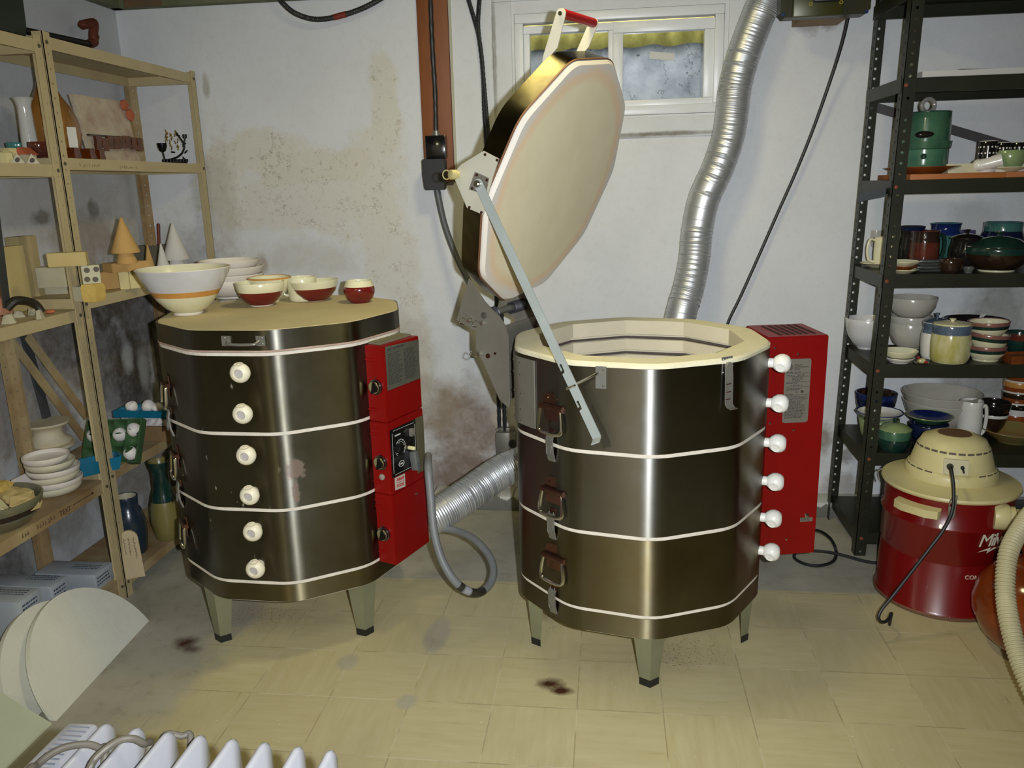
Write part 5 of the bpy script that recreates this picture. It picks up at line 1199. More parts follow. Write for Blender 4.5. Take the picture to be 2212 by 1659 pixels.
for nm, x, y, rp, lb in (('disc', 278, 219, 11, 0), ('disc', 284, 241, 12, 1)):
    p = slabpt(.93+.03*lb, (348-y)/138, .006); b = B(); b.lathe([(0, 0), (rp*mpp(p), 0), (rp*mpp(p)*1.02, .006), (0, .010)], p-Nn*(.008*lb), 20, -Nn, wob=lambda a: 1+.08*sin(5*a)); b.build('terracotta_disc', g_terra, slab_o, world=True)
o = pot('gourd_vase', 'tall amber brown gourd vase with a white tag behind the tan post', 'vase', 122, 336, None, 114, 158, GOURD, [glaze('amber_brown_glaze', (150, 100, 40), (116, 84, 44), .22, 5, contrast=.6)], (), G_top, at=onA(122, -1.80))
r, h_ = rh(o); b = B(); d = -hdir(o.location); q = (d*.75+RX*.66).normalized(); b.plate(q*r*1.0+V((0, 0, h_*.12))-q.cross(V((0, 0, -1)))*.0, V((0, 0, 1)).cross(q), V((0, 0, 1)), .030, .07, .001); b.build('white_tag', g_white, o, smooth_=False)
for i, (x, w_, lb) in enumerate(((152, 26, 'first amber glazed block from the post, standing in front of the gourd vase'), (186, 24, 'middle amber glazed block in front of the clay slab'), (209, 18, 'amber glazed block at the right of the low row by the clay slab'))):
    p = onA(x, -1.72); k = mpp(p); b = B(); b.loft([[p+V((x_*w_*k/2*s, y_*.016*s+.016, z)) for x_, y_ in ((-1, -1), (1, -1), (1, 1), (-1, 1))] for z, s in ((0, .95), (.008, 1.), (.022, .86), (.034, .95), (.036, .7))])
    put('amber_block', b, g_amber, lb, 'ornament', p, 'amber glazed blocks', angle=60)
# dark candelabrum with gold letters
p = onA(378, -1.76); k = mpp(p); m_dm, m_gold = M('blackened_metal', (26, 28, 30), .4, .7), M('brassy_strokes', (150, 124, 62), .35, .8)
b = B()
def mp(x, z): return V((p.x, p.y, A2))+RX*((x-378)*k)+V((0, 0, (347-z)*k))
b.tube([mp(352, 338), mp(368, 337), mp(385, 332), mp(396, 324)], .004, 8, 6)
b.tube([mp(396, 324), mp(402, 310), mp(396, 296), mp(388, 282)], .0035, 8, 6); b.tube([mp(399, 312), mp(404, 298), mp(405, 292)], .003, 8, 5)
b.cyl(mp(405, 294), mp(405, 286), .008, .009, 8)
for x, z, r_ in ((404, 322, 50), (398, 336, -30), (391, 288, 110), (402, 306, 70), (376, 322, 100)): b.sphere(mp(x, z), .010, 10, (.35, .3, 1.), Mx.Rotation(R(r_), 3, V((0, 1, 0))))
b.cyl(mp(357, 341), mp(354, 322), .003, seg=8); b.lathe([(.003, 0), (.012, .006), (.018, .022), (.019, .036), (.017, .036), (.014, .012), (0, .008)], mp(354, 322), 16)
b.box(mp(379, 344.5), (.095, .012, .006))
for i in range(8): q = mp(354+i*7.0, 343); b.lathe([(0, 0), (.006, 0), (.006, .012), (.004, .012), (.004, .003), (0, .003)], q, 10)
cd = put('candelabrum', b, m_dm, 'small black metal candelabrum with leafy stem and brassy strokes', 'candelabrum', V(p))
b = B(); rr_ = random.Random(4)
for i in range(22):
    x, z = rr_.uniform(362, 390), rr_.uniform(282, 320); q = mp(x, z); d = mp(x+rr_.uniform(-3, 3), z-rr_.uniform(5, 11))-q; b.tube([q, q+d*.5+RX*.002, q+d], .0016, 6, 2)
b.build('brass_strokes', m_gold, cd, world=True)
# upper shelf, nearer unit
o = pot('tall_vase', 'tall narrow white vase with a flared lip left of the tan post', 'vase', 72, 332, None, 32, 124, [(.88, 0), (.92, .02), (1, .3), (.9, .6), (.86, .86), (1.05, .96), (1.3, 1)], [M('spiral_white_glaze', (196, 194, 186), .15, coat=.4, bump=.3, bscale=30)], (), G_top, at=onA(70, -1.79))
o = pot('wavy_dish', 'teal wavy-edged dish behind the little clay house', 'dish', 40, 338, None, 42, 16, DISH, [glaze('teal_dish', (66, 128, 118), None, .2)], (), G_top, at=onA(42, -1.86), wob=lambda a: 1+.05*sin(9*a), h=.05)
b = B(); p = onA(56, -1.74); b.hexa([p+V((x, y, z)) for z in (0, .028) for x, y in ((-.02, -.022), (.02, -.022), (.02, .022), (-.02, .022))]); b.mi = 1
b.loft([[p+V((x, y, z)) for x, z in ((-.026, .028), (.026, .028), (0, .05))] for y in (-.026, .026)]); put('clay_house', b, [m_kbg, g_terra], 'little clay house with a terracotta roof on the upper tan shelf', 'ornament', p, G_top, smooth_=False)
o = pot('bowl', 'dark red bowl tucked behind the tan post on the upper shelf', 'bowl', 88, 352, None, 44, 32, ROUND, [g_redbr], (), G_top, at=onA(88, -1.74))
for i, (x, w_, lb) in enumerate(((38, 30, 'left small white clay tetrahedron with a round hole by the clay house'), (70, 30, 'right small white clay tetrahedron with a round hole, next to the post'))):
    p = onA(x, -1.690); k = mpp(p); w2 = w_*k/2; b = B(); T_ = [p+RX*-w2, p+RX*w2, p+V((-.03, w2*1.1, 0))]; ap = p+V((-.010, .012, 22*k)); vs = [b.v(q) for q in T_+[ap]]
    for f in ((0, 1, 3), (1, 2, 3), (2, 0, 3), (2, 1, 0)): b.face([vs[i_] for i_ in f])
    o = put('clay_tetrahedron', b, M('white_clay', (214, 206, 180), .8), lb, 'ornament', p, G_top, smooth_=False)
    nrm = (T_[1]-T_[0]).cross(ap-T_[0]).normalized(); q = (T_[0]+T_[1]+ap)/3; b = B(); b.lathe([(0, 0), (.0075, 0), (.0075, .0008), (0, .0008)], q-p, 14, nrm); b.build('round_hole', m_hole, o, smooth_=False)
brick('cream_block', 'cream block at the left edge of the upper tan shelf', 'block', ((0, 356), (24, 355), 34), .05, M('cream_block', (206, 194, 142), .85, bump=.3), G_top, N2)
b = B(); p = onA(14, -1.74); b.lathe([(0, 0), (.022, 0), (.02, .03), (0, .045)], p, 7); put('cream_lump', b, M('cream_block', (206, 194, 142), .85), 'rough cream lump behind the cream block on the upper tan shelf', 'lump', p, G_top, smooth_=False)

# middle shelf: kiln bricks, posts and cones
GM = 'kiln furniture on the middle tan shelf'
brick('kiln_brick', 'long cream brick at the bottom of the pile behind the tan post', 'brick', ((62, 657), (150, 653), 36), .07, m_kbg, GM, N3)
p0 = onz(62, 657, N3); zb_ = N3+36*mpp(p0)+.0005
brick('kiln_brick', 'grey cream brick lying second in the pile behind the tan post', 'brick', ((82, 623), (150, 620), 44), .06, m_kbg, GM, zb_, None)
def upright(name, label, x0, x1, ytop, X_, dep, mat, flute=False):
    p, q = onx(x0, ytop, X_), onx(x1, ytop, X_); zt = p.z; b = B(); y0, y1 = p.y, q.y; hw = (y1-y0)/2; cy = (y0+y1)/2
    out = [(0, -1), (0, -.35), (-.25, -.25), (-.25, .25), (0, .35), (0, 1), (-1, 1), (-1, -1)] if flute else [(0, -1), (0, 1), (-1, 1), (-1, -1)]
    b.loft([[V((X_+dx*dep, cy+dy*hw, z)) for dx, dy in out] for z in (N3, zt)])
    return put(name, b, mat, label, 'kiln post', V((X_-dep/2, cy, N3)), GM, smooth_=False)
upright('kiln_post', 'wide flat cream block standing upright on the middle tan shelf', 8, 50, 534, -1.845, .03, m_kb)
upright('kiln_post', 'tall fluted tan kiln post behind the upright cream block', 38, 78, 512, -1.885, .045, M('grey_tan_post', (176, 158, 112), .9, col2=(150, 134, 96), scale=8), True)
o, (p, q, Nn, h) = brick('holed_block', 'pale block with round holes just right of the tan post', 'block', ((186, 652), (226, 645), 32), .05, m_kbg, GM, A3)
zt_ = A3+h+.0005
o2, (p, q, Nn, h) = brick('holed_block', 'upper pale block with rows of round holes right of the tan post', 'block', ((181, 620), (220, 617), 45), .05, M('pale_holed_block', (196, 194, 164), .9, col2=(184, 180, 150), scale=12), GM, zt_)
b = B(); U_ = (q-p).normalized()
for fx_, fz_ in ((.3, .78), (.82, .8), (.25, .35), (.7, .32)): b.lathe([(0, 0), (.0085, 0), (.0085, .0006), (0, .0006)], p-V(o2.location)+U_*(q-p).length*fx_+V((0, 0, h*fz_)), 14, -Nn)
b.build('holes', m_hole, o2, smooth_=False)
b = B(); p = onz(206, 652, A3)+V((-.012, .012, 0)); k = mpp(p); b.loft([[p+RX*x*k*s+V((0, y*.02, z*k)) for x, y in ((-15, -1), (14, -1), (18, 1), (-12, 1))] for s, z in ((.9, 0), (1.05, 10), (1.1, 30), (.9, 38))])
o3 = put('foam_block', b, m_kby, 'crumbly yellow block with holes at the front of the middle tan shelf', 'block', V((p.x, p.y, A3)), GM, smooth_=False)
brick('small_brick', 'small yellow-tan brick on the top of the pile behind the tan post', 'brick', ((104, 578), (188, 574), 30), .04, m_kb, GM, zt_+45*mpp(onz(200, 618, zt_))+.0005)
p0 = onz(212, 625, A3)
bo, (p, q, Nn, h) = brick('kiln_brick', 'flat tan brick behind the pair of small blocks under the cone', 'brick', ((214, 628), (262, 622), 38), .05, m_cone, GM, A3)
for i, (x0, x1, y0, y1, lb) in enumerate(((260, 281, 626, 625, 'left small upright pale block under the tan cone'), (282, 312, 624, 621, 'right small upright pale block beside the large banded bowl'))):
    brick('small_block', lb, 'block', ((x0, y0), (x1, y1), 38), .028, M('pale_yellow_block', (212, 196, 140), .9, bump=.2), GM, A3)
zc = A3+38*mpp(onz(270, 625, A3))+.001
bd, (p, q, Nn, h) = brick('flat_brick', 'flat orange-tan brick carrying the big tan cone', 'brick', ((244, 590), (324, 582), 20), .07, m_cone, GM, zc)
zc2 = zc+h+.0005
def cone_piece(label, px, py, z, wpx, hpx, neck, mat, foot):
    p = spot_base(px, py, z, foot); k = mpp(p); r = wpx*k/2; b = B()
    prof = ([(0, 0), (r*.72, 0), (r*.70, neck*k*.25), (r*.52, neck*k)] if neck else [(0, 0)])+[(r*.98, neck*k+.001), (r, neck*k+.006), (r*.08, hpx*k-.003), (0, hpx*k)]
    b.lathe(prof, p, 32); return put('clay_cone', b, mat, label, 'cone', V((p.x, p.y, z)), 'clay cones', angle=40)
cone_piece('large tan clay cone on a waisted foot, tallest of the tan pieces', 275, 570, zc2, 58, 98, 22, m_cone, .025)
cone_piece('slender tan clay cone between the big tan cone and the white cones', 328, 606, A3, 30, 76, 0, m_cone, .03)
cone_piece('large white clay cone on a waisted foot behind the large banded bowl', 386, 598, A3, 54, 112, 34, m_conew, .05)
cone_piece('smaller white clay cone in front of the large white cone', 357, 606, A3, 38, 78, 0, m_conew, .03)
p = onz(338, 590, A3)+V((-.06, .10, 0)); k = mpp(p); b = B(); b.box((p.x, p.y, A3+.055), (.11, .10, .11)); bmesh.ops.delete(b.bm, geom=[f for f in b.bm.faces if f.calc_center_median().z > A3+.109], context='FACES')
tb = put('brush_box', b, M('dull_grey_box', (96, 92, 80), .7), 'dull grey box holding brushes in the back corner of the tan shelf', 'box', V((p.x, p.y, A3)), smooth_=False)
sl = tb.modifiers.new('thickness', 'SOLIDIFY'); sl.thickness = .003
for (x, y, x2, y2, mt, lb, nm) in ((330, 520, 342, 486, M('dark_red_handle', (104, 48, 32), .4), 'dark red brush handle sticking up from the grey box', 'brush'), (304, 533, 283, 503, M('orange_stick', (164, 100, 56), .5), 'orange-brown stick leaning out of the grey box', 'stick')):
    q = ond(x2, y2, (p-EYE).dot(FW)); e = V((p.x+(.02 if x > 320 else -.03), p.y, A3+.006)); b = B(); b.cyl(e, q, .005, .0075, 10); b.sphere(q, .0075, 10); put(nm, b, mt, lb, nm, e)
# left end of the middle shelf
b = B(); pa, pb = onz(26, 668, N3+.03), onz(92, 676, N3+.008)
k = mpp(pa); T0 = V((pa.x, pa.y-.02, N3+.036)); b.tube([T0+V((-.0, 0, 0)), T0+V((.02, .02, .020)), V((pb.x, pb.y, N3+.040))+V((-.012, -.015, .0)), V((pb.x-.002, pb.y, N3+.010))], .012, 10, 8, rf=lambda L: .013-.03*max(0, L-.03)*.6)
sw_ = put('hand_saw', b, M('black_saw_handle', (28, 26, 22), .5, col2=(44, 38, 26)), 'black handled saw leaning up at the left edge of the middle tan shelf', 'saw', V((T0.x, T0.y, N3)))
b = B(); e = onx(-14, 440, T0.x-.02); d = (e-T0).normalized(); s_ = d.cross(V((1, 0, .2))).normalized(); b.slab([T0-s_*.013, e-s_*.016, e+s_*.016, T0+s_*.013], V((.003, 0, 0))); b.build('saw_blade', M('grey_saw_blade', (72, 74, 76), .45, .5), sw_, smooth_=False, world=True)
b = B(); p = onz(6, 682, N3); k = mpp(p); b.box((p.x-.03, p.y-.0, N3+.028), (.09, .085, .056), bev=.016); put('insulation_piece', b, M('pink_insulation', (176, 116, 94), .98, col2=(196, 150, 126), scale=60, bump=1., bscale=90), 'pink fluffy insulation block at the left edge of the middle tan shelf', 'insulation', V((p.x-.03, p.y, N3)))
rs = random.Random(12)
for i, (x, y, sx, sy, h_, lb) in enumerate(((40, 686, 30, 16, 13, 'large broken cream shard lying in front of the pink block'), (70, 682, 24, 18, 16, 'folded cream shard left of the orange scrap'), (84, 690, 10, 14, 18, 'pale triangular shard standing on the shelf edge'), (18, 700, 40, 18, 20, 'white triangular tile shard at the left edge of the shelf front'))):
    p = onz(x, y, N3); k = mpp(p); b = B(); n = 6; base_ = [p+RX*(sx*k*.5*cos(R(60*j))*rs.uniform(.7, 1.1))+V((0, .022*sin(R(60*j))*rs.uniform(.6, 1.1)-.0, 0)) for j in range(n)]
    b.loft([[q+V((-.006, .012, 0)) for q in base_], [q*.6+p*.4+V((-.012, .018, h_*k*rs.uniform(.7, 1.1))) for q in base_]]); put('broken_shard', b, m_kbg if i else m_offw if False else M('cream_shard', (206, 198, 172), .8, col2=(188, 178, 150)), lb, 'shard', V((p.x, p.y, N3)), 'broken clay shards', smooth_=False)
b = B(); p = onz(108, 678, N3); b.sphere(p+V((-.006, .010, .006)), .013, 10, (1.2, 1., .5)); put('orange_scrap', b, M('orange_scrap', (196, 110, 70), .8, bump=.6), 'small orange clay scrap next to the tan post', 'scrap', V((p.x, p.y, N3)))
# lower shelf
GL = 'stacked pale saucers on the lower tan shelf'
base = spot_base(124, 1074, N4, .07); k = mpp(base)
for i in range(6):
    z = N4+i*.0195; r_ = (54, 54, 53, 52, 49, 46)[i]*k; c = V((base.x+(-.004, .002, -.003, .003, -.008, -.018)[i], base.y+(0, .002, -.002, 0, .003, .002)[i]-.0, z)); b = B()
    vessel(b, c, [(.78, 0), (.86, .1), (.98, .55), (1, 1)], r_, .024, th=.005); put('saucer', b, g_offw if i % 2 else M('cream_bisque', (206, 200, 172), .7), '%s pale saucer of the stack beside the clay-filled bowl' % ('bottom', 'second', 'third', 'fourth', 'fifth', 'top')[i], 'saucer', c, GL, angle=50)
base = spot_base(120, 1022, N4, .06); k = mpp(base); b = B()
b.lathe([(0, 0), (.075, 0), (.078, .008), (.056, .026), (.05, .045), (.055, .062), (.077, .082), (.078, .090), (0, .091)], base, 36)
put('clay_spool', b, M('cream_spool', (206, 190, 146), .8, col2=(214, 204, 180)), 'lower cream clay spool behind the saucer stack', 'spool', base, angle=40)
c = base+V((-.012, .01, .0915)); b = B(); b.lathe([(0, 0), (.072, 0), (.075, .008), (.053, .022), (.047, .040), (.053, .056), (.074, .070), (.075, .077), (0, .078)], c, 36)
put('clay_spool', b, M('cream_spool', (206, 190, 146), .8), 'upper cream clay spool with a flat round top behind the saucers', 'spool', c, angle=40)
def egg_tray(label, P, U_, W_, nx, ny, cell, dep, mat, group=None, lidn=None):
    U_, W_ = V(U_).normalized(), V(W_).normalized(); N_ = U_.cross(W_); b = B(); X_, Y_ = nx*cell, ny*cell
    n = 6
    G = {}
    for i in range(nx*n+1):
        for j in range(ny*n+1):
            u, v_ = i/n, j/n; fu, fv = abs(u % 1-.5)*2, abs(v_ % 1-.5)*2; d = min(1, (1-fu**2)*(1-fv**2)*1.6)
            if i in (0, nx*n) or j in (0, ny*n): d = 0
            G[i, j] = b.v(V(P)+U_*u*cell+W_*v_*cell-N_*dep*d)
    for i in range(nx*n):
        for j in range(ny*n): b.face([G[i, j], G[i+1, j], G[i+1, j+1], G[i, j+1]])
    e = .006
    for x0, y0, x1, y1 in ((-e, -e, X_+e, 0), (-e, Y_, X_+e, Y_+e), (-e, 0, 0, Y_), (X_, 0, X_+e, Y_)):
        b.hexa([V(P)+U_*x+W_*y-N_*dep for x, y in ((x0, y0), (x1, y0), (x1, y1), (x0, y1))]+[V(P)+U_*x+W_*y+N_*.001 for x, y in ((x0, y0), (x1, y0), (x1, y1), (x0, y1))])
    return put('egg_carton', b, mat, label, 'egg carton', V(P)-N_*dep, group, angle=60)
def shell(label, p, r, tilt=0, rnd_=1):
    b = B(); n = 8; prof = [(r*sin(R(a)), -r*1.15*cos(R(a))) for a in range(0, 121, 15)]
    prof = prof+[(q[0]*.94, q[1]+.0008) for q in prof[::-1][:-1]]+[(0, prof[0][1]+.002)]
    b.lathe(prof, p+V((0, 0, r*1.15)), 18, V((sin(R(tilt)), -.35, 1)).normalized(), wob=lambda a: 1+.05*sin(3*a+rnd_))
    return put('egg_shell', b, M('eggshell_white', (226, 220, 212), .6), label, 'eggshell', p, 'broken eggshells', angle=70)
m_gr, m_bl = M('green_carton', (58, 92, 52), .7, col2=(46, 78, 42), scale=9), M('turquoise_plastic', (20, 110, 140), .35, col2=(16, 96, 124), scale=8)
pc0, pc1, pc2 = onz(172, 1000, A4+.03), onz(286, 1003, A4+.03), onz(292, 938, A4+.03)
Ug = (pc1-pc0).normalized(); Wg = (V((0, 0, 1)).cross(Ug))
cell = .050
Wg = (Wg*.5+V((0, 0, .8))-Ug*.06).normalized(); Ug = (Ug-Wg*Ug.dot(Wg)).normalized(); Ng = Ug.cross(Wg)
gc = onz(281, 1004, A4)+V((0, .03, .004))-Ug*.20
egg_tray('green egg carton full of eggshells behind the turquoise tray', gc, Ug, Wg, 4, 3, cell, .028, m_gr)
for i, (u, v_, tl, lb) in enumerate(((3.5, 2.3, 10, 'largest eggshell at the right back of the green carton'), (3.5, .6, -20, 'upright eggshell at the front right of the green carton'), (2.5, 2.0, 5, 'eggshell half hidden by the tan post in the green carton'), (1.3, 1.2, 0, 'eggshell left of the tan post in the green carton'), (.5, 2.0, 15, 'leftmost eggshell in the green carton'))):
    shell(lb, gc+Ug*cell*u+Wg*cell*v_-Ng*.006+V((0, 0, -.026)), .0235, tl, i)
tp0, tp1 = onz(178, 1032, A4), onz(262, 1012, A4); Ut = (tp1-tp0).normalized(); Wt = V((0, 0, 1)).cross(Ut)
b = B(); c = (tp0+tp1)/2+Wt*.03; hx = (tp1-tp0).length/2
def rect(s, z, hx_=hx, hy_=.032): return [c+Ut*x*hx_*s+Wt*y*hy_*s+V((0, 0, z)) for x, y in ((-1, -1), (1, -1), (1, 1), (-1, 1))]
b.loft([rect(.92, 0), rect(1.1, .045), rect(1.16, .046), rect(1.05, .045), rect(.88, .004)]); put('plastic_tray', b, m_bl, 'turquoise plastic tray behind the tan post on the lower shelf', 'tray', V((c.x, c.y, A4)), smooth_=False)
# cardboard box with crumpled paper and the turquoise carton on it
q0, q1 = onz(248, 962, A4), onz(372, 962, A4); b = B()
cbx = V(((q0.x+q1.x)/2-.01, (q0.y+q1.y)/2+.13, A4)); b.box(cbx+V((0, 0, .030)), (.26, .17, .06), bev=.003); put('cardboard_box', b, M('brown_cardboard', (132, 106, 72), .9, col2=(120, 94, 62)), 'low brown cardboard box at the back of the lower tan shelf', 'box', cbx)
b = B(); rs = random.Random(2); n1, n2 = 16, 8
GR = [[b.v(cbx+V((-.12+.24*i/n1, -.08+.15*j/n2, .061+(.0 if i in (0, n1) or j in (0, n2) else .026*rs.uniform(.3, 1.))))) for j in range(n2+1)] for i in range(n1+1)]
for i in range(n1):
    for j in range(n2): b.face([GR[i][j], GR[i+1][j], GR[i+1][j+1], GR[i][j+1]])
put('crumpled_paper', b, M('white_crumpled_paper', (206, 198, 196), .9), 'white crumpled paper on the cardboard box under the turquoise carton', 'paper', cbx+V((0, 0, .061)), smooth_=False)
tc = egg_tray('turquoise egg carton with eggshells on the crumpled paper', cbx+V((-.12, -.075, .118)), (1, 0, 0), (0, 1, 0), 5, 2, .048, .026, m_bl)
for i, (u, v_, r_, tl) in enumerate(((.9, .8, .022, -15), (2.4, .7, .024, 30), (3.1, .7, .020, -35), (4.2, .7, .014, 10))):
    shell(('left', 'pointed middle', 'lying middle', 'smallest right')[i]+' eggshell in the turquoise carton', cbx+V((-.12+.048*u, -.075+.048*v_, .099)), r_, tl, i)
p = onz(345, 905, A4); b = B(); q = cbx+V((.05, .02, .125)); b.slab([q+V((-.05, .03, 0)), q+V((.05, .03, 0)), q+V((.04, .05, .085))], V((0, .004, 0))); put('paper_sheet', b, M('white_crumpled_paper', (206, 198, 196), .9), 'white pointed paper sheet standing behind the turquoise carton', 'paper', q, smooth_=False)
# bowl of clay scraps
base = onz(4, 1152, N4); base = base+V((-.06, .05, 0)); base.z = N4; k = mpp(base)
b = B(); vessel(b, base, [(.6, 0), (.64, .05), (.88, .42), (.97, .8), (1, 1)], 100*k, .082, ((.50, .72, 1),), th=.008, seg=48); big = put('wide_bowl', b, [glaze('stone_green_glaze', (120, 116, 88), (100, 98, 76), .25, 14), g_brown], 'wide grey-green bowl full of clay scraps at the left edge of the lower shelf', 'bowl', base, angle=50)
rs = random.Random(21)
for i, (dx, dy, dz, s, mt, lb) in enumerate(((.04, .05, .072, .05, M('straw_clay', (196, 176, 122), .9, col2=(180, 158, 104), scale=12), 'tan clay lump at the back of the wide bowl'), (-.01, .045, .10, .04, m_kby, 'yellow clay lump on top of the wide bowl'), (.095, .02, .066, .04, M('straw_clay', (196, 176, 122), .9), 'brownish clay lump at the right of the wide bowl'), (.03, .0, .070, .026, M('brown_scrap', (140, 116, 72), .9), 'small round brown clay lump in the middle of the wide bowl'), (.05, -.05, .068, .045, M('pale_slip', (206, 202, 160), .6), 'flat pale clay piece at the front of the wide bowl'), (.0, -.06, .068, .04, M('pale_slip', (206, 202, 160), .6), 'pale clay piece at the front left of the wide bowl'))):
    b = B(); q = base+V((dx, dy, dz)); b.sphere(q, s, 8, (1, 1, .5), Mx.Rotation(rs.uniform(0, 3), 3, V((.3, .4, 1))))
    for v_ in b.bm.verts: v_.co += V((rs.uniform(-1, 1), rs.uniform(-1, 1), rs.uniform(-1, 1)))*s*.14
    put('clay_scrap', b, mt, lb, 'clay scrap', q, 'clay scraps in the bowl', smooth_=False)
b = B(); q = onx(46, 1042, -1.83); q.z = N4; b.slab([q+V((-.07, 0, .0)), q+V((.05, -.01, 0)), q+V((.055, .0, .045)), q+V((0, .02, .082)), q+V((-.05, .02, .06))], V((-.004, .006, 0))); put('paper_sheet', b, M('white_crumpled_paper', (206, 198, 196), .9), 'white torn paper sheet behind the clay-filled bowl', 'paper', V((q.x, q.y, N4)), smooth_=False)
# bottom shelf
o = pot('storage_jar', 'big dark blue jar with a cream inside behind the tan post', 'jar', 292, 1212, A5, 66, 128, [(.8, 0), (.9, .04), (1, .3), (.98, .58), (.80, .76), (.66, .82), (.68, .92), (.72, 1)], [glaze('inky_blue_glaze', (38, 52, 66), (28, 40, 52), .25, 8), M('cream_inner', (176, 168, 140), .6)], (), None, foot=1.6, inmat=1)
o = pot('tall_vase', 'tall dark green vase with an olive yellow belly beside the closed kiln', 'vase', 368, 1180, A5, 64, 175, [(.7, 0), (.8, .03), (1, .24), (.92, .42), (.7, .58), (.55, .66), (.52, .86), (.72, 1)], [glaze('olive_yellow_glaze', (122, 112, 64), None, .3), g_dkgreen], ((.50, 1.1, 1),), None, foot=1.6)
p = onz(302, 1252, A5)+V((-.022, .012, 0)); U_ = (RX*.93+V((0, .36, 0))).normalized(); Nn = V((-U_.y, U_.x, 0)); k = mpp(p)
lean = (V((0, 0, 1))+Nn*.16-U_*.05).normalized(); hw = 19*k; Lp = 106*k; O = p
pts = [O-U_*hw, O+U_*hw, O+U_*hw*.95+lean*(Lp-hw)]
for j in range(1, 9): a = PI*j/9; pts.append(O+lean*(Lp-hw)+U_*hw*.95*cos(a)+lean*hw*.95*sin(a))
pts.append(O-U_*hw*.95+lean*(Lp-hw)); b = B(); b.slab(pts, Nn*.008)
pd = put('wooden_paddle', b, M('pale_wood_paddle', (182, 166, 132), .7, col2=(168, 150, 116), scale=8), 'pale rounded wooden paddle with handwriting leaning on the bottom tan shelf', 'paddle', V((O.x, O.y, A5)), smooth_=False)
b = B(); r_ = random.Random(17)
for dx, n_ in ((.45, 15), (-.05, 13), (-.55, 12)):      # three lines of small handwriting down the paddle
    for j in range(n_):
        q = lean*(Lp*.84-j*.0050*(1+.1*dx))+U_*(hw*dx)-Nn*.0006; e_ = lambda: -lean*r_.uniform(.001, .004)+U_*r_.uniform(-.004, .005)
        b.tube([q, q+e_(), q+e_()-lean*.001, q-lean*.0042], .00055, 5, 3)
b.build('handwriting', m_pen, pd, smooth_=False).location = V((0, 0, 0))
# white boxes on the bottom of the nearer unit
m_bx = M('white_carton', (176, 182, 186), .6, col2=(164, 170, 176), scale=5); m_pr = M('blue_grey_print', (70, 76, 96), .7)
for i, (near, far, x_, h_, lb) in enumerate((((203, 1240), (243, 1217), -1.715, .075, 'small white printed box farthest back beside the tan post'), ((110, 1271), (146, 1241), -1.70, .085, 'white printed box in the middle behind the half-moon slabs'), ((40, 1301), (88, 1271), -1.70, .11, 'white printed box at the left edge behind the half-moon slabs'))):
    a, c = onx(*near, x_), onx(*far, x_); zt = (a.z+c.z)/2; z0 = N5
    if i < 2:   # what the boxes stand on: a plain lower box
        pass
    b = B(); b.box((x_-.11, (a.y+c.y)/2, (zt+z0)/2), (.22, c.y-a.y-.004, zt-z0), bev=.002)
    o = put('printed_box', b, m_bx, lb, 'box', V((x_-.11, (a.y+c.y)/2, z0)), 'white printed boxes')
    b = B(); r_ = random.Random(i); O = V((x_+.0002, a.y+.006, zt-.02))-V(o.location)
    for j in range(3): words(b, O, V((0, 1, 0)), V((0, 0, 1)), .004, (c.y-a.y)*.7, -.012*j, .005, rnd=r_)
    for j in range(3): words(b, V((x_-.02, a.y+.02, zt+.0002))-V(o.location), V((-1, 0, 0)), V((0, -1, 0)), .0, .10, -.03-.012*j, .004, rnd=r_)
    b.build('print', m_pr, o, smooth_=False)

# ---- half-moon kiln shelves leaning in front
m_ks = M('pale_kiln_shelf', (226, 226, 212), .85, col2=(214, 212, 196), scale=3.5, bump=.25, bscale=30)
m_kse = m_ks
def half_slab(label, P, Q, theta, th, mat, rot=0):
    P, Q = V(P), V(Q); mid = (P+Q)/2; U_ = (Q-P).normalized(); rr = (Q-P).length/2; n = V((U_.y, -U_.x, 0))
    if n.x > 0: n = -n
    Wv = n*cos(R(theta))+V((0, 0, 1))*sin(R(theta)); pts = [mid+U_*rr*cos(PI*k/32)+Wv*rr*sin(PI*k/32) for k in range(33)]
    N_ = U_.cross(Wv); N_ = -N_ if N_.x > 0 else N_
    b = B(); b.slab(pts, N_*th); return put('half_moon_slab', b, mat, label, 'kiln shelf', mid, 'half-moon kiln shelves', angle=30)
PA, PB_ = onz(122, 1557, .0), onz(322, 1341, .0)
half_slab('large half-moon kiln shelf leaning in front on its straight edge', PA, PB_, 58, .017, m_ks)
sh = V((-.062, -.045, 0))
half_slab('half-moon kiln shelf leaning just behind the front one', PA+sh, PB_+sh-V((0, .03, 0)), 60, .017, m_ks)
pa, pb = onz(18, 1659, 0), onz(122, 1558, 0); d = (pb-pa).normalized(); pa = pa-d*.30; n = V((-d.y, d.x, 0))
b = B(); Wv = V((-1, -.0, 0))*cos(R(42))+V((0, 0, 1))*sin(R(42)); p0_, p1_ = pa, pb+V((-.005, -.01, 0)); L_ = (p1_-p0_).length
e0 = onx(-40, 1511, pb.x-.13); b.slab([p0_, p1_, p1_+Wv*.15+d*-.02, p0_+Wv*.24], Wv.cross(d)*(.016 if Wv.cross(d).x < 0 else -.016))
put('kiln_shelf', b, M('greenish_kiln_shelf', (200, 206, 182), .85, col2=(186, 190, 162), scale=4), 'greenish flat kiln shelf leaning low in the bottom left corner', 'kiln shelf', (p0_+p1_)/2, smooth_=False)

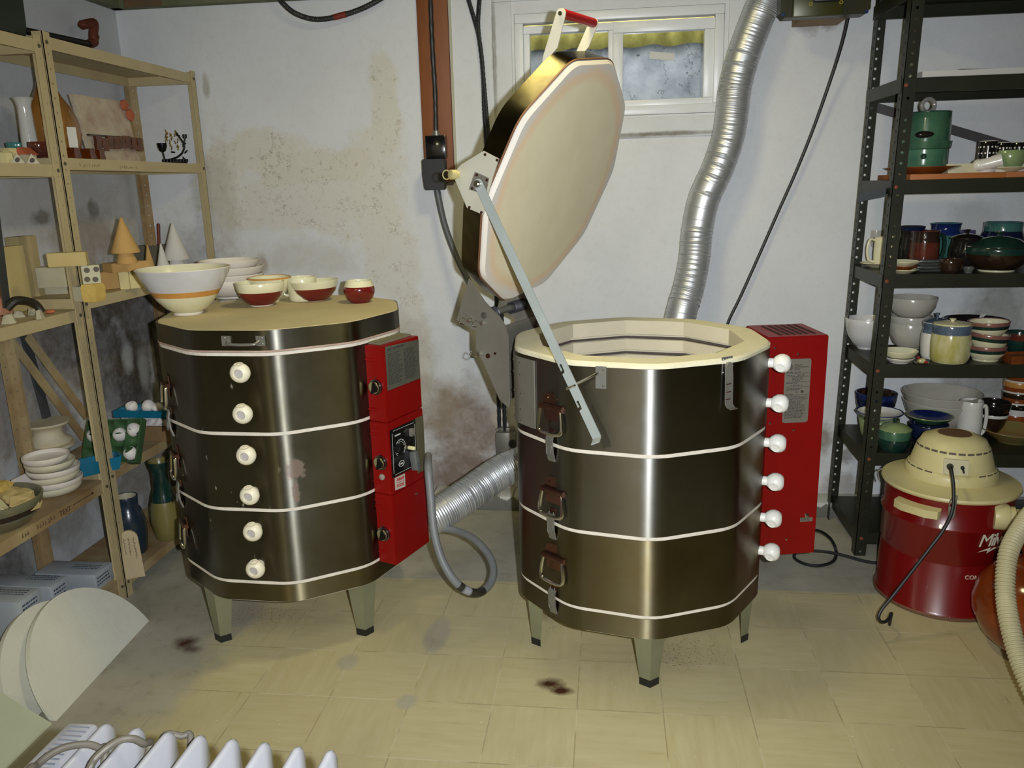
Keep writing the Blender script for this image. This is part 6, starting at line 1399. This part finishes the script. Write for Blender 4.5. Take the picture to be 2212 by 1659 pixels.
# ================================================================= SHOP VACUUM
m_vred = M('vacuum_red_paint', (114, 10, 11), .28, coat=.3, col2=(102, 9, 10), scale=4)
m_vcr = M('cream_plastic', (206, 196, 146), .4, col2=(194, 182, 130), scale=5)
VC = V((1.105, 2.635, 0)); VR = .196
vac = thing('shop_vacuum', 'red drum shop vacuum with cream lid and motor head on the floor', 'vacuum cleaner', VC)
b = B(); b.lathe([(0, .002), (VR+.001, .002), (VR+.004, .006), (VR+.001, .014), (VR-.003, .018), (VR-.006, .17), (VR-.012, .18), (VR-.012, .186), (VR-.004, .196), (VR-.004, .292), (VR+.002, .300), (VR+.002, .306), (VR-.006, .314), (VR-.006, .395), (0, .395)], VC, 64)
dr = b.build('drum', m_vred, vac, angle=50)
b = B(); b.lathe([(VR+.0015, .0), (VR+.005, .003), (VR+.005, .010), (VR+.001, .013)], VC, 64); b.build('bottom_rim', M('dull_rim', (120, 90, 72), .5, .5), dr)
b = B(); b.lathe([(VR-.01, .392), (VR+.005, .394), (VR+.008, .400), (VR+.006, .407), (VR-.03, .414), (.135, .424), (0, .424)], VC, 64); vl = b.build('lid', m_vcr, vac, angle=40)
mz = .424; b = B()
b.lathe([(0, mz-.004), (.136, mz-.004), (.137, mz+.022), (.130, mz+.032), (.124, mz+.036), (.106, mz+.098), (.103, mz+.102), (.100, mz+.106), (.092, mz+.122), (.060, mz+.136), (.053, mz+.138), (.050, mz+.136), (0, mz+.136)], VC, 56)
mh = b.build('motor_head', m_vcr, vac, angle=40)
b = B(); b.lathe([(0, mz+.1365), (.049, mz+.1365), (.049, mz+.1385), (0, mz+.139)], VC, 40); b.build('top_cap', M('brown_foam_disc', (104, 76, 48), .9, col2=(92, 66, 42), scale=60), mh)
cd_ = -hdir(VC); ca = math.degrees(math.atan2(cd_.y, cd_.x))
for a in range(-84, 85, 14):
    for z, r_, hgt in ((mz+.0965, .1075, .006), (mz+.0325, .1305, .004)):
        if z < mz+.05 and -22 < a < 40: continue
        P3 = [VC+dirv(ca+a+x)*(r_+.0005)+V((0, 0, z-.001)) for x in (-5.4, -2.7, 0, 2.7, 5.4)]
        b = B(); b.loft([[p_, p_+V((0, 0, hgt)), p_+V((0, 0, hgt))+(p_-VC).normalized()*.0008, p_+(p_-VC).normalized()*.0008] for p_ in P3]); b.build('vent_slot', M('vent_shadow', (92, 82, 72), .8), mh, smooth_=False)
SD = dirv(ca+6); SU = tanv(ca+6); SW = (V((0, 0, 1))*.96-SD*.28).normalized(); sp_ = VC+SD*.1175+V((0, 0, mz+.062))
b = B(); b.slab([sp_+SU*x+SW*y for x, y in ((-.034, -.023), (.034, -.023), (.034, .023), (-.034, .023))], SD*.006); sp2 = b.build('switch_plate', M('dull_cream_plate', (176, 168, 130), .5), mh, smooth_=False)
b = B(); b.lathe([(0, .005), (.010, .005), (.009, .012), (0, .013)], sp_-SU*.016, 16, SD); b.build('cord_grommet', m_black, mh)
b = B(); b.lathe([(0, .005), (.006, .005), (.006, .010), (0, .010)], sp_+SU*.018, 12, SD); b.cyl(sp_+SU*.018+SD*.008, sp_+SU*.022+SD*.02-V((0, 0, .012)), .003, seg=8); b.build('toggle_switch', m_black, mh)
# grip on the drum
def ondrum(x, y, r=VR):
    d_ = ray(x, y); a_ = d_.x**2+d_.y**2; b_ = 2*(d_.x*(EYE.x-VC.x)+d_.y*(EYE.y-VC.y)); c_ = (EYE.x-VC.x)**2+(EYE.y-VC.y)**2-r*r
    return EYE+d_*((-b_-math.sqrt(max(b_*b_-4*a_*c_, 0)))/(2*a_))
def daz(p): return math.degrees(math.atan2(p.y-VC.y, p.x-VC.x))
ga = daz(ondrum(1981, 1082)); gz = .352
b = B(); b.loft([[VC+dirv(ga+a)*r_+V((0, 0, gz+z)) for r_, z in ((VR-.01, -.016), (VR+o, -.013), (VR+o, .012), (VR-.01, .018))] for a, o in ((-21, .006), (-19, .018), (-10, .024), (10, .024), (19, .018), (21, .006))])
b.build('side_grip', m_vcr, dr, angle=50)
la = daz(ondrum(2058, 1085)); b = B(); LD, LT = dirv(la), tanv(la); lp_ = VC+LD*(VR-.004)+V((0, 0, .36)); b.box(lp_+LD*.006+V((0, 0, .005)), (.018, .012, .035), rot=Mx((LT, LD, W)).transposed(), bev=.002)
b.tube([lp_+LD*.010+LT*-.008+V((0, 0, .0)), lp_+LD*.016+LT*-.008+V((0, 0, .045)), lp_+LD*.012+LT*.008+V((0, 0, .062)), lp_+LD*.016+LT*.008+V((0, 0, .045)), lp_+LD*.010+LT*.008], .002, 6, 4); b.build('lid_clip', m_galv, dr)
la2 = daz(ondrum(1900, 1060)); b = B(); p_ = VC+dirv(la2)*(VR+.01)+V((0, 0, .40)); b.tube([p_+V((0, 0, -.03)), p_+dirv(la2)*.008+V((0, 0, .0)), p_+dirv(la2)*-.004+V((0, 0, .014))], .003, 6, 5); b.build('lid_clip', m_galv, dr)
# lettering round the drum
def wrapper(px, py):
    p_ = ondrum(px, py); a0 = daz(p_)
    def f(x, y, z): a = R(a0)+x/VR; rr = VR-.003+z; return V((VC.x+rr*cos(a), VC.y+rr*sin(a), p_.z+y))
    return f
b = B(); fwr = wrapper(2112, 1182); b.text('Milwaukee', .058, (0, 0, 0), (1, 0, 0), (0, 0, 1), off=.001, ext=.0006, shear=.28, wrap=fwr, space=.86)
ph = [(.0, -.018), (.045, -.004), (.040, -.012), (.125, .004), (.075, -.012), (.082, -.004), (.03, -.024), (.034, -.013)]
for q_ in ((0, 1, 2, 7), (7, 2, 5, 6), (5, 2, 3, 4)):
    b.face([b.v(fwr(ph[k][0], ph[k][1], .0022)) for k in q_])
fw2 = wrapper(2084, 1252); b.text('CONTRACTOR', .019, (0, 0, 0), (1, 0, 0), (0, 0, 1), off=.001, ext=.0005, wrap=fw2, space=1.0)
b.build('drum_lettering', M('cream_lettering', (206, 198, 178), .6), dr, smooth_=False)
# hose inlet and ribbed hose
ip = ondrum(2152, 1100); ia = daz(ip); HD = V((1, -.20, .02)).normalized(); ip = VC+dirv(ia+3)*(VR-.02)+V((0, 0, .346))
b = B(); b.lathe([(0, 0), (.039, 0), (.041, .006), (.041, .036), (.038, .042), (.033, .043), (.033, .058), (.030, .060), (.026, .062), (.024, .14), (0, .14)], ip, 36, HD); b.build('hose_inlet', m_vcr, vac, angle=40)
hose_px = [(2330, 1085, 2.36), (2290, 1082, 2.28), (2240, 1098, 2.22), (2206, 1140, 2.17), (2181, 1187, 2.13), (2172, 1242, 2.10), (2173, 1296, 2.07), (2182, 1350, 2.03), (2196, 1404, 1.99), (2214, 1455, 1.95), (2245, 1520, 1.90), (2300, 1600, 1.82)]
hp = [ip+HD*.13]+[ond(x, y, t_) for x, y, t_ in hose_px]
hp = [V((q.x, q.y, max(q.z, .035))) for q in hp]
b = B(); b.tube(hp, .0225, 20, 60, rf=lambda L: .0215+.0026*sin(L*2*PI/.0098)); b.build('ribbed_hose', M('grey_cream_hose', (190, 182, 146), .5, col2=(174, 166, 132), scale=8), vac, angle=80)
g0 = sp_-SU*.016+SD*.012
cp = [(2054, 1010, 2.43), (2060, 1050, 2.405), (2058, 1100, 2.40), (2040, 1142, 2.41), (2006, 1188, 2.42), (1962, 1245, 2.42), (1925, 1292, 2.42), (1904, 1318, 2.42), (1898, 1335, 2.42), (1906, 1344, 2.43), (1919, 1339, 2.44), (1926, 1325, 2.47)]
cpts = [g0]+[ond(x, y, t_) for x, y, t_ in cp]; cpts = [V((q.x, q.y, max(q.z, .006))) for q in cpts]
e = cpts[-1]; cpts += [V((e.x+.015, e.y+.05, .0055))]
b = B(); b.tube(cpts, .0048, 8, 8); b.build('power_cord', m_black, vac)

# orange-brown round pot behind the hose
oc = onz(2232, 1440, 0); oc = oc+hdir(oc)*.10; b = B()
ps = [(0, 0), (.085, 0), (.10, .006), (.150, .05), (.178, .11), (.180, .15), (.165, .20), (.130, .245), (.10, .262), (.07, .27), (.065, .30), (.075, .32), (.066, .32), (.05, .27), (0, .27)]
b.lathe(ps, oc, 48); put('floor_jar', b, glaze('burnt_orange_glaze', (136, 60, 18), (96, 40, 14), .14, 7), 'large round burnt orange glazed jar on the floor behind the vacuum hose', 'jar', oc, angle=60)

# ================================================================= OIL RADIATOR
m_rad = M('white_radiator_enamel', (178, 178, 184), .35, col2=(170, 170, 176), scale=4)
rad = thing('oil_radiator', 'white oil-filled radiator with rounded fins in the bottom left corner', 'radiator', (-.57, .86, 0))
fx = [onz(x, y, .6).x for x, y in ((240.5, 1554), (306, 1563), (373, 1571.7), (441, 1578.6), (510, 1586.5), (579, 1594), (650.5, 1602.6), (720, 1610))]
fy = [onz(x, y, .6).y for x, y in ((240.5, 1554), (306, 1563), (373, 1571.7), (441, 1578.6), (510, 1586.5), (579, 1594), (650.5, 1602.6), (720, 1610))]
def fin_profile(y1, dep, z0, z1, c):
    pts = []
    for cy_, cz_, a0 in ((y1-c, z1-c, 0), (y1-dep+c, z1-c, 90), (y1-dep+c, z0+c, 180), (y1-c, z0+c, 270)):
        for k in range(7): a = R(a0+15*k); pts.append((cy_+c*cos(a), cz_+c*sin(a)))
    return pts
for x, y in zip(fx, fy):
    b = B(); o_ = fin_profile(y, .155, .07, .605, .024); cyv, czv = y-.0775, .34
    loops = []
    for xo, s_, sz in ((-.0185, .52, .86), (-.015, .62, .885), (-.006, .955, .985), (-.0025, .995, .999), (.0025, .995, .999), (.006, .955, .985), (.015, .62, .885), (.0185, .52, .86)):
        loops.append([V((x+xo, cyv+(py-cyv)*s_, czv+(pz-czv)*sz)) for py, pz in o_])
    b.loft(loops); b.build('fin', m_rad, rad, angle=60)
yc = sum(fy)/8-.0775
b = B(); b.cyl((fx[0]-.05, yc+.0, .53), (fx[-1]+.02, yc-.0, .53), .026, seg=20); b.cyl((fx[0]-.05, yc, .14), (fx[-1]+.02, yc, .14), .026, seg=20); b.build('oil_pipes', m_rad, rad)
bx0, bx1, by1 = onz(148, 1556, .6).x, onz(222, 1561, .6).x-.006, onz(180, 1558, .6).y
b = B(); b.box(((bx0+bx1)/2, by1-.085, .35), (bx1-bx0, .17, .50), bev=.008); ch = b.build('control_housing', m_rad, rad)
for k in range(13):
    yy = by1-.014-.0098*k; b = B()
    b.box(((bx0+bx1)/2+.003, yy, .6004), ((bx1-bx0)*.62, .0030, .0008)); b.build('vent_slot', M('vent_grey', (128, 132, 146), .7), ch, smooth_=False)
for sx in (fx[0]+.03, fx[-1]-.03):
    b = B(); b.box((sx, yc, .055), (.03, .24, .02), bev=.004); ft = b.build('foot_bar', m_rad, rad)
    for sy in (-.10, .10):
        b = B(); b.cyl((sx-.012, yc+sy, .025), (sx+.012, yc+sy, .025), .0245, seg=20); b.build('castor', m_black, ft)
def hz(x, y, z): return onz(x, y, z)
b = B(); b.tube([(bx0+.02, by1-.24, .50), hz(50, 1690, .612), hz(82, 1652, .614), hz(115, 1626, .618), hz(150, 1612, .618), hz(190, 1608, .612), hz(216, 1616, .600), hz(228, 1625, .585), V((fx[0]+.025, fy[0]-.10, .52)), V((fx[0]+.028, fy[0]-.2, .40)), hz(150, 1745, .56), hz(190, 1668, .60), hz(205, 1640, .610), hz(232, 1615, .618), hz(262, 1598, .619), hz(290, 1596, .614), hz(312, 1606, .600), hz(325, 1610, .58)]+[V((fx[1]+.026, fy[1]-.07, .54)), V((fx[1]+.03, fy[1]-.02, .53)), hz(352, 1592, .575), hz(392, 1590, .57), hz(412, 1600, .565), V((fx[3]-.022, fy[3]-.06, .50))], .0052, 10, 8)
b.build('power_cord', M('warm_grey_cord', (112, 106, 94), .5, col2=(98, 92, 82), scale=20), rad)

# ================================================================= DUCTS, CONDUITS, CORDS
m_duct = M('aluminium_duct', (214, 216, 218), .42, .75, col2=(196, 198, 200), scale=16)
def duct(label, pts, r, pitch=.0075):
    b = B(); b.tube(pts, r, 28, 34, rf=lambda L: r+.0016*sin(2*PI*L/pitch)+(.0014 if (L % .047) < .004 else 0)); return put('flexible_duct', b, m_duct, label, 'duct', V(pts[-1]), angle=80)
dp = [ony(1690, -90, 3.22), ony(1662, -20, 3.25), ony(1640, 30, 3.26), ony(1606, 120, 3.26), ony(1588, 190, 3.26), ony(1582, 240, 3.255), ony(1572, 300, 3.25), ony(1550, 365, 3.25), ony(1521, 430, 3.25), ony(1506, 500, 3.25), ony(1500, 560, 3.24), ony(1488, 620, 3.22), ony(1471, 680, 3.19)]
e = dp[-1]; dp += [e+V((-.03, -.02, -.16)), e+V((-.05, -.06, -.34))]
duct('tall shiny flexible aluminium duct rising past the window behind the open kiln', dp, .060)
d2 = [ond(905, 1132, 2.72), ond(945, 1112, 2.74), ond(985, 1086, 2.78), ond(1030, 1055, 2.83), ond(1065, 1030, 2.87), ond(1100, 1010, 2.90), ond(1150, 992, 2.93)]
duct('short shiny flexible duct slanting low between the two kilns', d2, .058)
m_cond = M('dark_grey_conduit', (58, 58, 58), .45, .4)
def conduit(name, label, pts, r, mat=m_cond, rib=.0, cat='cable', seg=8):
    b = B(); b.tube(pts, r, seg, 10 if not rib else 26, rf=(lambda L: r+rib*sin(2*PI*L/.006)) if rib else None); return put(name, b, mat, label, cat, V(pts[-1]))
b = B(); pts = [ony(596, -14, 3.30), ony(612, 8, 3.30), ony(640, 30, 3.30), ony(685, 42, 3.30), ony(740, 33, 3.30), ony(790, 15, 3.30), ony(835, -10, 3.30)]
b.tube(pts, .0105, 10, 26, rf=lambda L: .0102+.0008*sin(2*PI*L/.006)); hc = put('hanging_conduit', b, m_cond, 'grey armoured conduit sagging from the ceiling at the top of the photo', 'cable', pts[3])
b = B(); q0, q1 = ony(722, 37.5, 3.30), ony(748, 30.5, 3.30); b.cyl(q0, q1, .0118, seg=12); b.build('red_tape', M('red_brown_tape', (120, 40, 30), .5), hc, world=True)
sk = thing('wall_socket', 'black socket box with a big black plug and grey cable on the rust-brown board', 'socket', (-.665, 3.32, 1.40))
p = ony(941, 318, 3.30); b = B(); q0, q1 = ony(921, 345, 3.30), ony(962, 293, 3.30); b.box((p.x, 3.318, p.z), (q1.x-q0.x, .05, q1.z-q0.z), bev=.004); sb_ = b.build('socket_box', m_blackgloss, sk)
q0, q1 = ony(917, 411, 3.27), ony(962, 343, 3.27); b = B(); c_ = (q0+q1)/2; b.loft([[V((c_.x+x*(q1.x-q0.x)/2*s, y, z)) for x, y in ((-1, 3.24), (1, 3.24), (1, 3.30), (-1, 3.30))] for z, s in ((q0.z, .86), (c_.z, 1.), (q1.z, 1.))]); bmesh.ops.bevel(b.bm, geom=list(b.bm.edges), offset=.004, segments=2, affect='EDGES'); b.build('plug', M('matt_black_plug', (26, 26, 28), .55), sk)
b = B(); p = ony(942, 289, 3.31); b.cyl(p+V((0, .005, -.012)), p+V((0, .005, .012)), .013, seg=14); b.cyl(p+V((-.016, .0, 0)), p+V((.016, .0, 0)), .005, seg=8); b.build('cable_clamp', m_galv, sk)
b = B(); b.tube([ony(942, 290, 3.315), ony(940, 200, 3.325), ony(934, 100, 3.326), ony(930, 0, 3.326), ony(929, -60, 3.326)], .0092, 10, 26, rf=lambda L: .009+.0007*sin(2*PI*L/.006)); b.build('supply_cable', M('black_cable', (38, 38, 38), .45), sk)
gp = [ony(944, 408, 3.27), ony(950, 440, 3.27), ony(962, 490, 3.26), ony(984, 550, 3.24), ony(1006, 596, 3.20), ony(1040, 660, 3.12), ony(1100, 760, 3.0), ony(1160, 860, 2.95), ony(1180, 980, 2.93)]
b = B(); b.tube(gp, .0125, 10, 8); b.build('grey_cable', M('grey_rubber_cable', (84, 86, 88), .5), sk)
for i, (xs, lb) in enumerate((([(1006, -20), (1018, 20), (1032, 70), (1040, 120), (1044, 180), (1046, 240), (1051, 310), (1062, 450), (1072, 640), (1075, 760), (1077, 860), (1079, 940)], 'left black armoured conduit running down the wall behind the raised lid'), ([(1038, -20), (1035, 10), (1033, 60), (1041, 130), (1047, 200), (1052, 260), (1058, 315), (1070, 450), (1082, 640), (1086, 760), (1089, 860), (1091, 940)], 'right black armoured conduit running down the wall behind the raised lid'))):
    conduit('armoured_conduit', lb, [ony(x, y, 3.346-.021*i) for x, y in xs], .0085, M('black_armoured', (54, 56, 58), .4, .5), .0007)
jb = thing('junction_box', 'grey metal junction box low on the wall behind the open kiln', 'junction box', ony(1092, 980, 3.33))
q0, q1 = ony(1072, 985, 3.30), ony(1114, 935, 3.30); b = B(); b.box(((q0.x+q1.x)/2, 3.326, (q0.z+q1.z)/2), (q1.x-q0.x, .062, q1.z-q0.z), bev=.003); b.build('box_body', m_galv, jb)
b = B(); b.box(((q0.x+q1.x)/2, 3.336, q1.z+.006), ((q1.x-q0.x)*.8, .03, .014), bev=.002); b.cyl(V((q0.x+.004, 3.32, q1.z+.008)), V((q0.x+.004, 3.31, q1.z+.008)), .006, seg=10); b.build('conduit_clamp', m_galv, jb)
b = B(); b.cyl(V((q1.x-.014, 3.296, (q0.z+q1.z)/2+.006)), V((q1.x-.014, 3.285, (q0.z+q1.z)/2+.006)), .017, seg=18); b.build('outlet', m_black, jb)
# grey loop of cable at the closed kiln
lp_ = [V((-.572, 2.412, onp(922, 985, bk, NB).z)), ond(925, 1010, 2.48), ond(931, 1080, 2.46), ond(938, 1150, 2.44), ond(955, 1210, 2.42), ond(982, 1255, 2.42), ond(1010, 1276, 2.44), ond(1036, 1280, 2.47), ond(1058, 1262, 2.52), ond(1066, 1232, 2.56), ond(1056, 1200, 2.60), ond(1030, 1170, 2.64), ond(1000, 1152, 2.68), ond(965, 1143, 2.72), ond(900, 1140, 2.76)]
lp_ = [V((q.x, q.y, max(q.z, .0135))) for q in lp_]
b = B(); b.tube(lp_, .0125, 12, 10); cl = put('kiln_cable', b, M('pale_grey_cable', (118, 120, 120), .5, col2=(106, 108, 108), scale=10), 'thick grey cable looping down to the floor beside the closed kiln', 'cable', lp_[7])
P_ = smooth(lp_, 10)
def tape(i0, i1, col, nm):
    b = B(); b.tube(P_[i0:i1], .0132, 12, 2); b.build(nm, M(nm, col, .45), cl, world=True)
tape(53, 57, (40, 38, 32), 'black_tape'); tape(57, 62, (146, 144, 150), 'grey_tape'); tape(62, 74, (34, 36, 34), 'black_tape')
# thin black cord from the box at top right
conduit('power_cord', 'thin black cord slanting down the white wall right of the duct', [ony(1836, 20, 3.22), ony(1820, 90, 3.26), ony(1795, 170, 3.30), ony(1758, 275, 3.32), ony(1720, 370, 3.33), ony(1680, 460, 3.335), ony(1636, 560, 3.335), ony(1600, 640, 3.335), ony(1570, 705, 3.335), ony(1550, 790, 3.335)], .0062, m_black)
# black cord coil on the floor by the red box
cp = [V((.62, 2.58, .24)), V((.66, 2.60, .23)), onz(1772, 1148, .12), onz(1795, 1165, .06), onz(1806, 1190, .012), onz(1800, 1212, .007), onz(1770, 1222, .006), onz(1738, 1218, .006), onz(1716, 1205, .006), onz(1722, 1192, .008), onz(1752, 1190, .014), onz(1790, 1193, .018), onz(1830, 1202, .010), onz(1862, 1211, .006), onz(1895, 1216, .006), onz(1930, 1210, .006)]
conduit('extension_cord', 'black cord coiled on the floor between the red control box and the green shelf', cp, .0058, m_black)
# dark olive fan box at the top right
q0, q1 = ony(1685, 38, 3.10), ony(1880, 30, 3.10); bx = thing('fan_box', 'dark olive box with brass rings hanging at the top of the wall beside the duct', 'box', V(((q0.x+q1.x)/2, 3.10, q0.z)))
zb_ = (q0.z+q1.z)/2; x0, x1 = q0.x, q1.x; c = .016
def oct_(y, s=0): return [(x0+c+s, y, zb_+s), (x1-c-s, y, zb_+s), (x1-s, y, zb_+c+s), (x1-s, y, zb_+.30), (x0+s, y, zb_+.30), (x0+s, y, zb_+c+s)]
b = B(); b.loft([oct_(3.10), oct_(3.16)]); bd = b.build('back_plate', M('dark_olive_metal', (50, 50, 26), .4, .2, col2=(36, 36, 20), scale=9), bx, smooth_=False)
b = B(); b.box(((x0+x1)/2-.03, 3.085, zb_+.06), ((x1-x0)*.55, .03, .13), bev=.004); b.build('front_cover', M('olive_cover', (60, 60, 26), .35, .2), bx)
b = B(); p0, p1 = ony(1757, 5, 3.068), ony(1812, 3, 3.068); b.box(((p0.x+p1.x)/2, 3.062, p0.z+.006), (p1.x-p0.x, .018, .014), bev=.003); b.build('black_handle', m_black, bx)
for x, y in ((1751, 9), (1817, 5)):
    p = ony(x, y, 3.068); b = B(); b.lathe([(.0035, 0), (.0065, 0), (.0065, .003), (.0035, .003), (.0035, 0)], p, 16, (0, -1, 0)); b.build('brass_ring', M('brass_ring', (206, 190, 80), .3, .8), bx)
for x, y in ((1692, 31), (1872, 25)):
    p = ony(x, y, 3.0985); b = B(); b.lathe([(0, 0), (.0065, 0), (.005, .003), (0, .003)], p, 10, (0, -1, 0)); b.build('blue_cap', M('blue_cap', (24, 44, 92), .4), bx)
b = B(); q0, q1 = ony(1728, 44, 3.2), ony(1830, 38, 3.2); b.box(((q0.x+q1.x)/2, 3.25, q0.z+.05), (q1.x-q0.x, .17, .10)); b.build('wooden_bracket', M('scrap_wood', (150, 124, 92), .8, col2=(130, 106, 76), scale=8, stretch=(1, 6, 6)), bx, smooth_=False)

# black iron pipe with rusty elbows along the left wall
m_pipe, m_rpipe = M('black_iron_pipe', (36, 34, 32), .5, .5), M('rusty_pipe_fitting', (86, 40, 28), .75, .3, col2=(120, 64, 40), scale=20)
XP = -1.93
pp = [onx(-60, 42, XP), onx(196, 96, XP)]; b = B(); b.cyl(pp[0], pp[1], .0115, seg=14)
ip_ = put('iron_pipe', b, m_pipe, 'black iron pipe with rusty elbows above the tan shelves on the left wall', 'pipe', pp[1])
e1, e2 = onx(203, 90, XP), onx(203, 52, XP); b = B(); b.tube([pp[1]+(pp[0]-pp[1]).normalized()*.01, pp[1]+(e1-pp[1])*.7, e1, e1+V((0, 0, .02)), e2, onx(196, 50, XP), onx(178, 54, XP)], .0165, 14, 8)
for q in (onx(203, 80, XP), onx(180, 54, XP)): b.sphere(q, .0195, 12, (1, 1, .7))
b.build('rusty_elbow', m_rpipe, ip_, world=True)
# dark green bin on top of the nearer tan unit
tc_ = V((-1.90, 2.02, TN[0]+.0008)); b = B(); p_ = onx(60, 40, -1.716); yw = p_.y
b.loft([[V((-1.945, 1.55, z)), V((-1.716, 1.55, z)), V((-1.716, yw+o, z)), V((-1.945, yw+o, z))] for z, o in ((TN[0]+.0008, -.012), (TN[0]+.03, 0), (TN[0]+.30, .012))]); bmesh.ops.bevel(b.bm, geom=list(b.bm.edges), offset=.012, segments=3, affect='EDGES')
put('storage_bin', b, M('bottle_green_bin', (26, 36, 22), .35), 'dark green storage bin on the very top of the nearer tan unit', 'bin', V((-1.82, 1.8, TN[0]+.0008)))
